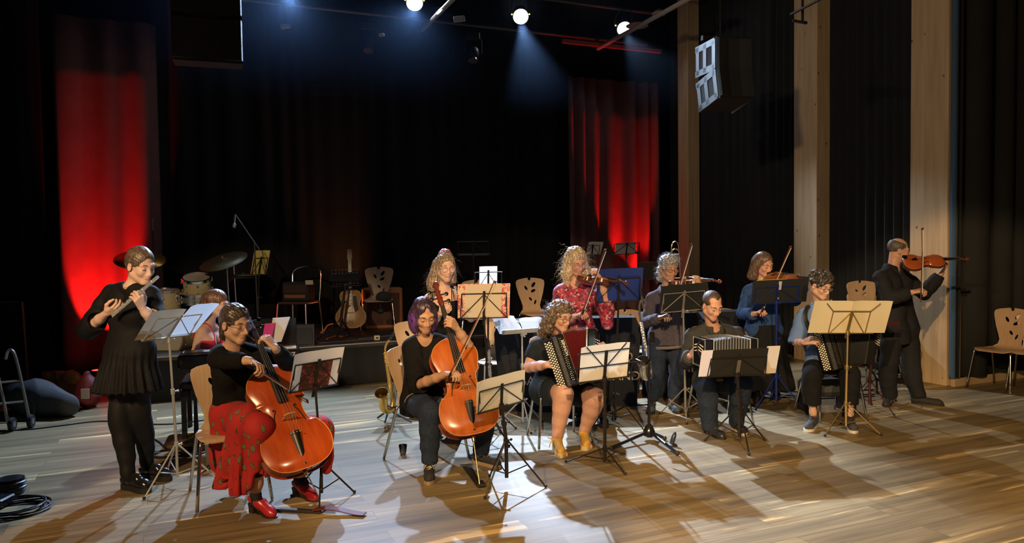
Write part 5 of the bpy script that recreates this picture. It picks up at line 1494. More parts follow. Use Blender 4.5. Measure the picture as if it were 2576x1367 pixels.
# ---------------------------------------------------------------- bowed strings
OUT = [(0, 0), (.004, .10), (.03, .19), (.09, .258), (.17, .288), (.25, .290), (.33, .268), (.375, .238), (.388, .236), (.392, .222), (.405, .195), (.44, .165), (.51, .152), (.58, .160), (.615, .182), (.63, .202), (.642, .206), (.655, .200), (.70, .213), (.77, .232), (.84, .228), (.91, .190), (.96, .125), (.985, .06), (1, 0)]
_segs = [OUT[:9], OUT[8:17], OUT[16:]]
OUT2 = []
for sg in _segs: OUT2 += [(v.x, v.y) for v in smooth_path([(a, b, 0) for a, b in sg], 3)][(1 if OUT2 else 0):]
def outline_pts(L, inset=0.0):
    right = [(a * L, max(0, b) * L) for a, b in OUT2]
    pts = right + [(a, -b) for a, b in right[-2:0:-1]]
    if inset:
        c = (L * .5, 0); pts = [(c[0] + (x - c[0]) * (1 - inset / (L * .5)), y * (1 - inset / (L * .22))) for x, y in pts]
    return pts
def strings_instrument(M, L, rib, label, name, cat, mwood, mrib, cello=False, mfinger=None):
    """M: origin at bottom of body, x toward scroll, z out of the top plate. L body length"""
    t = empty(name, mw=M); tag(t, label, cat, 'bowed string instruments'); black = mat('ebony', (.010, .009, .009), .3)
    pts = outline_pts(L); n = len(pts); k = L / .755 if cello else L / .355
    def plate(z, arch, nm, m, flip):
        vs = []; fs = []; R = 7
        for r in range(R + 1):
            q = 1 - r / R
            for x, y in pts:
                cx = min(max(x, L * .12), L * .88)
                vs.append((cx + (x - cx) * q, y * q, z + arch * (1 - q ** 2) ** .8 + (.0 if r else 0)))
        for r in range(R):
            for i in range(n):
                j = (i + 1) % n; f = (r * n + i, r * n + j, (r + 1) * n + j, (r + 1) * n + i); fs.append(f if not flip else f[::-1])
        b0 = len(vs); th = (.004 if not cello else .006) * (-1 if not flip else 1)
        vs += [(x, y, z + th) for x, y in pts]
        for i in range(n):
            j = (i + 1) % n; f = (i, b0 + i, b0 + j, j); fs.append(f if not flip else f[::-1])
        fs.append(tuple(range(b0, b0 + n)) if flip else tuple(range(b0 + n - 1, b0 - 1, -1)))
        return mesh_obj(nm, vs, [f[::-1] for f in fs], m, t, 'auto')
    arch = .024 * L / .355 if not cello else .030
    plate(rib / 2, arch, 'top_plate', mwood, False); plate(-rib / 2, -arch, 'back_plate', mrib, True)
    ip = outline_pts(L, .010 if cello else .004)
    B = MB(); vs = [Vector((x, y, -rib / 2)) for x, y in ip] + [Vector((x, y, rib / 2)) for x, y in ip]
    B._add(vs, [(i, (i + 1) % n, n + (i + 1) % n, n + i) for i in range(n)]); B.obj('ribs', mrib, t)
    B = MB(); zz = rib / 2 + .001
    B.tube([(x, y, zz) for x, y in outline_pts(L)], .0016 * (1.6 if cello else 1), 5, closed=True); B.obj('edge_binding', mat('edge_wood', (.62, .30, .08), .35), t)
    # f holes
    za = lambda x, y: rib / 2 + arch * max(0, 1 - (abs(y) / (L * .21)) ** 2) ** .8
    for sd in (-1, 1):
        q = [(.335, .150), (.350, .162), (.362, .150), (.385, .138), (.44, .122), (.50, .103), (.532, .088), (.548, .078), (.560, .090), (.548, .098)]
        B = MB(); B.tube(smooth_path([(a * L, sd * b * L, za(a * L, b * L) - .001 * k) for a, b in q], 4), [.0035 * k * (1.3 if i in (0, 1, 2, 3, 4) or i > 32 else .95) for i in range(37)], 6, flat=(Vector((0, 0, 1)), .5)); B.obj('f_hole', mat('dark_hole', (.012, .006, .004), .9), t)
    # neck, fingerboard
    nl = (.13 if not cello else .275) ; z0 = rib / 2 + .002
    fbz = .024 if not cello else .058; bw = .021 if not cello else .033; tw = .012 if not cello else .016
    fb0 = L * (.62 if not cello else .60); fb1 = L + nl
    def bar(x0, x1, w0, w1, za0, za1, th, nm, m):
        B = MB(); vs = []; ns = 6
        for x, w, z in ((x0, w0, za0), (x1, w1, za1)):
            for i in range(ns + 1):
                a = -1 + 2 * i / ns; vs.append((x, a * w, z - .25 * w * a * a))
            for i in range(ns + 1):
                a = 1 - 2 * i / ns; vs.append((x, a * w, z - th))
        m_ = 2 * (ns + 1); fs = [(i, (i + 1) % m_, m_ + (i + 1) % m_, m_ + i) for i in range(m_)] + [tuple(range(m_ - 1, -1, -1)), tuple(range(m_, 2 * m_))]
        B._add(vs, fs); return B.obj(nm, m, t)
    bar(fb0, fb1, bw, tw, z0 + fbz, z0 + .010 * (1 if not cello else 1.2), .006 * (1 if not cello else 1.8), 'fingerboard', black)
    B = MB(); zt = z0 + .004
    B.tube([(L * .99, 0, zt - .006 * k ** .5), (L + nl * .15, 0, zt - .005), (L + nl * .85, 0, zt - .005), (L + nl + .01, 0, zt - .004)], [tw * 1.5, tw * 1.05, tw * .95, tw], 10, flat=(Vector((0, 0, 1)), .95)); B.obj('neck', mrib, t)
    # pegbox and scroll
    px = L + nl; pl = .07 if not cello else .15; s_ = 1 if not cello else 1.75
    B = MB(); B.tube([(px, 0, zt - .002), (px + pl * .5, 0, zt - .012 * s_), (px + pl, 0, zt - .022 * s_)], [.013 * s_, .012 * s_, .0095 * s_], 8)
    B.obj('pegbox', mrib, t)
    B = MB(); cx, cz = px + pl + .012 * s_, zt - .020 * s_
    spiral = [(cx + math.cos(a) * r_ * s_, 0, cz + math.sin(a) * r_ * s_) for a, r_ in [(3.6 - i * .55, .018 - i * .00085) for i in range(18)]]
    B.tube(spiral, [.0105 * s_ * (1 - i * .02) for i in range(18)], 7); B.tube([(cx, -.014 * s_, cz), (cx, .014 * s_, cz)], .007 * s_, 8); B.obj('scroll', mrib, t)
    for i in range(4):
        sd = 1 if i % 2 else -1; x = px + pl * (.15 + .22 * i); B = MB(); z = zt - .006 - .018 * s_ * (x - px) / pl
        B.tube([(x, -sd * .014 * s_, z), (x, sd * .030 * s_, z)], .0032 * s_, 6); B.sph((x, sd * .036 * s_, z), .010 * s_, 8, (1, 1, .45)); B.obj('peg', black, t)
    # bridge, tailpiece, strings
    xb = L * .445; hb = .033 if not cello else .085; zb = rib / 2 + arch - .001
    B = MB(); w = .020 if not cello else .044
    prof = [(-w, 0), (-w * .55, hb * .05), (-w * .35, hb * .3), (0, hb * .25), (w * .35, hb * .3), (w * .55, hb * .05), (w, 0), (w * 1.0, hb * .12), (w * .72, hb * .55), (w * .85, hb * .85), (w * .4, hb * .97), (0, hb), (-w * .4, hb * .97), (-w * .85, hb * .85), (-w * .72, hb * .55), (-w * 1.0, hb * .12)]
    nb = len(prof)
    B._add([(xb - .002 * k, y, zb + z) for y, z in prof] + [(xb + .002 * k, y, zb + z) for y, z in prof], [tuple(range(nb)), tuple(range(2 * nb - 1, nb - 1, -1))] + [(i, nb + i, nb + (i + 1) % nb, (i + 1) % nb) for i in range(nb)])
    B.obj('bridge', mat('maple_bridge', (.62, .42, .20), .5), t, smooth=False)
    ztp = zb + hb * .45
    bar(L * .03, L * .31, .008 * (1 if not cello else 1.7), .020 * (1 if not cello else 1.5), rib / 2 + .010 * s_, ztp, .007 * s_, 'tailpiece', black)
    for i in range(4):
        u = (i - 1.5) / 1.5; B = MB()
        B.tube([(L * .30, u * .013 * s_, ztp + .002), (xb, u * w * .62, zb + hb * (1 - .06 * u * u)), (fb1 + .01, u * tw * .7, z0 + .012 * (1 if not cello else 1.3))], (.0006 if not cello else .0010), 4); B.obj('string', mat('string_steel', (.75, .72, .65), .3, .9), t)
    if cello:
        for i in range(4):
            B = MB(); B.sph((L * .29, (i - 1.5) * .018, ztp + .006), .006, 6); B.obj('fine_tuner', mat('chrome_small', (.7, .7, .7), .2, 1), t)
    else:
        B = MB(); B.sph((L * .06, .05, rib / 2 + .022), .032, 12, (.8, 1, .25)); B.obj('chin_rest', black, t)
    return t
def bow(frog, tip, zh, label, L=.72):
    """frog and tip world points; zh side of the hair"""
    d = Vector(tip) - Vector(frog); L = d.length
    t = empty('bow', mw=frame(Vector(frog), d, -Vector(zh))); tag(t, label, 'bow', 'bows of the string players')
    st_ = mat('bow_stick', (.13, .04, .02), .3)
    B = MB(); B.tube(smooth_path([(-.02, 0, .018), (L * .3, 0, .012), (L * .65, 0, .009), (L * .93, 0, .016), (L, 0, .022)], 5), [.0048] * 11 + [.0035] * 10, 7); B.obj('stick', st_, t)
    B = MB(); B.prism([(L - .012, .0), (L + .012, .002), (L + .004, .024), (L - .006, .022)], -.005, .005, Matrix(((1, 0, 0, 0), (0, 0, 1, 0), (0, 1, 0, 0), (0, 0, 0, 1)))); B.obj('tip', st_, t, False)
    B = MB(); B.box((L / 2, 0, -.001), (L - .01, .009, .0012)); B.obj('bow_hair', mat('bow_hair', (.80, .76, .62), .5), t)
    B = MB(); B.box((.018, 0, .008), (.045, .013, .020), bev=.003); B.obj('frog', mat('ebony', (.01, .009, .009), .3), t)
    MB().sph((-.028, 0, .018), .006, 8).obj('screw_button', chrome, t)
    return t
def varnish(name, c, c2):
    if name in MATS: return MATS[name]
    m = mat(name, c, .22, coat=.6, spec=.5); nt = m.node_tree; p = _principled(m); N = nt.nodes.new; K = nt.links.new
    tc = N('ShaderNodeTexCoord'); mp = N('ShaderNodeMapping'); mp.inputs['Scale'].default_value = (2, 9, 3); K(tc.outputs['Object'], mp.inputs['Vector'])
    n = N('ShaderNodeTexNoise'); n.inputs['Scale'].default_value = 3; n.inputs['Detail'].default_value = 4; K(mp.outputs[0], n.inputs['Vector'])
    r = N('ShaderNodeValToRGB'); K(n.outputs['Fac'], r.inputs[0]); r.color_ramp.elements[0].position = .3; r.color_ramp.elements[1].position = .7; r.color_ramp.elements[0].color = (*c, 1); r.color_ramp.elements[1].color = (*c2, 1)
    K(r.outputs[0], p.inputs['Base Color']); return m
# ---------------------------------------------------------------- instruments of the string players
def axis_frame(b, s, zh):
    b, s = Vector(b), Vector(s); return frame(b, s - b, zh)
v1 = varnish('varnish_orange', (.34, .046, .010), (.46, .082, .016)); v1r = varnish('varnish_darkred', (.15, .03, .018), (.22, .05, .025))
v2 = varnish('varnish_amber', (.38, .080, .014), (.52, .14, .026))
v3 = varnish('varnish_brown', (.16, .05, .015), (.28, .09, .025)); v3r = varnish('varnish_deepbrown', (.09, .025, .012), (.14, .045, .02))
def endpin(t, M, floor, label=None):
    B = MB(); Mi = M.inverted(); e = Mi @ Vector(floor)
    B.tube([(.01, 0, 0), tuple(e)], .0045, 8); B.lathe([(.013, 0), (.015, .01), (.012, .035), (.009, .045)], (-.0, 0, 0), tuple(e), 12); B.obj('endpin', mat('brass_rod', (.62, .48, .25), .25, 1), t)
M1 = axis_frame(at(768, 1187, 4.66), at(620, 800, 5.18), (.52, -.86, .1))
C1 = strings_instrument(M1, .755, .115, 'orange red cello of the woman with glasses in the long red skirt', 'cello', 'cello', v1, v1r, True); endpin(C1, M1, fl(804, 1254, .005))
M2 = axis_frame(at(1190, 1098, 5.38), at(1100, 745, 5.86), (.34, -.93, .2))
C2 = strings_instrument(M2, .755, .115, 'amber cello of the young woman with purple hair', 'cello', 'cello', v2, v1r, True); endpin(C2, M2, fl(1207, 1222, .02))
bow(at(640, 926, 4.56), at(773, 1014, 4.98), (.3, -.2, -.9), 'cello bow held by the woman with glasses', )
bow(at(1132, 953, 5.28), at(1248, 712, 5.05), (.4, -.3, -.5), 'long cello bow held upright by the young woman with purple hair')
def violin(b, s, zh, label, L=.36, a=v3, r=v3r): return strings_instrument(axis_frame(b, s, zh), L, .032, label, 'violin', 'violin', a, r)
violin(at(1462, 704, 6.90), at(1560, 713, 6.5), (.2, .25, .92), 'brown violin of the blonde woman in the floral blouse')
violin(at(1690, 716, 7.40), at(1790, 711, 7.02), (.1, .12, .98), 'violin with shining top held by the grey haired woman')
violin(at(1926, 700, 7.86), at(2034, 704, 7.5), (-.05, -.55, .85), 'violin of the woman in the blue shirt', L=.375)
violin(at(2272, 663, 7.5), at(2424, 654, 7.42), (.0, -.62, .78), 'red brown violin held out level by the man in the suit', L=.385, a=varnish('varnish_redbrown', (.30, .06, .015), (.42, .10, .025)))
bow(at(1467, 790, 6.66), at(1525, 630, 6.55), (.5, .1, .2), 'violin bow of the blonde woman')
bow(at(1690, 795, 7.1), at(1742, 616, 7.0), (.5, .1, .2), 'violin bow of the grey haired woman')
bow(at(1918, 785, 7.6), at(1991, 622, 7.5), (.5, .1, .2), 'violin bow of the woman in the blue shirt')
bow(at(2320, 752, 7.33), at(2323, 576, 7.33), (.5, .1, .0), 'violin bow held upright by the man in the suit')
# strap plate under the second cello
t = empty('endpin_stop', tuple(fl(1200, 1215))); tag(t, 'black endpin stop with steel buckle under the second cello', 'endpin stop')
a, b = fl(1173, 1172, .006), fl(1205, 1222, .006)
d = (b - a).normalized(); sx = Vector((d.y, -d.x, 0)) * -1
MB()._add([a + sx * .035, a - sx * .035, b - sx * .02, b + sx * .02, a + sx * .035 + Vector((0, 0, .003)), a - sx * .035 + Vector((0, 0, .003)), b - sx * .02 + Vector((0, 0, .003)), b + sx * .02 + Vector((0, 0, .003))], [(3, 2, 1, 0), (4, 5, 6, 7), (0, 1, 5, 4), (1, 2, 6, 5), (2, 3, 7, 6), (3, 0, 4, 7)]).obj('strap', mat('nylon_black', (.015, .015, .017), .5), t, world=True)
B = MB(); B.box(b + Vector((.01, 0, .012)), (.10, .06, .022), frame((0, 0, 0), d, (0, 0, 1)), bev=.006); B.obj('stop_block', rubber, t, world=True)
B = MB(); B.tube([a + sx * .05 + Vector((0, 0, .008)), a - sx * .05 + Vector((0, 0, .008)), a - sx * .05 + d * .02 + Vector((0, 0, .008)), a + sx * .05 + d * .02 + Vector((0, 0, .008))], .005, 6, closed=True); B.obj('buckle', chrome, t, world=True)

# ---------------------------------------------------------------- woodwind and brass
silver = mat('silver_plate', (.82, .82, .85), .30, .75); brass = mat('lacquer_brass', (.80, .55, .18), .28, .8); grenad = mat('grenadilla', (.02, .012, .012), .28)
def keys(B, p0, p1, n, out, r=.008, seed=1, rod=True):
    r_ = random.Random(seed); p0, p1 = Vector(p0), Vector(p1); d = (p1 - p0).normalized(); out = Vector(out); out = (out - d * out.dot(d)).normalized(); sd = d.cross(out)
    for i in range(n):
        c = lerp(p0, p1, (i + .5) / n) + out * .012 + sd * r_.uniform(-.006, .006)
        B.lathe([(r * .9, 0), (r, .002), (r * .5, .004)], c, out, 8)
        B.tube([c + out * .003, c + out * .003 + sd * .012 * (1 if i % 2 else -1) + d * .01], .0018, 4)
    if rod:
        for sg in (-1, 1): B.tube([lerp(p0, p1, .04) + out * .011 + sd * .011 * sg, lerp(p0, p1, .96) + out * .011 + sd * .011 * sg], .0020, 5)
a, b = at(397, 697, 4.99), at(284, 795, 5.16)
t = empty('flute', mw=frame(a, b - a, (.3, -.8, .5))); tag(t, 'silver flute held slanting down by the young woman at far left', 'flute'); L = (b - a).length
MB().tube([(0, 0, 0), (L, 0, 0)], .0115, 12).obj('tube', silver, t)
B = MB(); B.tube([(.055, 0, .010), (.10, 0, .010)], .009, 8, flat=(Vector((0, 0, 1)), .5)); B.obj('lip_plate', silver, t)
for x in (.19, .52): MB().lathe([(.0135, 0), (.0140, .004), (.0135, .03)], (x * L / .62, 0, 0), (1, 0, 0), 12).obj('joint_ring', silver, t)
for k, (x0, x1, n) in enumerate(((.36, .66, 7), (.68, .84, 5), (.87, .99, 3))):
    B = MB(); keys(B, (x0 * L, 0, 0), (x1 * L, 0, 0), n, (0, .25, 1), .0082, k); B.obj('keywork', silver, t)
a, b = at(1138, 702, 6.50), at(1168, 800, 6.34)
t = empty('oboe', mw=frame(a, b - a, (0, -1, .2))); tag(t, 'black oboe with silver keys played by the woman with pink scrunchie', 'oboe'); L = (b - a).length
MB().tube([(-.0, 0, 0), (.05, 0, 0)], [.003, .0028], 6).obj('reed', mat('cane', (.5, .3, .12), .6), t)
MB().lathe([(.009, .045), (.010, .05), (.0125, L * .5), (.014, L * .86), (.018, L * .93), (.026, L), (.023, L)], (0, 0, 0), (1, 0, 0), 14).obj('body', grenad, t)
for k, (x0, x1, n) in enumerate(((.2, .5, 6), (.52, .85, 6))): B = MB(); keys(B, (x0 * L, 0, 0), (x1 * L, 0, 0), n, (0, .2, 1), .0075, k + 5); B.obj('keywork', silver, t)
# clarinet / soprano on a peg at the centre
def straight_horn(a, b, label, name, m, cat, bell=.032):
    t = empty(name, mw=frame(b, Vector(a) - Vector(b), (0, -1, 0))); tag(t, label, cat); L = (Vector(a) - Vector(b)).length
    MB().lathe([(bell, 0), (bell * .8, .02), (.017, .07), (.0135, .14), (.012, L * .8)], (0, 0, 0), (1, 0, 0), 16).obj('body', m, t)
    MB().lathe([(.015, L * .8), (.016, L * .82), (.0135, L * .84), (.0125, L * .9), (.006, L)], (0, 0, 0), (1, 0, 0), 12).obj('mouthpiece', silver if m is grenad else grenad, t)
    for k, (x0, x1, n) in enumerate(((.22, .48, 6), (.50, .76, 6))): B = MB(); keys(B, (x0 * L, 0, 0), (x1 * L, 0, 0), n, (0, .5, 1), .0090, k + 9); B.obj('keywork', silver, t)
    B = MB()
    for q in (.3, .49, .62): B.lathe([(.0155, 0), (.0155, .008)], (q * L, 0, 0), (1, 0, 0), 12)
    B.obj('rings', silver, t); return t
b_ = at(1235, 975, 6.9); a_ = at(1229, 855, 6.9)
straight_horn(a_, b_, 'slender clarinet with silver keys standing upright beside the oboe player stand', 'clarinet', mat('clarinet_silver', (.55, .55, .58), .25, .8), 'clarinet')
t = empty('clarinet_stand', tuple(fl(1230, 1082))); tag(t, 'small tripod peg under the upright clarinet', 'instrument stand'); g0 = fl(1230, 1082)
MB().tube([g0 + Vector((0, 0, .03)), b_ + Vector((0, 0, .03))], .008, 8).obj('peg', MATS['black_rubber'], t, world=True)
for i in range(3): MB().tube([g0 + Vector((0, 0, .05)), g0 + Vector((math.cos(i * 2.09 + .4) * .13, math.sin(i * 2.09 + .4) * .13, .006))], .006, 6).obj('leg', MATS['black_rubber'], t, world=True)
def sax(P, sc, m, label, neckloop=False, yaw=0):
    """curved saxophone; P maps local (x right, z up, y away) to the world"""
    t = empty('saxophone', mw=P); tag(t, label, 'saxophone', 'saxophones on stands'); k = sc
    body = [(-.02, 0, .52), (0.00, 0, .40), (.03, 0, .25), (.062, 0, .10), (.075, 0, .03)]
    MB().tube(smooth_path([Vector(p) * k for p in body], 4), [(.013 + .013 * i / 16) * k for i in range(17)], 14).obj('body_tube', m, t)
    bowp = smooth_path([Vector(p) * k for p in [(.075, 0, .03), (.068, -.01, -.025), (.03, -.03, -.045), (-.005, -.05, -.02), (-.015, -.06, .04), (-.024, -.085, .10), (-.034, -.125, .145)]], 4)
    n = len(bowp); rr = [(.027 + .012 * min(1, i / 10) + .010 * max(0, (i - 10) / 14) + (.014 * max(0, (i - n + 6) / 5) ** 1.6)) * k for i in range(n)]
    MB().tube(bowp, rr, 18, caps=False).obj('bell', m, t)
    B = MB(); c = bowp[-1]; dd = (bowp[-1] - bowp[-3]).normalized(); B.lathe([(rr[-1], 0), (rr[-1] * 1.03, .003), (rr[-1] * .96, .004), (rr[-1] * .7, -.03 * k), (rr[-1] * .5, -.08 * k)], c, dd, 20, caps=False); B.obj('bell_lining', mat('bell_inside', (.16, .10, .03), .4, .8) if m is brass else mat('bell_inside_dark', (.05, .045, .04), .4, .6), t)
    nk = [(-.02, 0, .52), (-.022, 0, .56), (-.01, 0, .60), (.02, .0, .625), (.05, 0, .64)] if not neckloop else [(-.02, 0, .52), (-.03, 0, .60), (-.035, 0, .68), (-.02, 0, .74), (.015, 0, .75), (.03, 0, .70), (.012, 0, .66), (-.002, 0, .72), (-.012, 0, .80)]
    if not neckloop: nk = [(-.02, 0, .52), (-.022, 0, .56), (-.012, -.01, .60), (.006, -.02, .63), (.02, -.03, .655)]
    q = smooth_path([Vector(p) * k for p in nk], 4); MB().tube(q, [.0105 * k] * len(q), 10).obj('neck', m, t)
    e = q[-1]; dd = (q[-1] - q[-2]).normalized(); MB().lathe([(.013 * k, 0), (.0155 * k, .01 * k), (.014 * k, .05 * k), (.008 * k, .095 * k)], e - dd * .01, dd, 12).obj('mouthpiece', mat('mouthpiece_ebonite', (.02, .03, .05), .15), t)
    sl = [(body[i], body[i + 1]) for i in range(4)]
    for i, (p, q_) in enumerate(sl): B = MB(); keys(B, Vector(p) * k, Vector(q_) * k, 5, (-.3, -1, 0), .0125 * k, 20 + i); keys(B, Vector(p) * k, Vector(q_) * k, 4, (1, -.2, .1), .008 * k, 30 + i, rod=False); B.obj('keywork', silver if m is not brass else brass, t)
    B = MB(); B.lathe([(.024 * k, 0), (.024 * k, .006)], Vector((-.012, -.045, .10)) * k + Vector((-.04 * k, 0, 0)), (-1, -.4, 0), 14); B.obj('pad_cup', m, t)
    return t
P = frame(at(969, 1020, 7.15), (1, .1, -.06), (.06, 0, 1))
sax(P, .98, brass, 'golden saxophone on a black floor stand beside the second cellist chair')
g0 = fl(975, 1044) + Vector((0, 0, 0)); g0 = Vector((at(978, 1000, 7.2).x, 7.2, 0))
t = empty('saxophone_stand', tuple(g0)); tag(t, 'black tripod floor stand holding the golden saxophone', 'instrument stand')
hub = at(978, 1032, 7.22)
for px, py in ((950, 1052), (968, 1064), (1035, 1062)): MB().tube([hub, fl(px, py, .012)], .009, 8).obj('leg', rubber, t, world=True)
B = MB(); B.tube([hub, at(971, 1005, 7.14)], .010, 8); B.tube(smooth_path([at(964, 1012, 7.08), at(972, 1020, 7.1), at(988, 1026, 7.1), at(1000, 1022, 7.12)], 4), .008, 8); B.obj('yoke', rubber, t, world=True)
P = frame(at(1618, 938, 6.62), (1, .1, 0), (0, 0, 1))
sax(P, .86, mat('dark_silver', (.62, .60, .58), .2, .9), 'silver bass clarinet like saxophone on tall stand before the grey haired violinist', neckloop=True)
# heavy tripod stand
hb = fl(1633, 1108); t = empty('instrument_stand', tuple(hb)); tag(t, 'heavy black tripod stand with cone hub holding the silver saxophone', 'instrument stand')
bs = mat('blue_black_steel', (.03, .035, .055), .25, .7)
MB().tube([hb + Vector((0, 0, .06)), at(1633, 925, hb.y)], .013, 10).obj('pole', bs, t, world=True)
MB().lathe([(.035, .03), (.055, .045), (.05, .08), (.03, .125), (.016, .14)], hb, (0, 0, 1), 18).obj('hub', mat('gloss_black', (.012, .012, .013), .15), t, world=True)
for px, py in ((1537, 1128), (1704, 1141), (1672, 1103)):
    e = fl(px, py, .02); lg = MB().tube([hb + Vector((0, 0, .075)), e], .013, 10).obj('leg', bs, t, world=True); MB().sph(e, .019, 10).obj('rubber_foot', rubber, lg, world=True)
B = MB(); B.tube([at(1633, 925, hb.y), at(1632, 870, hb.y + .02)], .012, 8); B.box(at(1640, 850, hb.y + .03), (.045, .04, .10), bev=.01); B.tube(smooth_path([at(1600, 905, hb.y + .02), at(1618, 912, hb.y - .06), at(1634, 905, hb.y - .02)], 4), .009, 8); B.obj('holder', MATS['gloss_black'], t, world=True)
g0 = fl(1690, 1122); t = empty('peg_stand', tuple(g0)); tag(t, 'short black wind instrument peg on the floor by the tripod stand foot', 'instrument stand')
MB().lathe([(.045, 0), (.045, .012), (.02, .02), (.017, .03)], g0, (0, 0, 1), 16).obj('base', rubber, t, world=True)
MB().lathe([(.017, 0), (.020, .02), (.019, .06), (.012, .09), (.004, .10)], g0 + Vector((0, 0, .02)), (.35, .1, 1), 14).obj('peg', mat('blue_black_cone', (.02, .03, .06), .3), t, world=True)
# trombone slide rising behind the grey haired violinist
t = empty('trombone', tuple(at(1700, 760, 8.6))); tag(t, 'brass trombone standing upright behind the grey haired violinist', 'trombone')
tb = mat('trombone_brass', (.62, .42, .22), .2, 1); Y_ = 8.6
B = MB(); B.tube(smooth_path([at(1690, 668, Y_), at(1689, 628, Y_), at(1692, 613, Y_), at(1700, 608, Y_), at(1706, 614, Y_), at(1708, 632, Y_)], 5) + [at(1717, 760, Y_)], .008, 8); B.tube([at(1690, 668, Y_), at(1697, 790, Y_)], .008, 8); B.obj('slide', tb, t, world=True)
B = MB(); B.tube(smooth_path([at(1689, 640, Y_ + .03), at(1693, 630, Y_ + .03), at(1700, 627, Y_ + .03), at(1707, 632, Y_ + .03), at(1709, 642, Y_ + .03)], 5) + [at(1718, 790, Y_ + .03)], .009, 8); B.obj('tuning_loop', tb, t, world=True)
for y0_ in (640, 657, 700): MB().tube([at(1690, y0_, Y_), at(1710, y0_, Y_)], .006, 6).obj('brace', silver, t, world=True)
MB().tube([at(1705, 790, Y_), Vector((at(1705, 790, Y_).x, Y_, .0))], .012, 8).obj('support_pole', MATS['black_rubber'], t, world=True)
for i in range(3): MB().tube([Vector((at(1705, 790, Y_).x, Y_, .15)), Vector((at(1705, 790, Y_).x + .2 * math.cos(i * 2.09), Y_ + .2 * math.sin(i * 2.09), .006))], .008, 6).obj('leg', MATS['black_rubber'], t, world=True)

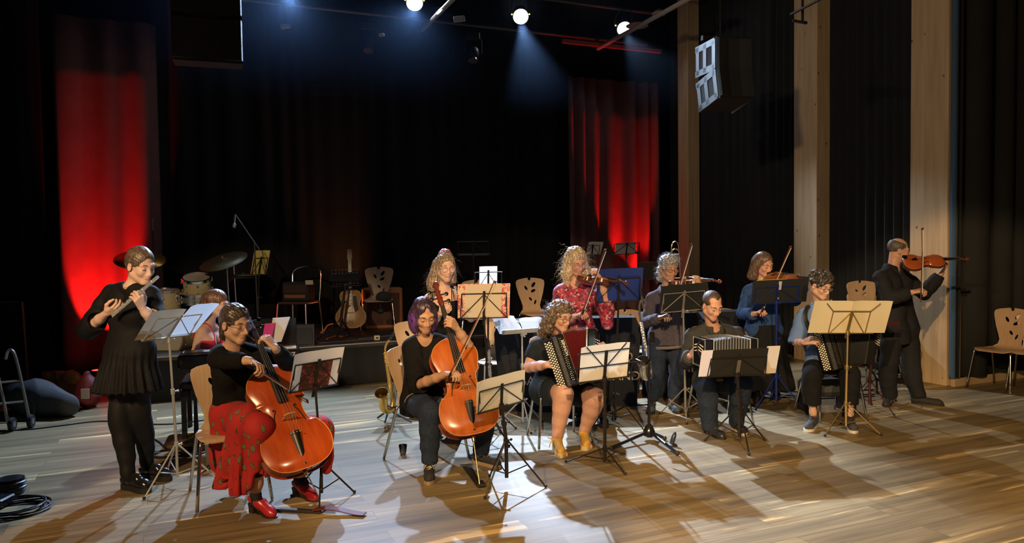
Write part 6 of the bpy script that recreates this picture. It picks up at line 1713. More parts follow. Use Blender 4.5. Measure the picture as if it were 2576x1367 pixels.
# ---------------------------------------------------------------- accordions
pearl = mat('pearl_button', (.75, .74, .62), .2, coat=.4); gloss = mat('gloss_black', (.012, .012, .013), .15); redb = mat('bellows_red', (.16, .012, .014), .6); goldm = mat('metal_trim', (.75, .70, .5), .25, 1)
def prism_box(c, hx, hy, hz, bev=.01):
    return MB().box(c, (hx * 2, hy * 2, hz * 2), bev=bev)
def accordion(M, label, right, bcol, H=.42, D=.19, cols=5, rows=17, brand=None, bass_rows=9, spread=.16, fan=.35):
    """M origin centre of treble box; x to player's left (photo right), y away, z up"""
    t = empty('accordion', mw=M); tag(t, label, 'accordion', 'button accordions')
    prism_box((-.035, 0, 0), .055, D / 2, H / 2, .014).obj('treble_case', gloss, t)
    MB().box((-.110, -.045, -.01), (.085, .05, H * .94), bev=.012).obj('fingerboard', gloss, t)
    bm = mat('grille_black', (.03, .03, .032), .45, bump=.5, bscale=120)
    MB().box((-.055, -D / 2 - .002, 0), (.038, .012, H * .96), bev=.005).obj('grille', bm, t)
    cnt = 0; B = None
    dz = H * .88 / rows
    for c in range(cols):
        for r_ in range(rows):
            z = H * .43 - r_ * dz - (dz / 2 if c % 2 else 0) - .012; x = -.142 + c * .0162
            if z < -H * .47: continue
            MB_ = MB(); MB_.lathe([(.0074, 0), (.0078, .003), (.0066, .0055), (.002, .0062)], (x, -.072, z), (0, -1, 0), 9); MB_.obj('button', pearl, t)
    # register dots
    B = MB()
    for r_ in range(22):
        for c in range(2): B.sph((-.022 + c * .012 + (.004 if r_ % 2 else 0), -D / 2 - .002, H * .42 - r_ * H * .038), .0038, 6)
    B.obj('grille_studs', goldm, t)
    B = MB(); B.box((.021, 0, 0), (.004, D + .004, H + .004)); B.obj('trim', goldm, t)
    if brand:
        B = MB(); R = Matrix.Translation((.0035, -D / 2 - .0015, .10)) @ Matrix.Rotation(math.radians(90), 4, 'X') @ Matrix.Rotation(math.radians(90), 4, 'Z'); text_mesh(B, brand, .032, R, .0012); B.obj('lettering', mat('white_letter', (.8, .8, .75), .4), t, smooth=False)
    # bellows: fan between treble box and bass box
    n = 15; ang = fan; P = []; ring = []
    def sec(q, w):
        # rotation about lower edge: sections fan out at the top
        a = ang * q; base = Vector((.024 + spread * .35 * q, 0, -H / 2)); up = Vector((math.sin(a), 0, math.cos(a)))
        hh = H; dd = D / 2
        pts = []
        for (z, y) in ((0, -1), (.33, -1), (.66, -1), (1, -1), (1, 0), (1, 1), (.5, 1), (0, 1), (0, 0)):
            zz = (z - .5) * (1 - w) + .5; pts.append(base + up * (hh * zz) + Vector((0, y * dd * (1 - w * 1.6), 0)))
        return pts
    m_ = 9; vs = []
    for i in range(n * 2 + 1): vs += sec(i / (n * 2), .0 if i % 2 == 0 else .085)
    fs = []
    for i in range(n * 2):
        for k in range(m_): fs.append((i * m_ + k, (i + 1) * m_ + k, (i + 1) * m_ + (k + 1) % m_, i * m_ + (k + 1) % m_))
    MB()._add(vs, [f[::-1] for f in fs]).obj('bellows', bcol, t, smooth=False)
    B = MB()
    for i in range(0, n * 2 + 1, 2):
        p_ = sec(i / (n * 2), 0); B.box(p_[3], (.006, .006, .006)); B.box(p_[0], (.006, .006, .006)); B.box(p_[5], (.006, .006, .006))
    B.obj('corner_metal', goldm, t)
    a = ang; base = Vector((.026 + spread * .35, 0, -H / 2)); up = Vector((math.sin(a), 0, math.cos(a))); xx = Vector((math.cos(a), 0, -math.sin(a)))
    Mb = Matrix(((xx.x, 0, up.x, 0), (0, 1, 0, 0), (xx.z, 0, up.z, 0), (0, 0, 0, 1)))
    MB().box(base + up * H / 2 + xx * .045, (.09, D, H), Mb, bev=.02).obj('bass_case', gloss, t)
    MB().box(base + up * H / 2 + xx * .004, (.01, D + .004, H + .002), Mb).obj('bass_trim', goldm, t)
    for r_ in range(bass_rows):
        for c in range(4):
            p_ = base + up * (H * .82 - r_ * .021 - c * .006) + xx * (.062 + c * .0135) - Vector((0, D / 2 - .004 - c * .002, 0))
            b_ = MB(); b_.sph(p_, .0052, 7); b_.obj('bass_button', pearl, t)
    B = MB(); B.box(base + up * H / 2 + xx * .10 - Vector((0, .02, 0)), (.006, .06, H * .8), Mb, bev=.002); B.obj('hand_strap', rubber, t)
    return t
cA = at(1432, 902, 6.07)
accordion(frame(cA, (.93, -.1, .30), (-.27, .08, 1)), 'black button accordion with red bellows played by the woman with glasses', True, redb, H=.43, brand='HOHNER', spread=.12, fan=.34)
cB = at(2092, 866, 6.85)
accordion(frame(cB, (.94, -.05, .24), (-.20, .06, 1)), 'large black button accordion played by the young man in blue shirt', True, mat('bellows_black', (.02, .02, .022), .6), H=.45, D=.2, spread=.5, fan=.42)
def strap(pts, label, who):
    t = MB().tube(smooth_path(pts, 6), .019, 8, flat=(Vector((0, -1, 0.2)).normalized(), .25)).obj('shoulder_strap', mat('strap_black', (.012, .012, .012), .6)); tag(t, label, 'strap'); return t
strap([at(2040, 835, 6.9), at(2026, 800, 6.9), at(2028, 778, 6.95), at(2034, 772, 7.05), at(2040, 785, 7.2)], 'black accordion strap over right shoulder of the young man', 0)
strap([at(2115, 800, 6.9), at(2100, 772, 6.9), at(2094, 760, 6.98), at(2090, 762, 7.12), at(2092, 785, 7.22)], 'black accordion strap over left shoulder of the young man', 0)
# bandoneon
t = empty('bandoneon', mw=frame(at(1822, 885, 6.45), (1, .18, -.02), (0, 0, 1))); tag(t, 'square bandoneon with white trimmed bellows held by the man in olive shirt', 'bandoneon')
def bsec(x, s, a=0, dy=0, dz=0): return [Vector((x + sy * math.sin(a) * s, sy * s + dy, sz * s + dz)) for sy, sz in ((-1, -1), (1, -1), (1, 1), (-1, 1))]
wt = mat('white_trim', (.7, .7, .66), .4)
path = [(-.205, .118, 0.0, .008), (-.155, .118, 0, .010), (.17, .118, 0, .012), (.215, .118, 0, .010)]
for i, (x0, x1) in enumerate(((-.235, -.15), (.175, .25))):
    MB().box(((x0 + x1) / 2, 0, 0), (x1 - x0, .236, .236), bev=.012).obj('end_box', gloss, t)
    B = MB()
    for x in (x0 + .004, x1 - .004):
        B.tube([(x, y, z) for y, z in ((-.119, -.119), (.119, -.119), (.119, .119), (-.119, .119))], .0022, 5, closed=True)
    B.obj('inlay', wt, t)
vs = []; nb = 26
for i in range(nb + 1):
    q = i / nb; vs += bsec(-.15 + .325 * q, .116 if i % 2 == 0 else .100, 0, 0, .018 * math.sin(q * math.pi))
fs = []
for i in range(nb):
    for k in range(4): fs.append((i * 4 + k, i * 4 + (k + 1) % 4, (i + 1) * 4 + (k + 1) % 4, (i + 1) * 4 + k))
MB()._add(vs, [f[::-1] for f in fs]).obj('bellows', mat('bellows_navy', (.03, .035, .045), .5), t, smooth=False)
B = MB()
for i in range(0, nb + 1, 2):
    q = i / nb; p_ = bsec(-.15 + .325 * q, .1165, 0, 0, .018 * math.sin(q * math.pi)); B.tube([p_[0], p_[3], p_[2]], .0018, 5)
B.obj('bellows_edge', wt, t)
for r_ in range(9):
    for c in range(3):
        b_ = MB(); b_.sph((-.237, -.09 + r_ * .020 + (c % 2) * .01, .02 + c * .026 - abs(r_ - 4) * .004), .0062, 7, (.8, 1, 1)); b_.obj('button', pearl, t)
B = MB(); B.tube(smooth_path([(-.235, -.10, -.08), (-.275, -.09, .0), (-.27, -.05, .06), (-.236, -.03, .09)], 5), .012, 7, flat=(Vector((1, 0, 0)), .3)); B.obj('hand_strap', MATS['strap_black'], t)
# ---------------------------------------------------------------- music stands and sheets
sil = mat('stand_silver', (.60, .59, .55), .35, .6); bks = mat('stand_black', (.022, .018, .018), .4, .3); blu = mat('stand_blue', (.01, .025, .22), .35, .3); gld = mat('stand_gold', (.55, .42, .20), .3, .9); red_ = mat('stand_maroon', (.09, .03, .035), .35, .4)
s1, P, W, H, A = stand(fl(447, 1224, 0), at(357, 859, 5.02), at(478, 843, 5.31), at(421, 780, 4.92), sil, 'silver wire music stand in front of the flute player', .30, .30, 10)
s1o = sheet(P, -.23, .02, .01, .30, paper, 'left page of flute music on the silver stand'); t = sheet(P, .0, .22, .0, .31, paperw, 'large white page overlapping on the silver flute stand', n0=.016, tilt=.05, dog=.02)
def staff(sh, P, x0, x1, y0, y1, n0, rows=8):
    B = MB()
    for r_ in range(rows):
        yy = y0 + (y1 - y0) * (r_ + .5) / rows
        for k in range(5):
            B.tube([P(x0, yy + (k - 2) * .0024, n0), P(x1, yy + (k - 2) * .0024, n0)], .0004, 3)
    return B.obj('staff_lines', ink, sh, world=True)
s2, P, W, H, A = stand(fl(810, 1262, 0), at(727, 990, 4.75), at(850, 967, 4.95), at(768, 897, 4.67), bks, 'black wire music stand in front of the woman with glasses and cello', .24, .26, 40, lip=.04, hfac=.78)
sheet(P, -W * .5, W * .5, .005, H + .02, paper, 'cream double page on the front cellist stand')
darkp = ramp_mat('dark_red_print', [(0, (.05, .02, .025)), (.5, (.10, .03, .035)), (.56, (.32, .05, .045)), (.62, (.06, .02, .03))], 30, .6, 'noise', warp=.05)
sheet(P, -W * .32, W * .30, .004, H * .78, darkp, 'dark red patterned booklet behind the wires of the front cellist stand', n0=.0025, bow=.002, cat='booklet', name='booklet')
s3, P, W, H, A = stand(fl(1232, 1110, 0), at(1155, 802, 6.22), at(1278, 799, 6.27), at(1168, 716, 6.13), bks, 'black wire music stand with lyre top carrying the wide flowered folder', .26, .26, 70, wfac=.98)
cherry = ramp_mat('cherry_print', [(0, (.62, .10, .13)), (.28, (.70, .28, .26)), (.4, (.72, .60, .42)), (.75, (.70, .36, .32))], 60, .6, 'cells', warp=.02)
sheet(P, -.215, .215, .0, H, cherry, 'wide open folder with red blossom edges on the oboe player stand', cat='folder', name='folder', bow=.004)
sheet(P, -.155, .145, .0, H - .004, mat('paper_cream', (.70, .62, .48), .85), 'cream pages lying in the blossom edged folder', n0=.003, bow=.002)
B = MB(); R_ = Matrix(((-A[1].x * -1, 0, 0, 0), (0, 1, 0, 0), (0, 0, 1, 0), (0, 0, 0, 1)))
s3b, P, W, H, A = stand(fl(1228, 1086, 0) + Vector((0, .0, 0)), at(1192, 742, 7.3), at(1264, 740, 7.33), at(1199, 672, 7.2), bks, 'thin black music stand behind holding an upright white pad', .26, .26, 15, hfac=.80)
sheet(P, -.085, .085, .005, H, paperw, 'white pad of paper on the thin stand right of the oboe player', bow=.003, thick=.014, cat='paper pad', name='paper_pad')
s4, P, W, H, A = stand(fl(1316, 1076, 0), at(1262, 842, 6.88), at(1368, 834, 6.98), at(1250, 802, 7.16), sil, 'silver music stand tipped almost flat under the brightest pages', .26, .26, 45)
sheet(P, -W * .55, -.005, .0, H * 1.05, paperw, 'brightly lit left page on the flat silver stand'); sheet(P, .008, W * .58, .01, H * .85, paperw, 'brightly lit right page on the flat silver stand', tilt=.02)
s5, P, W, H, A = stand(fl(1275, 1228, 0), at(1201, 1043, 5.07), at(1318, 1010, 5.2), at(1243, 955, 4.98), bks, 'black music stand with lyre top in front of the purple haired cellist', .27, .33, -2, pole_r=.0105, hfac=.72)
sheet(P, -W * .52, W * .50, .005, H * 1.02, mat('paper_yellow', (.68, .62, .42), .85), 'cream double page on the second cellist stand')
s6, P, W, H, A = stand(fl(1522, 1168, 0), at(1437, 967, 5.6), at(1600, 946, 5.72), at(1465, 877, 5.5), bks, 'black music stand with fold out arms in front of the woman accordionist', .30, .12, 52, style='tall', pole_r=.0105, hfac=.84, wfac=.98)
sheet(P, -W * .38, W * .36, .005, H * 1.0, paper, 'open cream book of music on the woman accordionist stand', bow=.02)
s7, P, W, H, A = stand(fl(1548, 1076, 0), at(1498, 762, 6.7), at(1612, 756, 6.74), at(1512, 680, 6.6), bks, 'black music stand holding the open blue folder before the blonde violinist', .28, .3, 88, pole_r=.009)
bf = mat('blue_folder', (.012, .035, .24), .35); sheet(P, -W * .46, W * .52, .0, H * 1.0, bf, 'open shiny blue folder in front of the blonde violinist', cat='folder', name='folder', bow=.02, thick=.004)
s12, P, W, H, A = stand(fl(1724, 1052, 0), at(1662, 788, 7.0), at(1772, 778, 7.06), at(1676, 722, 6.9), mat('stand_pale', (.45, .44, .40), .4, .7), 'pale grey music stand with black folder before the grey haired violinist', .27, .28, 20, pole_r=.009)
bfm = mat('black_folder', (.016, .018, .018), .5); sheet(P, -W * .53, W * .53, .0, H * 1.02, bfm, 'black folder on the pale grey stand before the grey haired violinist', cat='folder', name='folder', bow=.004, thick=.012)
s13, P, W, H, A = stand(fl(1953, 1026, 0), at(1893, 766, 7.5), at(2010, 760, 7.53), at(1899, 709, 7.42), blu, 'bright blue wire music stand in front of the woman in blue shirt', .27, .32, 205, pole_r=.011, hfac=.72)
f13 = sheet(P, -W * .53, W * .66, -.003, H * 1.02, bfm, 'black folder on the blue music stand', cat='folder', name='folder', bow=.004, thick=.01)
B = MB(); RM = Matrix(((A[0].x, A[2].x, A[1].x, 0), (A[0].y, A[2].y, A[1].y, 0), (A[0].z, A[2].z, A[1].z, 0), (0, 0, 0, 1)))
B.box(P(.02, H * .78, -.0065), (.03, .002, .09), RM); B.box(P(.005, H * .22, -.0065), (.03, .002, .02), RM); B.obj('white_sticker', paperw, f13, world=True)
sheet(P, -W * .46, W * .2, H * .98, H * 1.03, mat('lime_edge', (.35, .55, .06), .6), 'lime green edge of paper above the black folder on blue stand', n0=.012, bow=.001)
s14, P, W, H, A = stand(fl(1860, 1122, 0), at(1768, 950, 6.05), at(1936, 942, 6.12), at(1787, 884, 5.97), bks, 'black music stand in front of the bandoneon player', .29, .32, 28, pole_r=.012, hfac=.7, wfac=.9)
sheet(P, -W * .40, W * .42, .0, H * 1.02, bfm, 'black folder between two cream pages on the bandoneon stand', cat='folder', name='folder', n0=.003, bow=.003, thick=.005)
sheet(P, -W * .56, -W * .37, .0, H * 1.0, mat('paper_pinkish', (.70, .62, .56), .85), 'cream page at left side of the bandoneon stand', n0=.012, bow=.004); sheet(P, W * .40, W * .60, -.0, H * 1.06, MATS['paper_cream'], 'cream page at right side of the bandoneon stand', n0=.012, bow=.004)
B = MB(); RM = Matrix(((A[0].x, A[2].x, A[1].x, 0), (A[0].y, A[2].y, A[1].y, 0), (A[0].z, A[2].z, A[1].z, 0), (0, 0, 0, 1)))
B.box(P(.0, H * .36, -.012), (.032, .003, H * .55), RM, bev=.001); B.obj('mast_plate', mat('mast_grey', (.12, .12, .10), .5), s14, world=True)
s15, P, W, H, A = stand(fl(2128, 1088, 0), at(2062, 839, 6.5), at(2197, 839, 6.53), at(2072, 759, 6.38), gld, 'golden music stand in front of the young man with accordion', .28, .26, 330, style='x', pole_r=.010, hfac=.70, wfac=.98)
yp = mat('paper_old', (.70, .62, .40), .85)
sheet(P, -W * .72, -.0, .0, H * 1.0, yp, 'left cream page on the golden stand', bow=.012); sheet(P, .002, W * .72, .0, H * 1.0, yp, 'right cream page on the golden stand', bow=.012, n0=.008)
s16, P, W, H, A = stand(fl(2187, 1034, 0), at(2150, 812, 7.2), at(2262, 822, 7.24), at(2155, 800, 7.48), red_, 'dark maroon music stand with flat desk beside the man in suit', .26, .30, 300, style='solid', pole_r=.011, hfac=.8)
s17, P, W, H, A = stand(fl(2205, 1002, 0), at(2148, 916, 7.9), at(2228, 929, 7.7), at(2150, 904, 8.2), bks, 'low black stand tray behind the maroon stand', .22, .2, 300, style='wire', hfac=.95)
for nm in ('paper_cream', 'paper_yellow', 'paper_pinkish', 'paper_old'): translucent(MATS[nm], .12)
# on the stage
def st_stage(px, Y, lab, m, bl, br, tl, z, **k):
    b = at(px, 700, Y); t = stand((b.x, b.y, 0), bl, br, tl, m, lab, **k); return t
def raise_stand(res, z):
    pass
def stage_stand(base, bl, br, tl, m, label, **k):
    """stand whose feet rest on the stage deck"""
    off = Vector((0, 0, STZ)); r = stand(base, Vector(bl) - off, Vector(br) - off, Vector(tl) - off, m, label, **k)
    r[0].location.z += STZ
    P0_ = r[1]; return r[0], (lambda u, v, n=0: P0_(u, v, n) + off), r[2], r[3], r[4]
b = at(1190, 700, 10.2); stage_stand((b.x, b.y), at(1150, 643, 10.2), at(1232, 642, 10.2), at(1153, 603, 10.05), bks, 'empty black music stand standing tall above the oboe player', hfac=.86)
b = at(1576, 700, 10.9); r = stage_stand((b.x, b.y), at(1541, 641, 10.9), at(1609, 638, 10.9), at(1549, 612, 10.75), bks, 'black stage music stand glinting red before the red curtain', hfac=.92)
sheet(r[1], -.16, .13, .0, r[3] * .95, mat('paper_grey', (.38, .34, .36), .85), 'grey sheet on the stage stand before the red curtain')
b = at(1492, 700, 10.9); r = stage_stand((b.x, b.y), at(1470, 641, 10.9), at(1508, 641, 10.9), at(1480, 612, 10.75), bks, 'stage music stand with tilted pale sheet right of the blonde violinist', hfac=.8)
sheet(r[1], -.09, .12, -.01, r[3] * 1.05, mat('paper_dim', (.5, .48, .46), .85), 'tilted pale sheet on stage stand right of the blonde violinist', tilt=.03)
b = at(648, 760, 9.6); r = stage_stand((b.x, b.y), at(632, 692, 9.6), at(668, 691, 9.7), at(648, 632, 9.45), bks, 'stage music stand with yellow sheet right of the drum kit', hfac=.7)
sheet(r[1], -.10, .10, .0, r[3] * 1.0, mat('paper_amber', (.72, .55, .14), .8), 'yellow lit sheet on the stage stand by the drum kit')
b = at(857, 760, 9.7); r = stage_stand((b.x, b.y), at(832, 722, 9.7), at(907, 718, 9.75), at(806, 673, 9.6), bks, 'black perforated orchestra desk on the stage in front of the guitar', style='none', hfac=.6, spread=.3, ang=80, pole_r=.014)
P, W, H, A = r[1], r[2], r[3], r[4]
B = MB(); RM = Matrix(((A[0].x, A[2].x, A[1].x, 0), (A[0].y, A[2].y, A[1].y, 0), (A[0].z, A[2].z, A[1].z, 0), (0, 0, 0, 1)))
B.box(P(0, H / 2) - Vector((0, 0, 0)), (W, H, .004), RM, bev=.001); dp = B.obj('desk_plate', bks, r[0], world=True)
for i in range(8):
    for j in range(5):
        b_ = MB(); b_.lathe([(.009, 0), (.009, .0012)], P((i - 3.5) * W / 8.6, (j + .6) * H / 5.6, -.0035 if A[1].y > 0 else .0035), tuple(-A[1]), 8); b_.obj('perforation', mat('hole_lit_pale', (.32, .38, .5), .6), dp, world=True)  # discs stand for the holes, light from behind put into their colour
b = at(1625, 760, 9.3); r = stage_stand((b.x, b.y), at(1600, 706, 9.3), at(1648, 704, 9.35), at(1600, 661, 9.2), bks, 'solid black desk stand with silver pole left of the grey haired violinist', style='solid')

# ---------------------------------------------------------------- chairs
def CH(px, Y, yaw, label, z=0.0): p_ = at(px, 600, Y); return chair((p_.x, Y), yaw, label, z)
CH(558, 5.10, 30, 'beech chair under the woman playing the front cello'); CH(1064, 5.92, 49, 'beech chair under the purple haired cellist')
CH(1038, 7.75, 12, 'empty beech chair half hidden behind the purple haired cellist'); CH(949, 10.35, 6, 'beech chair on the stage with a dark cap on its seat', STZ + .001)
CH(1200, 9.3, 5, 'empty beech chair behind the white pad right of the oboe player', .351); CH(1347, 9.65, 18, 'empty beech chair standing alone on the riser above the bright pages', .351)
CH(1250, 8.05, -8, 'empty beech chair behind the upright clarinet'); CH(1600, 8.75, 22, 'empty beech chair behind the silver saxophone')
CH(1400, 6.42, 12, 'beech chair under the woman accordionist'); CH(1806, 7.0, 8, 'beech chair under the bandoneon player'); CH(1832, 8.75, 10, 'empty beech chair behind the left shoulder of the bandoneon player')
CH(2088, 7.18, 8, 'beech chair under the young man with accordion')
for i, z in enumerate((0, .14, .28)): CH(2196, 9.15 + (2 - i) * .05, 8, ('lowest', 'middle', 'topmost')[i] + ' beech chair of the stack behind the golden stand pages', z)
CH(2520, 8.35, -62, 'empty beech chair at right against the charcoal curtain facing left'); CH(2606, 8.15, -40, 'beech chair cut off by the right edge of the photo')
# ---------------------------------------------------------------- stage gear
crm = mat('drum_cream', (.62, .52, .28), .35, coat=.3); head_ = mat('drum_head', (.55, .50, .40), .6); hoopm = mat('hoop_wood', (.42, .28, .14), .4)
def drum(c, ax, r, h, label, name='drum', head=None, hoops=chrome, lugs=8, shellm=None, parent=None):
    t = empty(name, mw=frame(c, Vector(ax).orthogonal(), ax)) if parent is None else parent; 
    tag(t, label, 'drum', 'drum kit pieces')
    MB().lathe([(r, -h / 2), (r, h / 2)], n=36, caps=False).obj('shell', shellm or crm, t)
    for s in (-1, 1):
        MB().lathe([(r + .004, s * (h / 2 - .02)), (r + .012, s * (h / 2 - .018)), (r + .012, s * (h / 2 + .012)), (r - .004, s * (h / 2 + .014)), (r - .006, s * (h / 2))], n=36, caps=False).obj('hoop', hoops, t)
        MB().lathe([(r, s * h / 2), (.001, s * (h / 2 + .001))], n=36, caps=False).obj('drum_head', head or head_, t)
    for i in range(lugs):
        a = (i + .5) / lugs * 6.2832; B = MB()
        for s in (-1, 1): B.sph((math.cos(a) * (r + .012), math.sin(a) * (r + .012), s * h * .26), .013, 8, (1, 1, 1.6)); B.tube([(math.cos(a) * (r + .016), math.sin(a) * (r + .016), s * h * .26), (math.cos(a) * (r + .014), math.sin(a) * (r + .014), s * h * .5)], .003, 5)
        B.obj('lug', chrome, t)
    return t
YD = 9.3
drum(at(496, 718, YD), (.10, -.35, 1), .160, .20, 'cream rack tom drum behind the woman in red top')
drum(at(487, 750, YD - .1), (.04, -.1, 1), .178, .10, 'steel snare drum under the cream rack tom', shellm=mat('snare_steel', (.45, .43, .40), .3, .8))
drum(at(412, 766, YD - .1), (.0, -.06, 1), .19, .34, 'cream floor tom drum at the left of the kit')
b_ = drum(at(436, 848, YD - .3), (-.1, -1, .02), .215, .36, 'cream bass drum with wooden hoop behind the silver flute stand', hoops=hoopm, head=mat('bass_head', (.62, .58, .46), .6))
def cymbal(c, ax, r, m, label):
    t = empty('cymbal', mw=frame(c, Vector(ax).orthogonal(), ax)); tag(t, label, 'cymbal', 'cymbals of the drum kit')
    MB().lathe([(.006, .030), (r * .1, .026), (r * .17, .012), (r * .5, .006), (r, -.012), (r, -.0135), (r * .5, .004), (r * .17, .010), (.006, .027)], n=40, caps=False).obj('plate', m, t, True)
    MB().lathe([(.012, .02), (.014, .04), (.006, .055)], n=10).obj('wing_nut', chrome, t); return t
dkc = mat('cymbal_dark', (.14, .13, .08), .55, .7, noise=.2, nscale=2); gdc = mat('cymbal_gold', (.75, .40, .10), .3, .9)
cymbal(at(562, 655, 9.3), (-.16, -.42, 1), .29, dkc, 'large dark ride cymbal tilted above the woman in red top')
cymbal(at(352, 652, 9.2), (.20, -.38, 1), .29, gdc, 'golden crash cymbal behind the head of the flute player')
cymbal(at(610, 692, 9.6), (0, .02, 1), .19, dkc, 'upper hi-hat cymbal seen edge on'); cymbal(at(610, 697, 9.6), (0, .02, 1), .19, dkc, 'lower hi-hat cymbal under the upper one')
def cstand(px, py, Y, label, top=None):
    p = at(px, py, Y); g = Vector((p.x + .03, p.y, STZ)); t = empty('cymbal_stand', tuple(g)); tag(t, label, 'cymbal stand', 'cymbal stands')
    MB().tube([g + Vector((0, 0, .12)), lerp(g, p, .5)], .014, 10).obj('lower_tube', chrome, t, world=True); MB().tube([lerp(g, p, .45), p], .009, 10).obj('upper_tube', chrome, t, world=True)
    B = MB(); B.sph(lerp(g, p, .5), .022, 8); B.tube([lerp(g, p, .5), lerp(g, p, .5) + Vector((.05, -.02, .01))], .006, 6); B.obj('clamp', chrome, t, world=True)
    for i in range(3):
        a = i * 2.094 + .5; MB().tube([g + Vector((0, 0, .30)), g + Vector((math.cos(a) * .28, math.sin(a) * .28, .012))], .009, 6).obj('leg', chrome, t, world=True)
cstand(570, 660, 9.3, 'chrome stand under the dark ride cymbal'); cstand(352, 658, 9.2, 'chrome stand under the golden crash cymbal'); cstand(588, 668, 9.6, 'chrome hi-hat stand right of the ride cymbal stand')
# digital piano and bench
ka, kb = at(718, 886, 6.72), at(560, 912, 6.5); kd = (ka - kb); kM = frame((ka + kb) / 2 - Vector((.12, 0, .0)), (.95, .31, 0), (0, 0, 1))
t = empty('digital_piano', mw=kM); tag(t, 'black digital piano played by the young woman in red top', 'digital piano')
MB().box((0, 0, 0), (1.0, .26, .12), bev=.012).obj('case', gloss, t)
MB().box((0, .05, .064), (.94, .14, .008)).obj('keybed', mat('key_white', (.75, .74, .70), .3), t)
B = MB(); text_mesh(B, 'FP-7', .075, Matrix.Translation((.39, -.1315, .008)) @ Matrix.Rotation(math.radians(90), 4, 'X'), .0008); B.obj('lettering', mat('grey_letter', (.5, .5, .52), .5), t, smooth=False)
B = MB(); MB().box((.30, .10, .19), (.36, .015, .26), bev=.004).obj('music_rest', gloss, t)
for x in (-.38, .38):
    B = MB(); B.tube([(x, -.12, -.06), (x, .12, -.74)], .014, 8); B.tube([(x, .12, -.06), (x, -.12, -.74)], .014, 8); B.obj('leg', MATS['black_rubber'], t)
for px, p2, m_, lab, (tl, tr_, br_, bl_) in ((0, 0, paperw, 'tall white page standing on the digital piano', ((690, 799), (734, 796), (712, 858), (684, 862))), (0, 0, mat('magenta_book', (.45, .03, .22), .6), 'magenta edged book standing on the digital piano', ((674, 812), (700, 810), (690, 850), (668, 852)))):
    c = [at(x, y, 6.72 if i > 1 else 6.84) + Vector((0, -.05 if m_ is paperw else -.09, 0)) for i, (x, y) in enumerate((tl, tr_, br_, bl_))]
    t = empty('sheet_music' if m_ is paperw else 'music_book', tuple(c[3])); tag(t, lab, 'sheet music' if m_ is paperw else 'book'); B = MB(); B.grid([c[3], c[2], c[0], c[1]], 2, 2, .003 if m_ is paperw else .016); B.obj('page', m_, t, world=True, smooth=False)
bc = at(515, 945, 6.95); t = empty('piano_bench', (bc.x, bc.y, 0), math.radians(18)); tag(t, 'black piano bench under the woman in red top', 'bench')
MB().box((0, 0, .47), (.38, .55, .08), bev=.02).obj('cushion', leather, t)
for x in (-.16, .16):
    for y in (-.24, .24): MB().box((x, y, .215), (.045, .045, .43), bev=.004).obj('leg', gloss, t)
# microphone stands
def micstand(px, py, Y, z0, label, boom=None):
    p = at(px, py, Y); g = Vector((p.x + .02, p.y, z0)); t = empty('microphone_stand', tuple(g)); tag(t, label, 'microphone stand', 'microphone stands'); m = mat('dull_black', (.04, .04, .04), .5)
    MB().tube([g, p], .009, 8).obj('pole', m, t, world=True)
    for i in range(3): a = i * 2.094; MB().tube([g + Vector((0, 0, .08)), g + Vector((math.cos(a) * .28, math.sin(a) * .28, .01))], .008, 6).obj('leg', m, t, world=True)
    e = p
    if boom: e = at(boom[0], boom[1], Y); MB().tube([lerp(p, e, -.25), e], .007, 8).obj('boom', m, t, world=True)
    d = Vector((0, -.3, -1)).normalized(); MB().lathe([(.010, 0), (.012, .11), (.022, .125), (.024, .15), (.014, .168)], e, d if boom else (0, 0, 1), 12).obj('microphone', mat('mic_grey', (.25, .25, .26), .4, .5), t, world=True)
micstand(640, 610, 9.1, STZ, 'boom microphone stand right of the dark ride cymbal', (592, 540)); micstand(384, 580, 9.9, STZ, 'upright microphone stand left of the dark cymbal')
# seat with amplifier, rim lit orange
c0 = at(752, 760, 10.2); t = empty('stacking_seat', (c0.x, c0.y, STZ), math.radians(-12)); tag(t, 'black padded chair on the stage carrying a small amplifier', 'chair')
MB().box((0, 0, .44), (.42, .42, .03), bev=.012).obj('seat', mat('seat_lit_orange', (.10, .05, .035), .5), t)  # orange light on the black seat is put into its colour
B = MB(); B.tube(smooth_path([(-.20, .20, .44), (-.21, .23, .7), (-.19, .25, .86), (0, .27, .92), (.19, .25, .86), (.21, .23, .7), (.20, .20, .44)], 5), .011, 8); B.obj('back_frame', chrome, t)
for x in (-.2, .2):
    for y in (-.2, .2): MB().tube([(x, y, .43), (x * 1.12, y * 1.2, .008)], .012, 8).obj('leg', chrome, t)
t2 = empty('amplifier', (c0.x, c0.y - .0, STZ + .456), math.radians(-12)); tag(t2, 'small black amplifier head sitting on the padded chair', 'amplifier')
MB().box((0, 0, .13), (.38, .22, .26), bev=.015).obj('cabinet', rubber, t2)
MB().box((0, -.112, .07), (.30, .006, .045), bev=.002).obj('panel', mat('orange_panel', (.30, .12, .05), .5), t2); MB().box((0, -.112, .17), (.33, .006, .11), bev=.002).obj('grille', mat('grille_brown', (.05, .03, .025), .8), t2)
tg = empty('paper_tag', tuple(at(776, 713, 10.0))); tag(tg, 'small pale paper card fixed on the padded chair back', 'card'); MB().box(at(778, 711, 10.0), (.10, .004, .06), Matrix.Rotation(.3, 4, 'X')).obj('card', paper, tg, world=True)
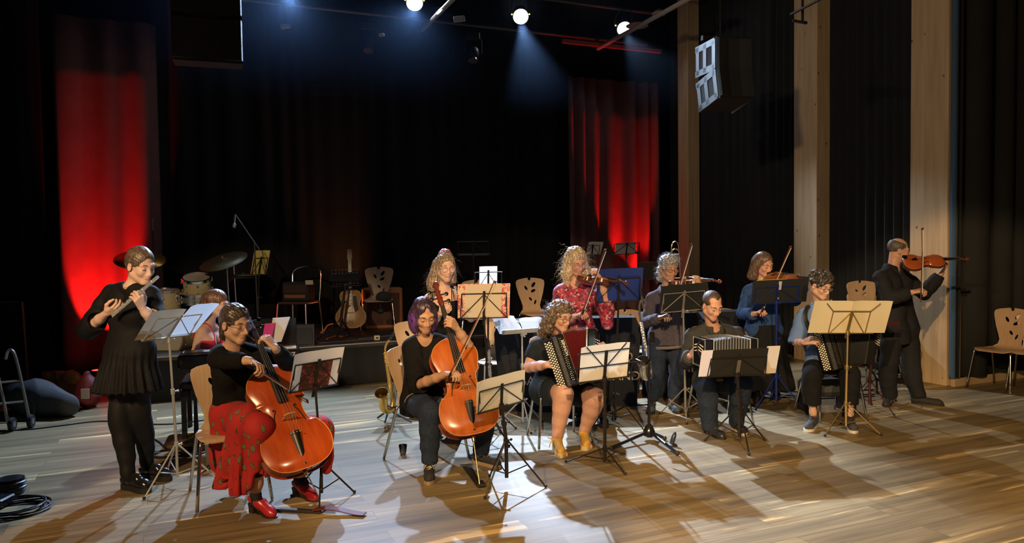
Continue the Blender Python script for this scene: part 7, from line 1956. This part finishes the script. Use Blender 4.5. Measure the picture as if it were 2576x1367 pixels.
# orange combo amplifier and guitar
a0 = at(962, 800, 10.9); t = empty('guitar_amplifier', (a0.x, a0.y, STZ), math.radians(16)); tag(t, 'orange edged combo amplifier behind the chair with the cap', 'amplifier')
MB().box((0, 0, .29), (.56, .26, .58), bev=.018).obj('cabinet', mat('amp_tan', (.42, .16, .05), .6), t); MB().box((0, -.133, .28), (.47, .012, .46), bev=.004).obj('grille_cloth', mat('amp_brown', (.13, .06, .04), .9, bump=.4, bscale=220), t); MB().tube(smooth_path([(-.1, 0, .58), (-.06, 0, .615), (.06, 0, .615), (.1, 0, .58)], 4), .01, 7).obj('handle', rubber, t)
G = frame(at(884, 826, 9.95), (-.03, .16, 1), (.12, -1, .16)); t = empty('archtop_guitar', mw=G); tag(t, 'brown archtop guitar standing on the stage beside the amplifier', 'guitar')
go = [(0, 0), (.0, .07), (.02, .13), (.07, .18), (.13, .197), (.19, .19), (.24, .155), (.28, .125), (.315, .116), (.35, .122), (.40, .138), (.44, .138), (.475, .118), (.495, .08), (.50, .04), (.50, 0)]
gp = go + [(a, -b) for a, b in go[-2:0:-1]]; n = len(gp); gm = varnish('guitar_honey', (.36, .17, .05), (.46, .24, .08)); gr_ = mat('guitar_side', (.20, .08, .03), .3)
for z, ar, nm, mm, fl_ in ((.04, .016, 'top_plate', gm, 0), (-.04, -.016, 'back_plate', gr_, 1)):
    vs = []; fs = []
    for r_ in range(6):
        q = 1 - r_ / 5
        for x, y in gp: cx = min(max(x, .1), .4); vs.append((cx + (x - cx) * q, y * q, z + ar * (1 - q * q)))
    for r_ in range(5):
        for i in range(n): f = (r_ * n + i, r_ * n + (i + 1) % n, (r_ + 1) * n + (i + 1) % n, (r_ + 1) * n + i); fs.append(f[::-1] if not fl_ else f)
    mesh_obj(nm, vs, fs, mm, t, 'auto')
B = MB(); B._add([(x, y, -.04) for x, y in gp] + [(x, y, .04) for x, y in gp], [(i, (i + 1) % n, n + (i + 1) % n, n + i) for i in range(n)]); B.obj('ribs', gr_, t)
MB().tube([(x, y, .041) for x, y in gp], .004, 5, closed=True).obj('binding', mat('binding_cream', (.65, .55, .35), .4), t)
MB().box((.68, 0, .052), (.52, .045, .02), bev=.004).obj('neck', gr_, t); MB().box((.60, 0, .064), (.62, .044, .006)).obj('fingerboard', mat('ebony', (.01, .009, .009), .3), t)
B = MB(); [B.box((.34 + i * .05, 0, .068), (.012, .03, .002)) for i in range(6)]; B.obj('fret_inlay', mat('pearl_inlay', (.7, .68, .6), .3), t)
MB().box((.98, 0, .045), (.14, .07, .014), bev=.004).obj('headstock', gr_, t)
MB().prism([(.42, -.03), (.42, -.075), (.24, -.10), (.20, -.06), (.30, -.035)], .060, .064).obj('pickguard', rubber, t, False)
MB().box((.20, 0, .068), (.012, .09, .014), bev=.003).obj('bridge', gr_, t); B = MB(); [B.tube([(.02, y, .056), (.10, y, .062)], .003, 5) for y in (-.014, 0, .014)]; B.obj('tailpiece', brass, t)
for i in range(6): MB().tube([(.04, (i - 2.5) * .008, .062), (.20, (i - 2.5) * .009, .077), (.92, (i - 2.5) * .006, .070)], .0008, 4).obj('string', MATS['string_steel'], t)
t = empty('guitar_stand', tuple(at(884, 838, 9.98))); g = Vector((at(884, 830, 9.98).x, 9.98, STZ)); t.location = g; tag(t, 'low black stand holding the archtop guitar', 'instrument stand')
MB().tube([g + Vector((0, .12, .35)), g + Vector((0, .05, .1))], .01, 6).obj('post', rubber, t, world=True)
for sx_ in (-1, 1): MB().tube([g + Vector((0, .06, .12)), g + Vector((sx_ * .15, -.10, .03)), g + Vector((sx_ * .17, -.14, .008))], .009, 6).obj('leg', rubber, t, world=True)
# cap on the stage chair
cp = at(964, 752, 10.22); cp = Vector((at(962, 600, 10.22).x, 10.22, STZ + .452)); t = empty('cap', tuple(cp), math.radians(20)); tag(t, 'dark green grey flat cap lying on the stage chair seat', 'cap')
capm = mat('cap_cloth', (.04, .045, .04), .9); S = SDF(); S.ell((0, 0, .035), (.105, .12, .085), k=.01); S.cyl((0, 0, .004), (0, 0, -1), .3, .2); v, f = S.mesh(.008); mesh_obj('crown', v, f, capm, t); MB().sph((.01, -.12, .018), .075, 12, (1, .9, .12)).obj('peak', capm, t, True)
t = empty('headphones', tuple(at(957, 783, 10.1))); tag(t, 'dark thing hanging from the front of the stage chair', 'headphones'); c = at(957, 783, 10.1); MB().sph(c, .045, 12, (1.2, .7, .9)).obj('ear_cup', rubber, t, True, world=True); MB().tube([c, c + Vector((0, .02, .10))], .006, 6).obj('cable', rubber, t, world=True)
# monitor wedge, small box, cable painted as lit orange
m0 = at(750, 842, 9.0); t = empty('monitor_speaker', (m0.x, m0.y + .15, STZ), math.radians(12)); tag(t, 'grey wedge monitor speaker on the stage behind the piano page', 'speaker')
MB().prism([(-.14, 0), (.16, 0), (.10, .24), (-.10, .24)], -.15, .15, Matrix(((0, 0, 1, 0), (1, 0, 0, 0), (0, 1, 0, 0), (0, 0, 0, 1)))).obj('cabinet', mat('wedge_grey', (.10, .10, .11), .8), t, False)
MB().box((0, -.145, .12), (.26, .01, .2), Matrix.Rotation(-.18, 4, 'X')).obj('grille', mat('wedge_grille', (.06, .06, .07), .9), t)
b0 = at(948, 846, 9.5); t = empty('junction_box', (b0.x, b0.y, STZ), .3); tag(t, 'little white socket box at the stage edge', 'socket box'); MB().box((0, 0, .03), (.07, .05, .055), bev=.004).obj('case', mat('cream_plastic', (.6, .55, .42), .5), t); MB().box((0, -.027, .03), (.03, .006, .02)).obj('socket', rubber, t)
def cable(name, pts, r, m, label, cat='cable', grp=None, z=None):
    o = MB().tube(smooth_path(pts, 8), r, 6).obj(name, m, smooth=True); tag(o, label, cat, grp); return o
oc = mat('cable_lit_orange', (.75, .22, .06), .5)  # orange glow on the cables is put into their colour
cable('cable', [at(838, 815, 10.0), at(824, 820, 10.0), at(815, 833, 9.95), at(806, 838, 9.9)], .012, oc, 'orange lit plug cable on the stage left of the guitar')
cable('cable', [Vector((at(x, 700, Y).x, Y, STZ + .008)) for x, Y in ((818, 9.6), (840, 9.9), (860, 9.85), (872, 9.95))], .008, oc, 'orange lit cable lying on the stage floor under the guitar')
bk = mat('cable_black', (.012, .013, .018), .45)
for k, (xs) in enumerate((((760, 9.4), (800, 9.25), (850, 9.35), (905, 9.5), (960, 9.62)), ((900, 9.6), (940, 9.75), (990, 9.9), (1010, 9.85)))):
    cable('cable', [Vector((at(x, 700, Y).x, Y, STZ + .006)) for x, Y in xs], .006, mat('cable_grey', (.12, .12, .13), .4), ('long dark cable along the stage edge', 'pale cable by the white socket box')[k])
# ---------------------------------------------------------------- big band desks
def band_front(px, Y, yaw, label, letters='BAND', w=.62, h=.92):
    g = at(px, 700, Y); t = empty('band_stand', (g.x, g.y, 0), math.radians(yaw)); tag(t, label, 'band stand', 'black folding band stands')
    m = mat('band_black', (.011, .014, .020), .8, spec=.3)
    MB().prism([(-w / 2 + .06, 0), (w / 2 - .06, 0), (w / 2, h * .86), (w / 2 - .05, h), (-w / 2 + .05, h), (-w / 2, h * .86)], -.012, .012, Matrix(((1, 0, 0, 0), (0, 0, 1, 0), (0, 1, 0, 0), (0, 0, 0, 1)))).obj('front_panel', m, t, False)
    for s in (-1, 1): MB().box((s * (w / 2 - .05), .12, h * .45), (.018, .24, h * .9)).obj('side_panel', m, t)
    MB().box((0, .16, h * .92), (w - .04, .34, .015), Matrix.Rotation(.35, 4, 'X')).obj('desk', m, t)
    B = MB(); text_mesh(B, letters, .13, Matrix.Translation((.12, -.0145, h * .34)) @ Matrix.Rotation(math.radians(90), 4, 'X'), .001); B.obj('lettering', mat('letter_cream', (.55, .48, .32), .6), t, smooth=False)
    B = MB(); B.tube(smooth_path([(.19, -.014, h * .50), (.16, -.014, h * .56), (.20, -.014, h * .60), (.215, -.014, h * .55), (.18, -.014, h * .51)], 4), .008, 6); B.obj('emblem', MATS['letter_cream'], t)
    return t
band_front(1318, 7.55, -8, 'black band stand half hidden behind the woman accordionist right arm'); band_front(1535, 7.75, 0, 'black band stand with sloping desk under the blue folder'); band_front(1690, 8.15, 6, 'black band stand with cream lettering behind the grey haired violinist')
band_front(1842, 8.25, 5, 'black band stand behind the bandoneon player')
t = empty('equipment_case', (at(1530, 700, 8.5).x, 8.5, 0), .2); tag(t, 'low black case on the floor behind the blonde violinist', 'case'); MB().box((0, 0, .18), (.6, .35, .36), bev=.01).obj('case_body', rubber, t)
g = fl(1508, 1034); t = empty('floor_lamp', tuple(g)); tag(t, 'small warm glowing floor light between the chair legs', 'lamp'); MB().box(g + Vector((0, .0, .02)), (.20, .08, .04), bev=.006).obj('housing', rubber, t, world=True); MB().box(g + Vector((0, -.01, .045)), (.18, .06, .008)).obj('diffuser', mat('warm_glow', (.8, .5, .2), .5, emit=(1, .55, .2), estr=1.2), t, world=True)
# trolley dark seat case under the young man
g = at(2088, 700, 7.35); t = empty('accordion_case', (g.x, g.y, 0), .1); tag(t, 'dark grey moulded instrument case lying under the young man chair', 'case'); MB().box((0, .06, .25), (.50, .3, .17), bev=.05).obj('shell', mat('case_grey', (.06, .07, .08), .5), t)
for x in (-.2, .2): MB().box((x, .06, .08), (.06, .28, .17)).obj('foot', rubber, t)
# ---------------------------------------------------------------- things at the left
g = fl(95, 1052); t = empty('gig_bag', tuple(g)); tag(t, 'dark grey padded instrument bag lying on the floor at far left', 'bag')
S = SDF(); S.chain([g + Vector((-.45, .35, .16)), g + Vector((-.1, .15, .17)), g + Vector((.28, .02, .12))], [.14, .19, .12], .05); S.cyl(g + Vector((0, 0, .004)), (0, 0, -1), 2, .3); v, f = S.mesh(.012); v = crease(v, f, 3, .02, 1.6)
v[:, 2] = np.maximum(v[:, 2], .004); mesh_obj('bag_body', v, f, mat('bag_grey', (.055, .058, .062), .8), t, world=True); MB().tube(smooth_path([g + Vector((-.15, -.05, .26)), g + Vector((0, -.12, .20)), g + Vector((.05, -.13, .10)), g + Vector((.0, -.12, .03))], 5), .012, 6, flat=(Vector((0, -1, 0)), .4)).obj('strap', rubber, t, world=True)
g = fl(125, 1012) + Vector((0, .25, 0)); t = empty('jacket', tuple(g)); tag(t, 'crumpled mustard yellow jacket behind the grey bag', 'jacket'); S = SDF(); S.chain([g + Vector((-.18, 0, .25)), g + Vector((.1, -.02, .24)), g + Vector((.3, 0, .16))], [.06, .07, .05], .03); S.cone(g + Vector((0, 0, .05)), g + Vector((.05, 0, .2)), .12, .08, .03); v, f = S.mesh(.01); v = crease(v, f, 9, .03, 4); mesh_obj('cloth', v, f, mat('mustard_cloth', (.40, .20, .05), .85), t, world=True)
g = fl(222, 1025); t = empty('backpack', tuple(g)); tag(t, 'dark red backpack with pale label standing by the flute player', 'backpack'); S = SDF(); S.cone(g + Vector((0, 0, .12)), g + Vector((-.0, 0, .24)), .13, .10, .05); S.cone(g + Vector((0, 0, .24)), g + Vector((.0, .0, .36)), .09, .03, .05); S.cyl(g + Vector((0, 0, .004)), (0, 0, -1), 1, .3); v, f = S.mesh(.01); v = crease(v, f, 4, .015, 3); v[:, 2] = np.maximum(v[:, 2], .004); mesh_obj('bag_body', v, f, mat('dark_red_nylon', (.16, .018, .02), .6), t, world=True); MB().box(g + Vector((.05, -.135, .17)), (.09, .012, .11), bev=.003).obj('label_patch', mat('beige_patch', (.35, .30, .26), .7), t, world=True)
# folded trolley
g = fl(35, 1082); t = empty('hand_trolley', tuple(g)); tag(t, 'folded aluminium hand trolley with small wheels at the left edge', 'trolley'); al = mat('alu_dull', (.42, .40, .36), .35, .8)
for dx, dy in ((-.10, 0), (.04, .1)):
    q = g + Vector((dx, dy, 0)); MB().tube(smooth_path([q + Vector((.05, 0, .05)), q + Vector((.0, 0, .35)), q + Vector((-.07, 0, .70)), q + Vector((-.13, 0, .74)), q + Vector((-.16, 0, .66))], 5), .014, 8).obj('rail', al, t, world=True)
for z in (.25, .45): MB().tube([g + Vector((-.12 - z * .1, 0, z)), g + Vector((.06 - z * .1, .1, z))], .010, 6).obj('crossbar', al, t, world=True)
for dx, dy in ((.02, -.05), (.12, .07)):
    c = g + Vector((dx, dy, .065)); w = empty('wheel', (0, 0, 0)); bpy.data.objects.remove(w); o = MB().lathe([(.03, -.018), (.06, -.018), (.064, 0), (.06, .018), (.03, .018)], c, (1, .2, 0), 20).obj('wheel', rubber, t, world=True); MB().lathe([(.03, -.02), (.03, .02)], c, (1, .2, 0), 12).obj('hub', al, o, world=True)
# framed dark screen at far left
p0, p1 = at(-60, 765, 8.6), at(55, 760, 8.6); t = empty('display_frame', (p1.x, p1.y, 0)); tag(t, 'tall dark panel with thin reddish frame at the far left', 'panel'); zt = p1.z
B = MB(); B.tube([(p0.x, p0.y, zt), (p1.x, p1.y, zt), (p1.x + .04, p1.y, .02)], .012, 6); B.obj('frame', mat('frame_red', (.16, .06, .055), .5), t, world=True); MB().box(((p0.x + p1.x) / 2, p1.y + .03, zt / 2), (p1.x - p0.x, .03, zt - .03)).obj('panel', blk, t, world=True)
# cable coils front left
def coil(cx, cy, R_, n, label, z0=.008, sd=1, sq=1.0, r=.0062):
    r_ = random.Random(sd); c = fl(cx, cy); pts = []
    for i in range(n * 14):
        a = i / 14 * 6.2832; q = R_ * (1 + .14 * math.sin(i * .37 + sd) + .06 * r_.uniform(-1, 1)); pts.append(c + Vector((math.cos(a) * q + .02 * math.sin(i * .11), math.sin(a) * q * sq, z0 + .006 * (i // 14) % .05 + .004 * math.sin(i * 1.3))))
    o = MB().tube(smooth_path(pts, 2), r, 6).obj('cable_coil', bk, smooth=True); tag(o, label, 'cable'); return o
coil(42, 1283, .17, 7, 'loose coil of black cable on the floor at bottom left', sd=3); coil(440, 1143, .17, 3, 'black cable looped round the foot of the silver flute stand', sd=5, sq=.8)
g = fl(28, 1242); t = empty('tape_roll', tuple(g)); tag(t, 'dark roll of wound cable standing beside the loose coil', 'cable reel'); B = MB(); B.lathe([(.04, .0), (.085, .0), (.09, .02), (.09, .09), (.085, .105), (.04, .105)], g + Vector((0, 0, .004)), (0, 0, 1), 24); B.obj('drum_body', gloss, t, world=True); B = MB(); [B.tube([g + Vector((math.cos(a) * (.088 + .004 * (k % 2)), math.sin(a) * (.088), .03 + k * .018)) for a in [i / 20 * 6.2832 for i in range(20)]], .008, 5, closed=True) for k in range(4)]; B.obj('winding', bk, t, world=True)
g = fl(-5, 1275); t = empty('cable_plug_box', tuple(g)); tag(t, 'black power block at the very left edge by the cable coil', 'power block'); MB().box(g + Vector((.02, 0, .035)), (.10, .16, .06), bev=.01).obj('case', gloss, t, world=True)
cable('cable', [fl(-40, 1085, .006), fl(60, 1082, .006), fl(150, 1072, .006), fl(260, 1060, .006), fl(420, 1068, .006), fl(560, 1050, .006)], .006, bk, 'long thin black cable crossing the floor behind the flute player')
cable('cable', [fl(372, 1098, .006), fl(400, 1112, .006), fl(430, 1135, .006), fl(500, 1142, .006), fl(560, 1120, .006), fl(600, 1125, .006)], .007, bk, 'black cable running from the flute stand to the black box')
cable('cable', [fl(1540, 1040, .006), fl(1575, 1022, .006), fl(1600, 1020, .006), fl(1640, 1018, .006)], .008, bk, 'black cable near the floor light')
for y0 in (985, 996, 1001): cable('cable', [fl(1955, y0 - 3, .006), fl(1990, y0, .006), fl(2030, y0 + 2, .006), fl(2100, y0 + 1, .006), fl(2200, y0 - 4, .006)], .006, bk, {985: 'thin cable farthest behind the young man chair', 996: 'thin middle cable behind the young man chair', 1001: 'thin nearest cable behind the young man chair'}[y0])
g = fl(545, 1172); t = empty('waste_bin', tuple(g)); tag(t, 'small dark grey box with pale rim under the front cellist chair', 'box'); MB().lathe([(.075, 0), (.09, .18), (.09, .22)], g, (0, 0, 1), 4).obj('body', mat('bin_grey', (.09, .10, .11), .6), t, world=True, smooth=False); MB().lathe([(.092, .185), (.092, .19)], g, (0, 0, 1), 4).obj('rim', mat('rim_pale', (.5, .5, .45), .5), t, world=True, smooth=False)
g = fl(1014, 1146); t = empty('drinking_glass', tuple(g)); tag(t, 'small clear drinking glass on the floor behind the second cellist', 'glass'); MB().lathe([(.020, 0), (.024, .002), (.034, .085), (.032, .085), (.022, .008), (.001, .007)], g, (0, 0, 1), 20, caps=False).obj('cup', mat('clear_glass', (.95, .97, 1), .02, trans=1.0), t, world=True, smooth=True)
a, b = fl(668, 1277, .02), fl(918, 1292, .02); t = empty('folded_stand_case', tuple(a)); tag(t, 'flat dark red and black strip lying under the front cellist stand', 'strip'); d = (b - a); L = d.length; M_ = frame(a, d, (0, 0, 1)); B = MB(M_); B.box((L * .28, 0, -.008), (L * .56, .035, .016), bev=.003); B.obj('black_half', rubber, t, world=True)
B = MB(M_); P_ = []; 
for i in range(14):
    q = i / 13; x = L * (.5 + .5 * q); z = .012 * math.sin(q * 5) + .004
    P_ += [(x, -.03, z), (x, .03, z)]
B.grid(P_, 2, 14, .006); B.obj('red_half', mat('strip_red', (.10, .015, .018), .6), t, world=True, smooth=False)
# white card on floor far left of bench
g = fl(468, 1046, .003); t = empty('paper_slip', tuple(g)); tag(t, 'pale paper slip on the floor behind the flute stand', 'paper'); MB().box(g, (.14, .05, .002), Matrix.Rotation(.3, 4, 'Z')).obj('slip', paperw, t, world=True)
# black guitar bag / feet items near grey violinist
g = fl(1682, 994); t = empty('red_case', tuple(g)); tag(t, 'dark red rounded thing on the floor behind the grey violinist legs', 'bag'); MB().sph(g + Vector((0, 0, .14)), .14, 14, (.42, .4, 1)).obj('bag_body', mat('oxblood', (.14, .02, .015), .5), t, world=True, smooth=True)
# ---------------------------------------------------------------- lamps, speakers, battens
blkm = mat('fixture_black', (.018, .018, .02), .45)
lampglow = mat('lamp_glow', (1, 1, 1), .3, emit=(.86, .92, 1.0), estr=60)
for i, (p, nm) in enumerate(zip(LAMPS, ('leftmost bright spotlight at the top edge', 'second bright spotlight from the left', 'bright spotlight in the middle of the bar', 'rightmost bright spotlight tilted to the right'))):
    tgt = [(-2.0, 4.0, 0), (-.4, 4.6, 0), (.3, 3.6, 0), (3.3, 6.4, 0)][i]
    d = (Vector(tgt) - p).normalized(); t = empty('spotlight', mw=frame(p, d, (0, 0, 1))); tag(t, nm + ' above the stage', 'spotlight', 'spotlights burning above the stage')
    MB().lathe([(.06, -.30), (.105, -.26), (.115, -.06), (.125, .0), (.118, .0), (.105, -.03)], (0, 0, 0), (1, 0, 0), 24, caps=False).obj('housing', blkm, t)
    ln = MB().lathe([(.10, -.03), (.08, -.022), (.001, -.018)], (0, 0, 0), (1, 0, 0), 24, caps=False).obj('lens', lampglow, t)
    B = MB(); B.tube(smooth_path([(-.12, -.13, 0), (-.12, -.14, .12), (-.12, -.09, .26), (-.12, .09, .26), (-.12, .14, .12), (-.12, .13, 0)], 4), .009, 6); B.obj('yoke', blkm, t)
    for s in (-1, 1): MB().sph((-.06, s * .135, .02), .012, 8).obj('status_lamp', mat('amber_led', (1, .6, .1), .4, emit=(1, .7, .15), estr=4), t)
for px, py, lab in ((675, 95, 'dim hanging stage lamp above the drum kit'), (928, 110, 'dim hanging stage lamp left of the middle'), (1190, 135, 'dim hanging stage lamp right of the middle')):
    p = at(px, py, 11.6); t = empty('stage_lamp', tuple(p)); tag(t, lab, 'spotlight', 'unlit moving lamps'); MB().sph(p, .11, 14, (.9, .9, 1.15)).obj('head', blkm, t, True, world=True); MB().lathe([(.07, 0), (.075, .03)], p + Vector((0, -.06, -.10)), (0, -.4, -1), 16).obj('lens', mat('dull_lens', (.12, .09, .09), .2), t, world=True)
    B = MB(); B.tube([p + Vector((-.13, 0, 0)), p + Vector((-.13, 0, .2)), p + Vector((.13, 0, .2)), p + Vector((.13, 0, 0))], .012, 6); B.obj('yoke', blkm, t, world=True); MB().box(p + Vector((0, 0, .25)), (.22, .16, .1), bev=.01).obj('base', blkm, t, world=True)
for px, py, Y, s, lab in ((718, 66, 11.0, .09, 'small pale fitting under the ceiling bar, left'), (960, 88, 11.0, .055, 'small pale fitting under the ceiling bar, middle'), (1155, 48, 11.0, .11, 'pale square sensor box under the ceiling')):
    p = at(px, py, Y); t = empty('ceiling_fitting', tuple(p)); tag(t, lab, 'ceiling fitting'); MB().box(p, (s * 1.5, .06, s * .7), Matrix.Rotation(-.1, 4, 'Y'), bev=.008).obj('case', mat('pale_fitting', (.45, .48, .45), .6), t, world=True)
tubem = mat('tube_white', (.55, .50, .50), .5)
for (x0, y0, x1, y1, lab) in ((1062, 76, 1148, -12, 'long white tube light hanging left of the middle spotlight'), (1504, 122, 1785, -32, 'long white tube light with round reflectors at upper right')):
    a = fl(x0, y0, 5.0); b = fl(x1, y1, 5.0); t = empty('tube_light', tuple(a)); tag(t, lab, 'tube light', 'long tube lights'); MB().tube([a, b], .035, 10).obj('tube', tubem, t, world=True)
    MB().tube([a + Vector((0, 0, .03)), a + Vector((0, 0, CEIL - 5.02))], .004, 4).obj('cable', blkm, t, world=True)
    if x0 > 1200:
        for q, nm in ((.42, .17), (.62, .10), (.92, .22)):
            c = lerp(a, b, q) + Vector((0, .05, .02)); MB().lathe([(nm, 0), (nm * 1.02, .012), (nm * .6, .05), (.02, .07)], c, (0, 0, 1), 24).obj('reflector', mat('reflector_pale', (.55, .42, .40), .5), t, world=True)
# speakers
def line_speaker(fr, label, n=2, w=.62, h=.36, d=.45, tilt=0.0, plates=True):
    t = empty('line_array_speaker', mw=fr); tag(t, label, 'speaker', 'hanging line array speakers')
    cab = mat('speaker_black', (.018, .018, .020), .55, bump=.3, bscale=200); sd = mat('speaker_side', (.42, .45, .50), .35, .6)
    z = 0; 
    for i in range(n):
        a = tilt * i; M = Matrix.Translation((0, 0, z)) @ Matrix.Rotation(a, 4, 'X')
        B = MB(M); B.prism([(-d / 2, -h), (d / 2, -h * .92), (d / 2, -.005), (-d / 2, 0)], -w / 2, w / 2, Matrix(((0, 0, 1, 0), (1, 0, 0, 0), (0, 1, 0, 0), (0, 0, 0, 1)))); B.obj('cabinet', cab, t, smooth=False)
        B = MB(M); B.prism([(-w * .5, 0), (-w * .48, -.035), (-w * .3, -.02), (-w * .16, -.004), (w * .16, -.004), (w * .3, -.02), (w * .48, -.035), (w * .5, 0)], -h * .95, -.02, Matrix(((1, 0, 0, 0), (0, 1, 0, -d / 2), (0, 0, 1, 0), (0, 0, 0, 1)))); B.obj('grille', mat('speaker_grille', (.025, .026, .03), .6, bump=.5, bscale=300), t, smooth=False)
        for s in ((-1, 1) if plates else ()):
            B = MB(M); x = s * (w / 2 + .004)
            for zz in (-.045, -h + .045): B.box((x, .03, zz), (.008, d * .92, .07))
            for yy in (-d * .36, .03, d * .42): B.box((x, yy, -h / 2), (.008, .07, h * .86))
            B.obj('side_plate', sd, t)
        B = MB(M); B.box((w * .38, -d / 2 - .012, -h * .75), (.03, .004, .03)); B.obj('badge', mat('badge_grey', (.5, .5, .48), .4), t)
        z -= h * .99 * math.cos(a) + .002
    B = MB(); B.box((-.1, .1, .06), (w * .5, .05, .05)); B.tube([(0, .05, .05), (0, .05, 1.2)], .012, 6); B.obj('rigging', blkm, t); return t
# left speaker hangs near, its lower box fully seen
pc = at(502, 60, 5.2); W_ = (at(586, 150, 5.2) - at(420, 150, 5.2)).length
fx = Vector((1, .37, 0)); q_ = at(503, 152, 5.2); hb_ = .31
line_speaker(frame(Vector((q_.x, 5.2 + .15, q_.z + hb_ * .99 * 3)), fx, (0, 0, 1)), 'black line array speaker hanging at upper left', 3, W_, hb_, .30, .0, False)
pr = at(1825, 100, 8.3)
line_speaker(frame(Vector((pr.x, pr.y + .1, pr.z)), (.97, .24, 0), (0, 0, 1)), 'black line array speaker with lit pale side plates hanging at upper right', 2, .40, .36, .46, -.20)
B = MB(); a_, b__ = at(1990, 36, 7.0), at(2075, -8, 6.2); B.tube([a_, b__], .014, 6); B.tube([at(2019, -20, 6.8), at(2019, 54, 6.8)], .012, 6); B.tube([at(1994, 52, 6.9), at(2030, 58, 6.9)], .014, 6); o = B.obj('hanging_bracket', blkm); tag(o, 'thin black bracket hanging before the middle timber column', 'bracket')
# uplights
for p, tg, lab, e in ((rm(-8.93, VB - .56, .02), rm(-8.88, VB - .12, 1.25), 'red glowing floor uplight at the left stage curtain', 700), (rm(-.52, VB - .62, STZ + .01), rm(-.75, VB - .12, 2.3), 'red glowing uplight at the right stage curtain', 330)):
    t = empty('uplight', tuple(p), UA); tag(t, lab, 'uplight', 'red uplights'); MB().lathe([(.08, 0), (.09, .02), (.09, .12), (.07, .13)], (0, 0, 0), (0, 0, 1), 20).obj('housing', blkm, t)
    MB().lathe([(.068, .131), (.001, .134)], (0, 0, 0), (0, 0, 1), 20, caps=False).obj('lens', mat('red_lens', (1, .05, .04), .3, emit=(1, .03, .02), estr=6), t)
    s = spot('spot_red', p + Vector((0, 0, .17)), tg, e, (1, .012, .010), 42, .3, .03)
spot('spot_amber', Vector((at(905, 700, 10.75).x, 10.75, STZ + .15)), Vector((at(900, 700, 10.3).x - .1, 10.9, STZ + .5)), 60, (1, .30, .08), 75, .8, .05)
spot('spot_amber_left', Vector((at(800, 700, 10.5).x, 10.5, STZ + .2)), Vector((at(752, 700, 10.2).x, 10.2, STZ + .6)), 40, (1, .22, .08), 60, .8, .05)
spot('spot_red_side', rm(-1.3, VB - .6, STZ + .6), at(1575, 640, 10.9), 14, (1, .1, .05), 90, .6, .05)
spot('spot_back_side', LAMPS[1] + Vector((.15, -.1, -.1)), pr + Vector((0, 0, -.3)), 700, (.6, .8, 1), 13, .4)
# ---------------------------------------------------------------- thin haze under the lamps
hz = bpy.data.materials.new('lamp_haze'); hz.use_nodes = True; nt = hz.node_tree; nt.nodes.clear()
vs_ = nt.nodes.new('ShaderNodeVolumeScatter'); vs_.inputs['Density'].default_value = .0015; vs_.inputs['Anisotropy'].default_value = .35; vs_.inputs['Color'].default_value = (.4, .62, 1, 1)
ou = nt.nodes.new('ShaderNodeOutputMaterial'); nt.links.new(vs_.outputs[0], ou.inputs['Volume'])
tc = nt.nodes.new('ShaderNodeTexCoord'); sx = nt.nodes.new('ShaderNodeSeparateXYZ'); mr = nt.nodes.new('ShaderNodeMapRange')   # the haze thins out towards the floor
nt.links.new(tc.outputs['Object'], sx.inputs[0]); nt.links.new(sx.outputs['Z'], mr.inputs['Value']); mr.inputs['From Min'].default_value = -1.45; mr.inputs['From Max'].default_value = 1.2; mr.inputs['To Max'].default_value = .0035; nt.links.new(mr.outputs[0], vs_.inputs['Density'])
o = MB().box((0, 0, 0), (9.6, 3.0, 2.9)).obj('haze', hz, smooth=False); o.location = rm(-4.95, 3.75, 4.9); o.rotation_euler = (0, 0, UA)
tag(o, 'thin bluish haze hanging in the beams of the stage lamps', 'haze', kind='stuff')
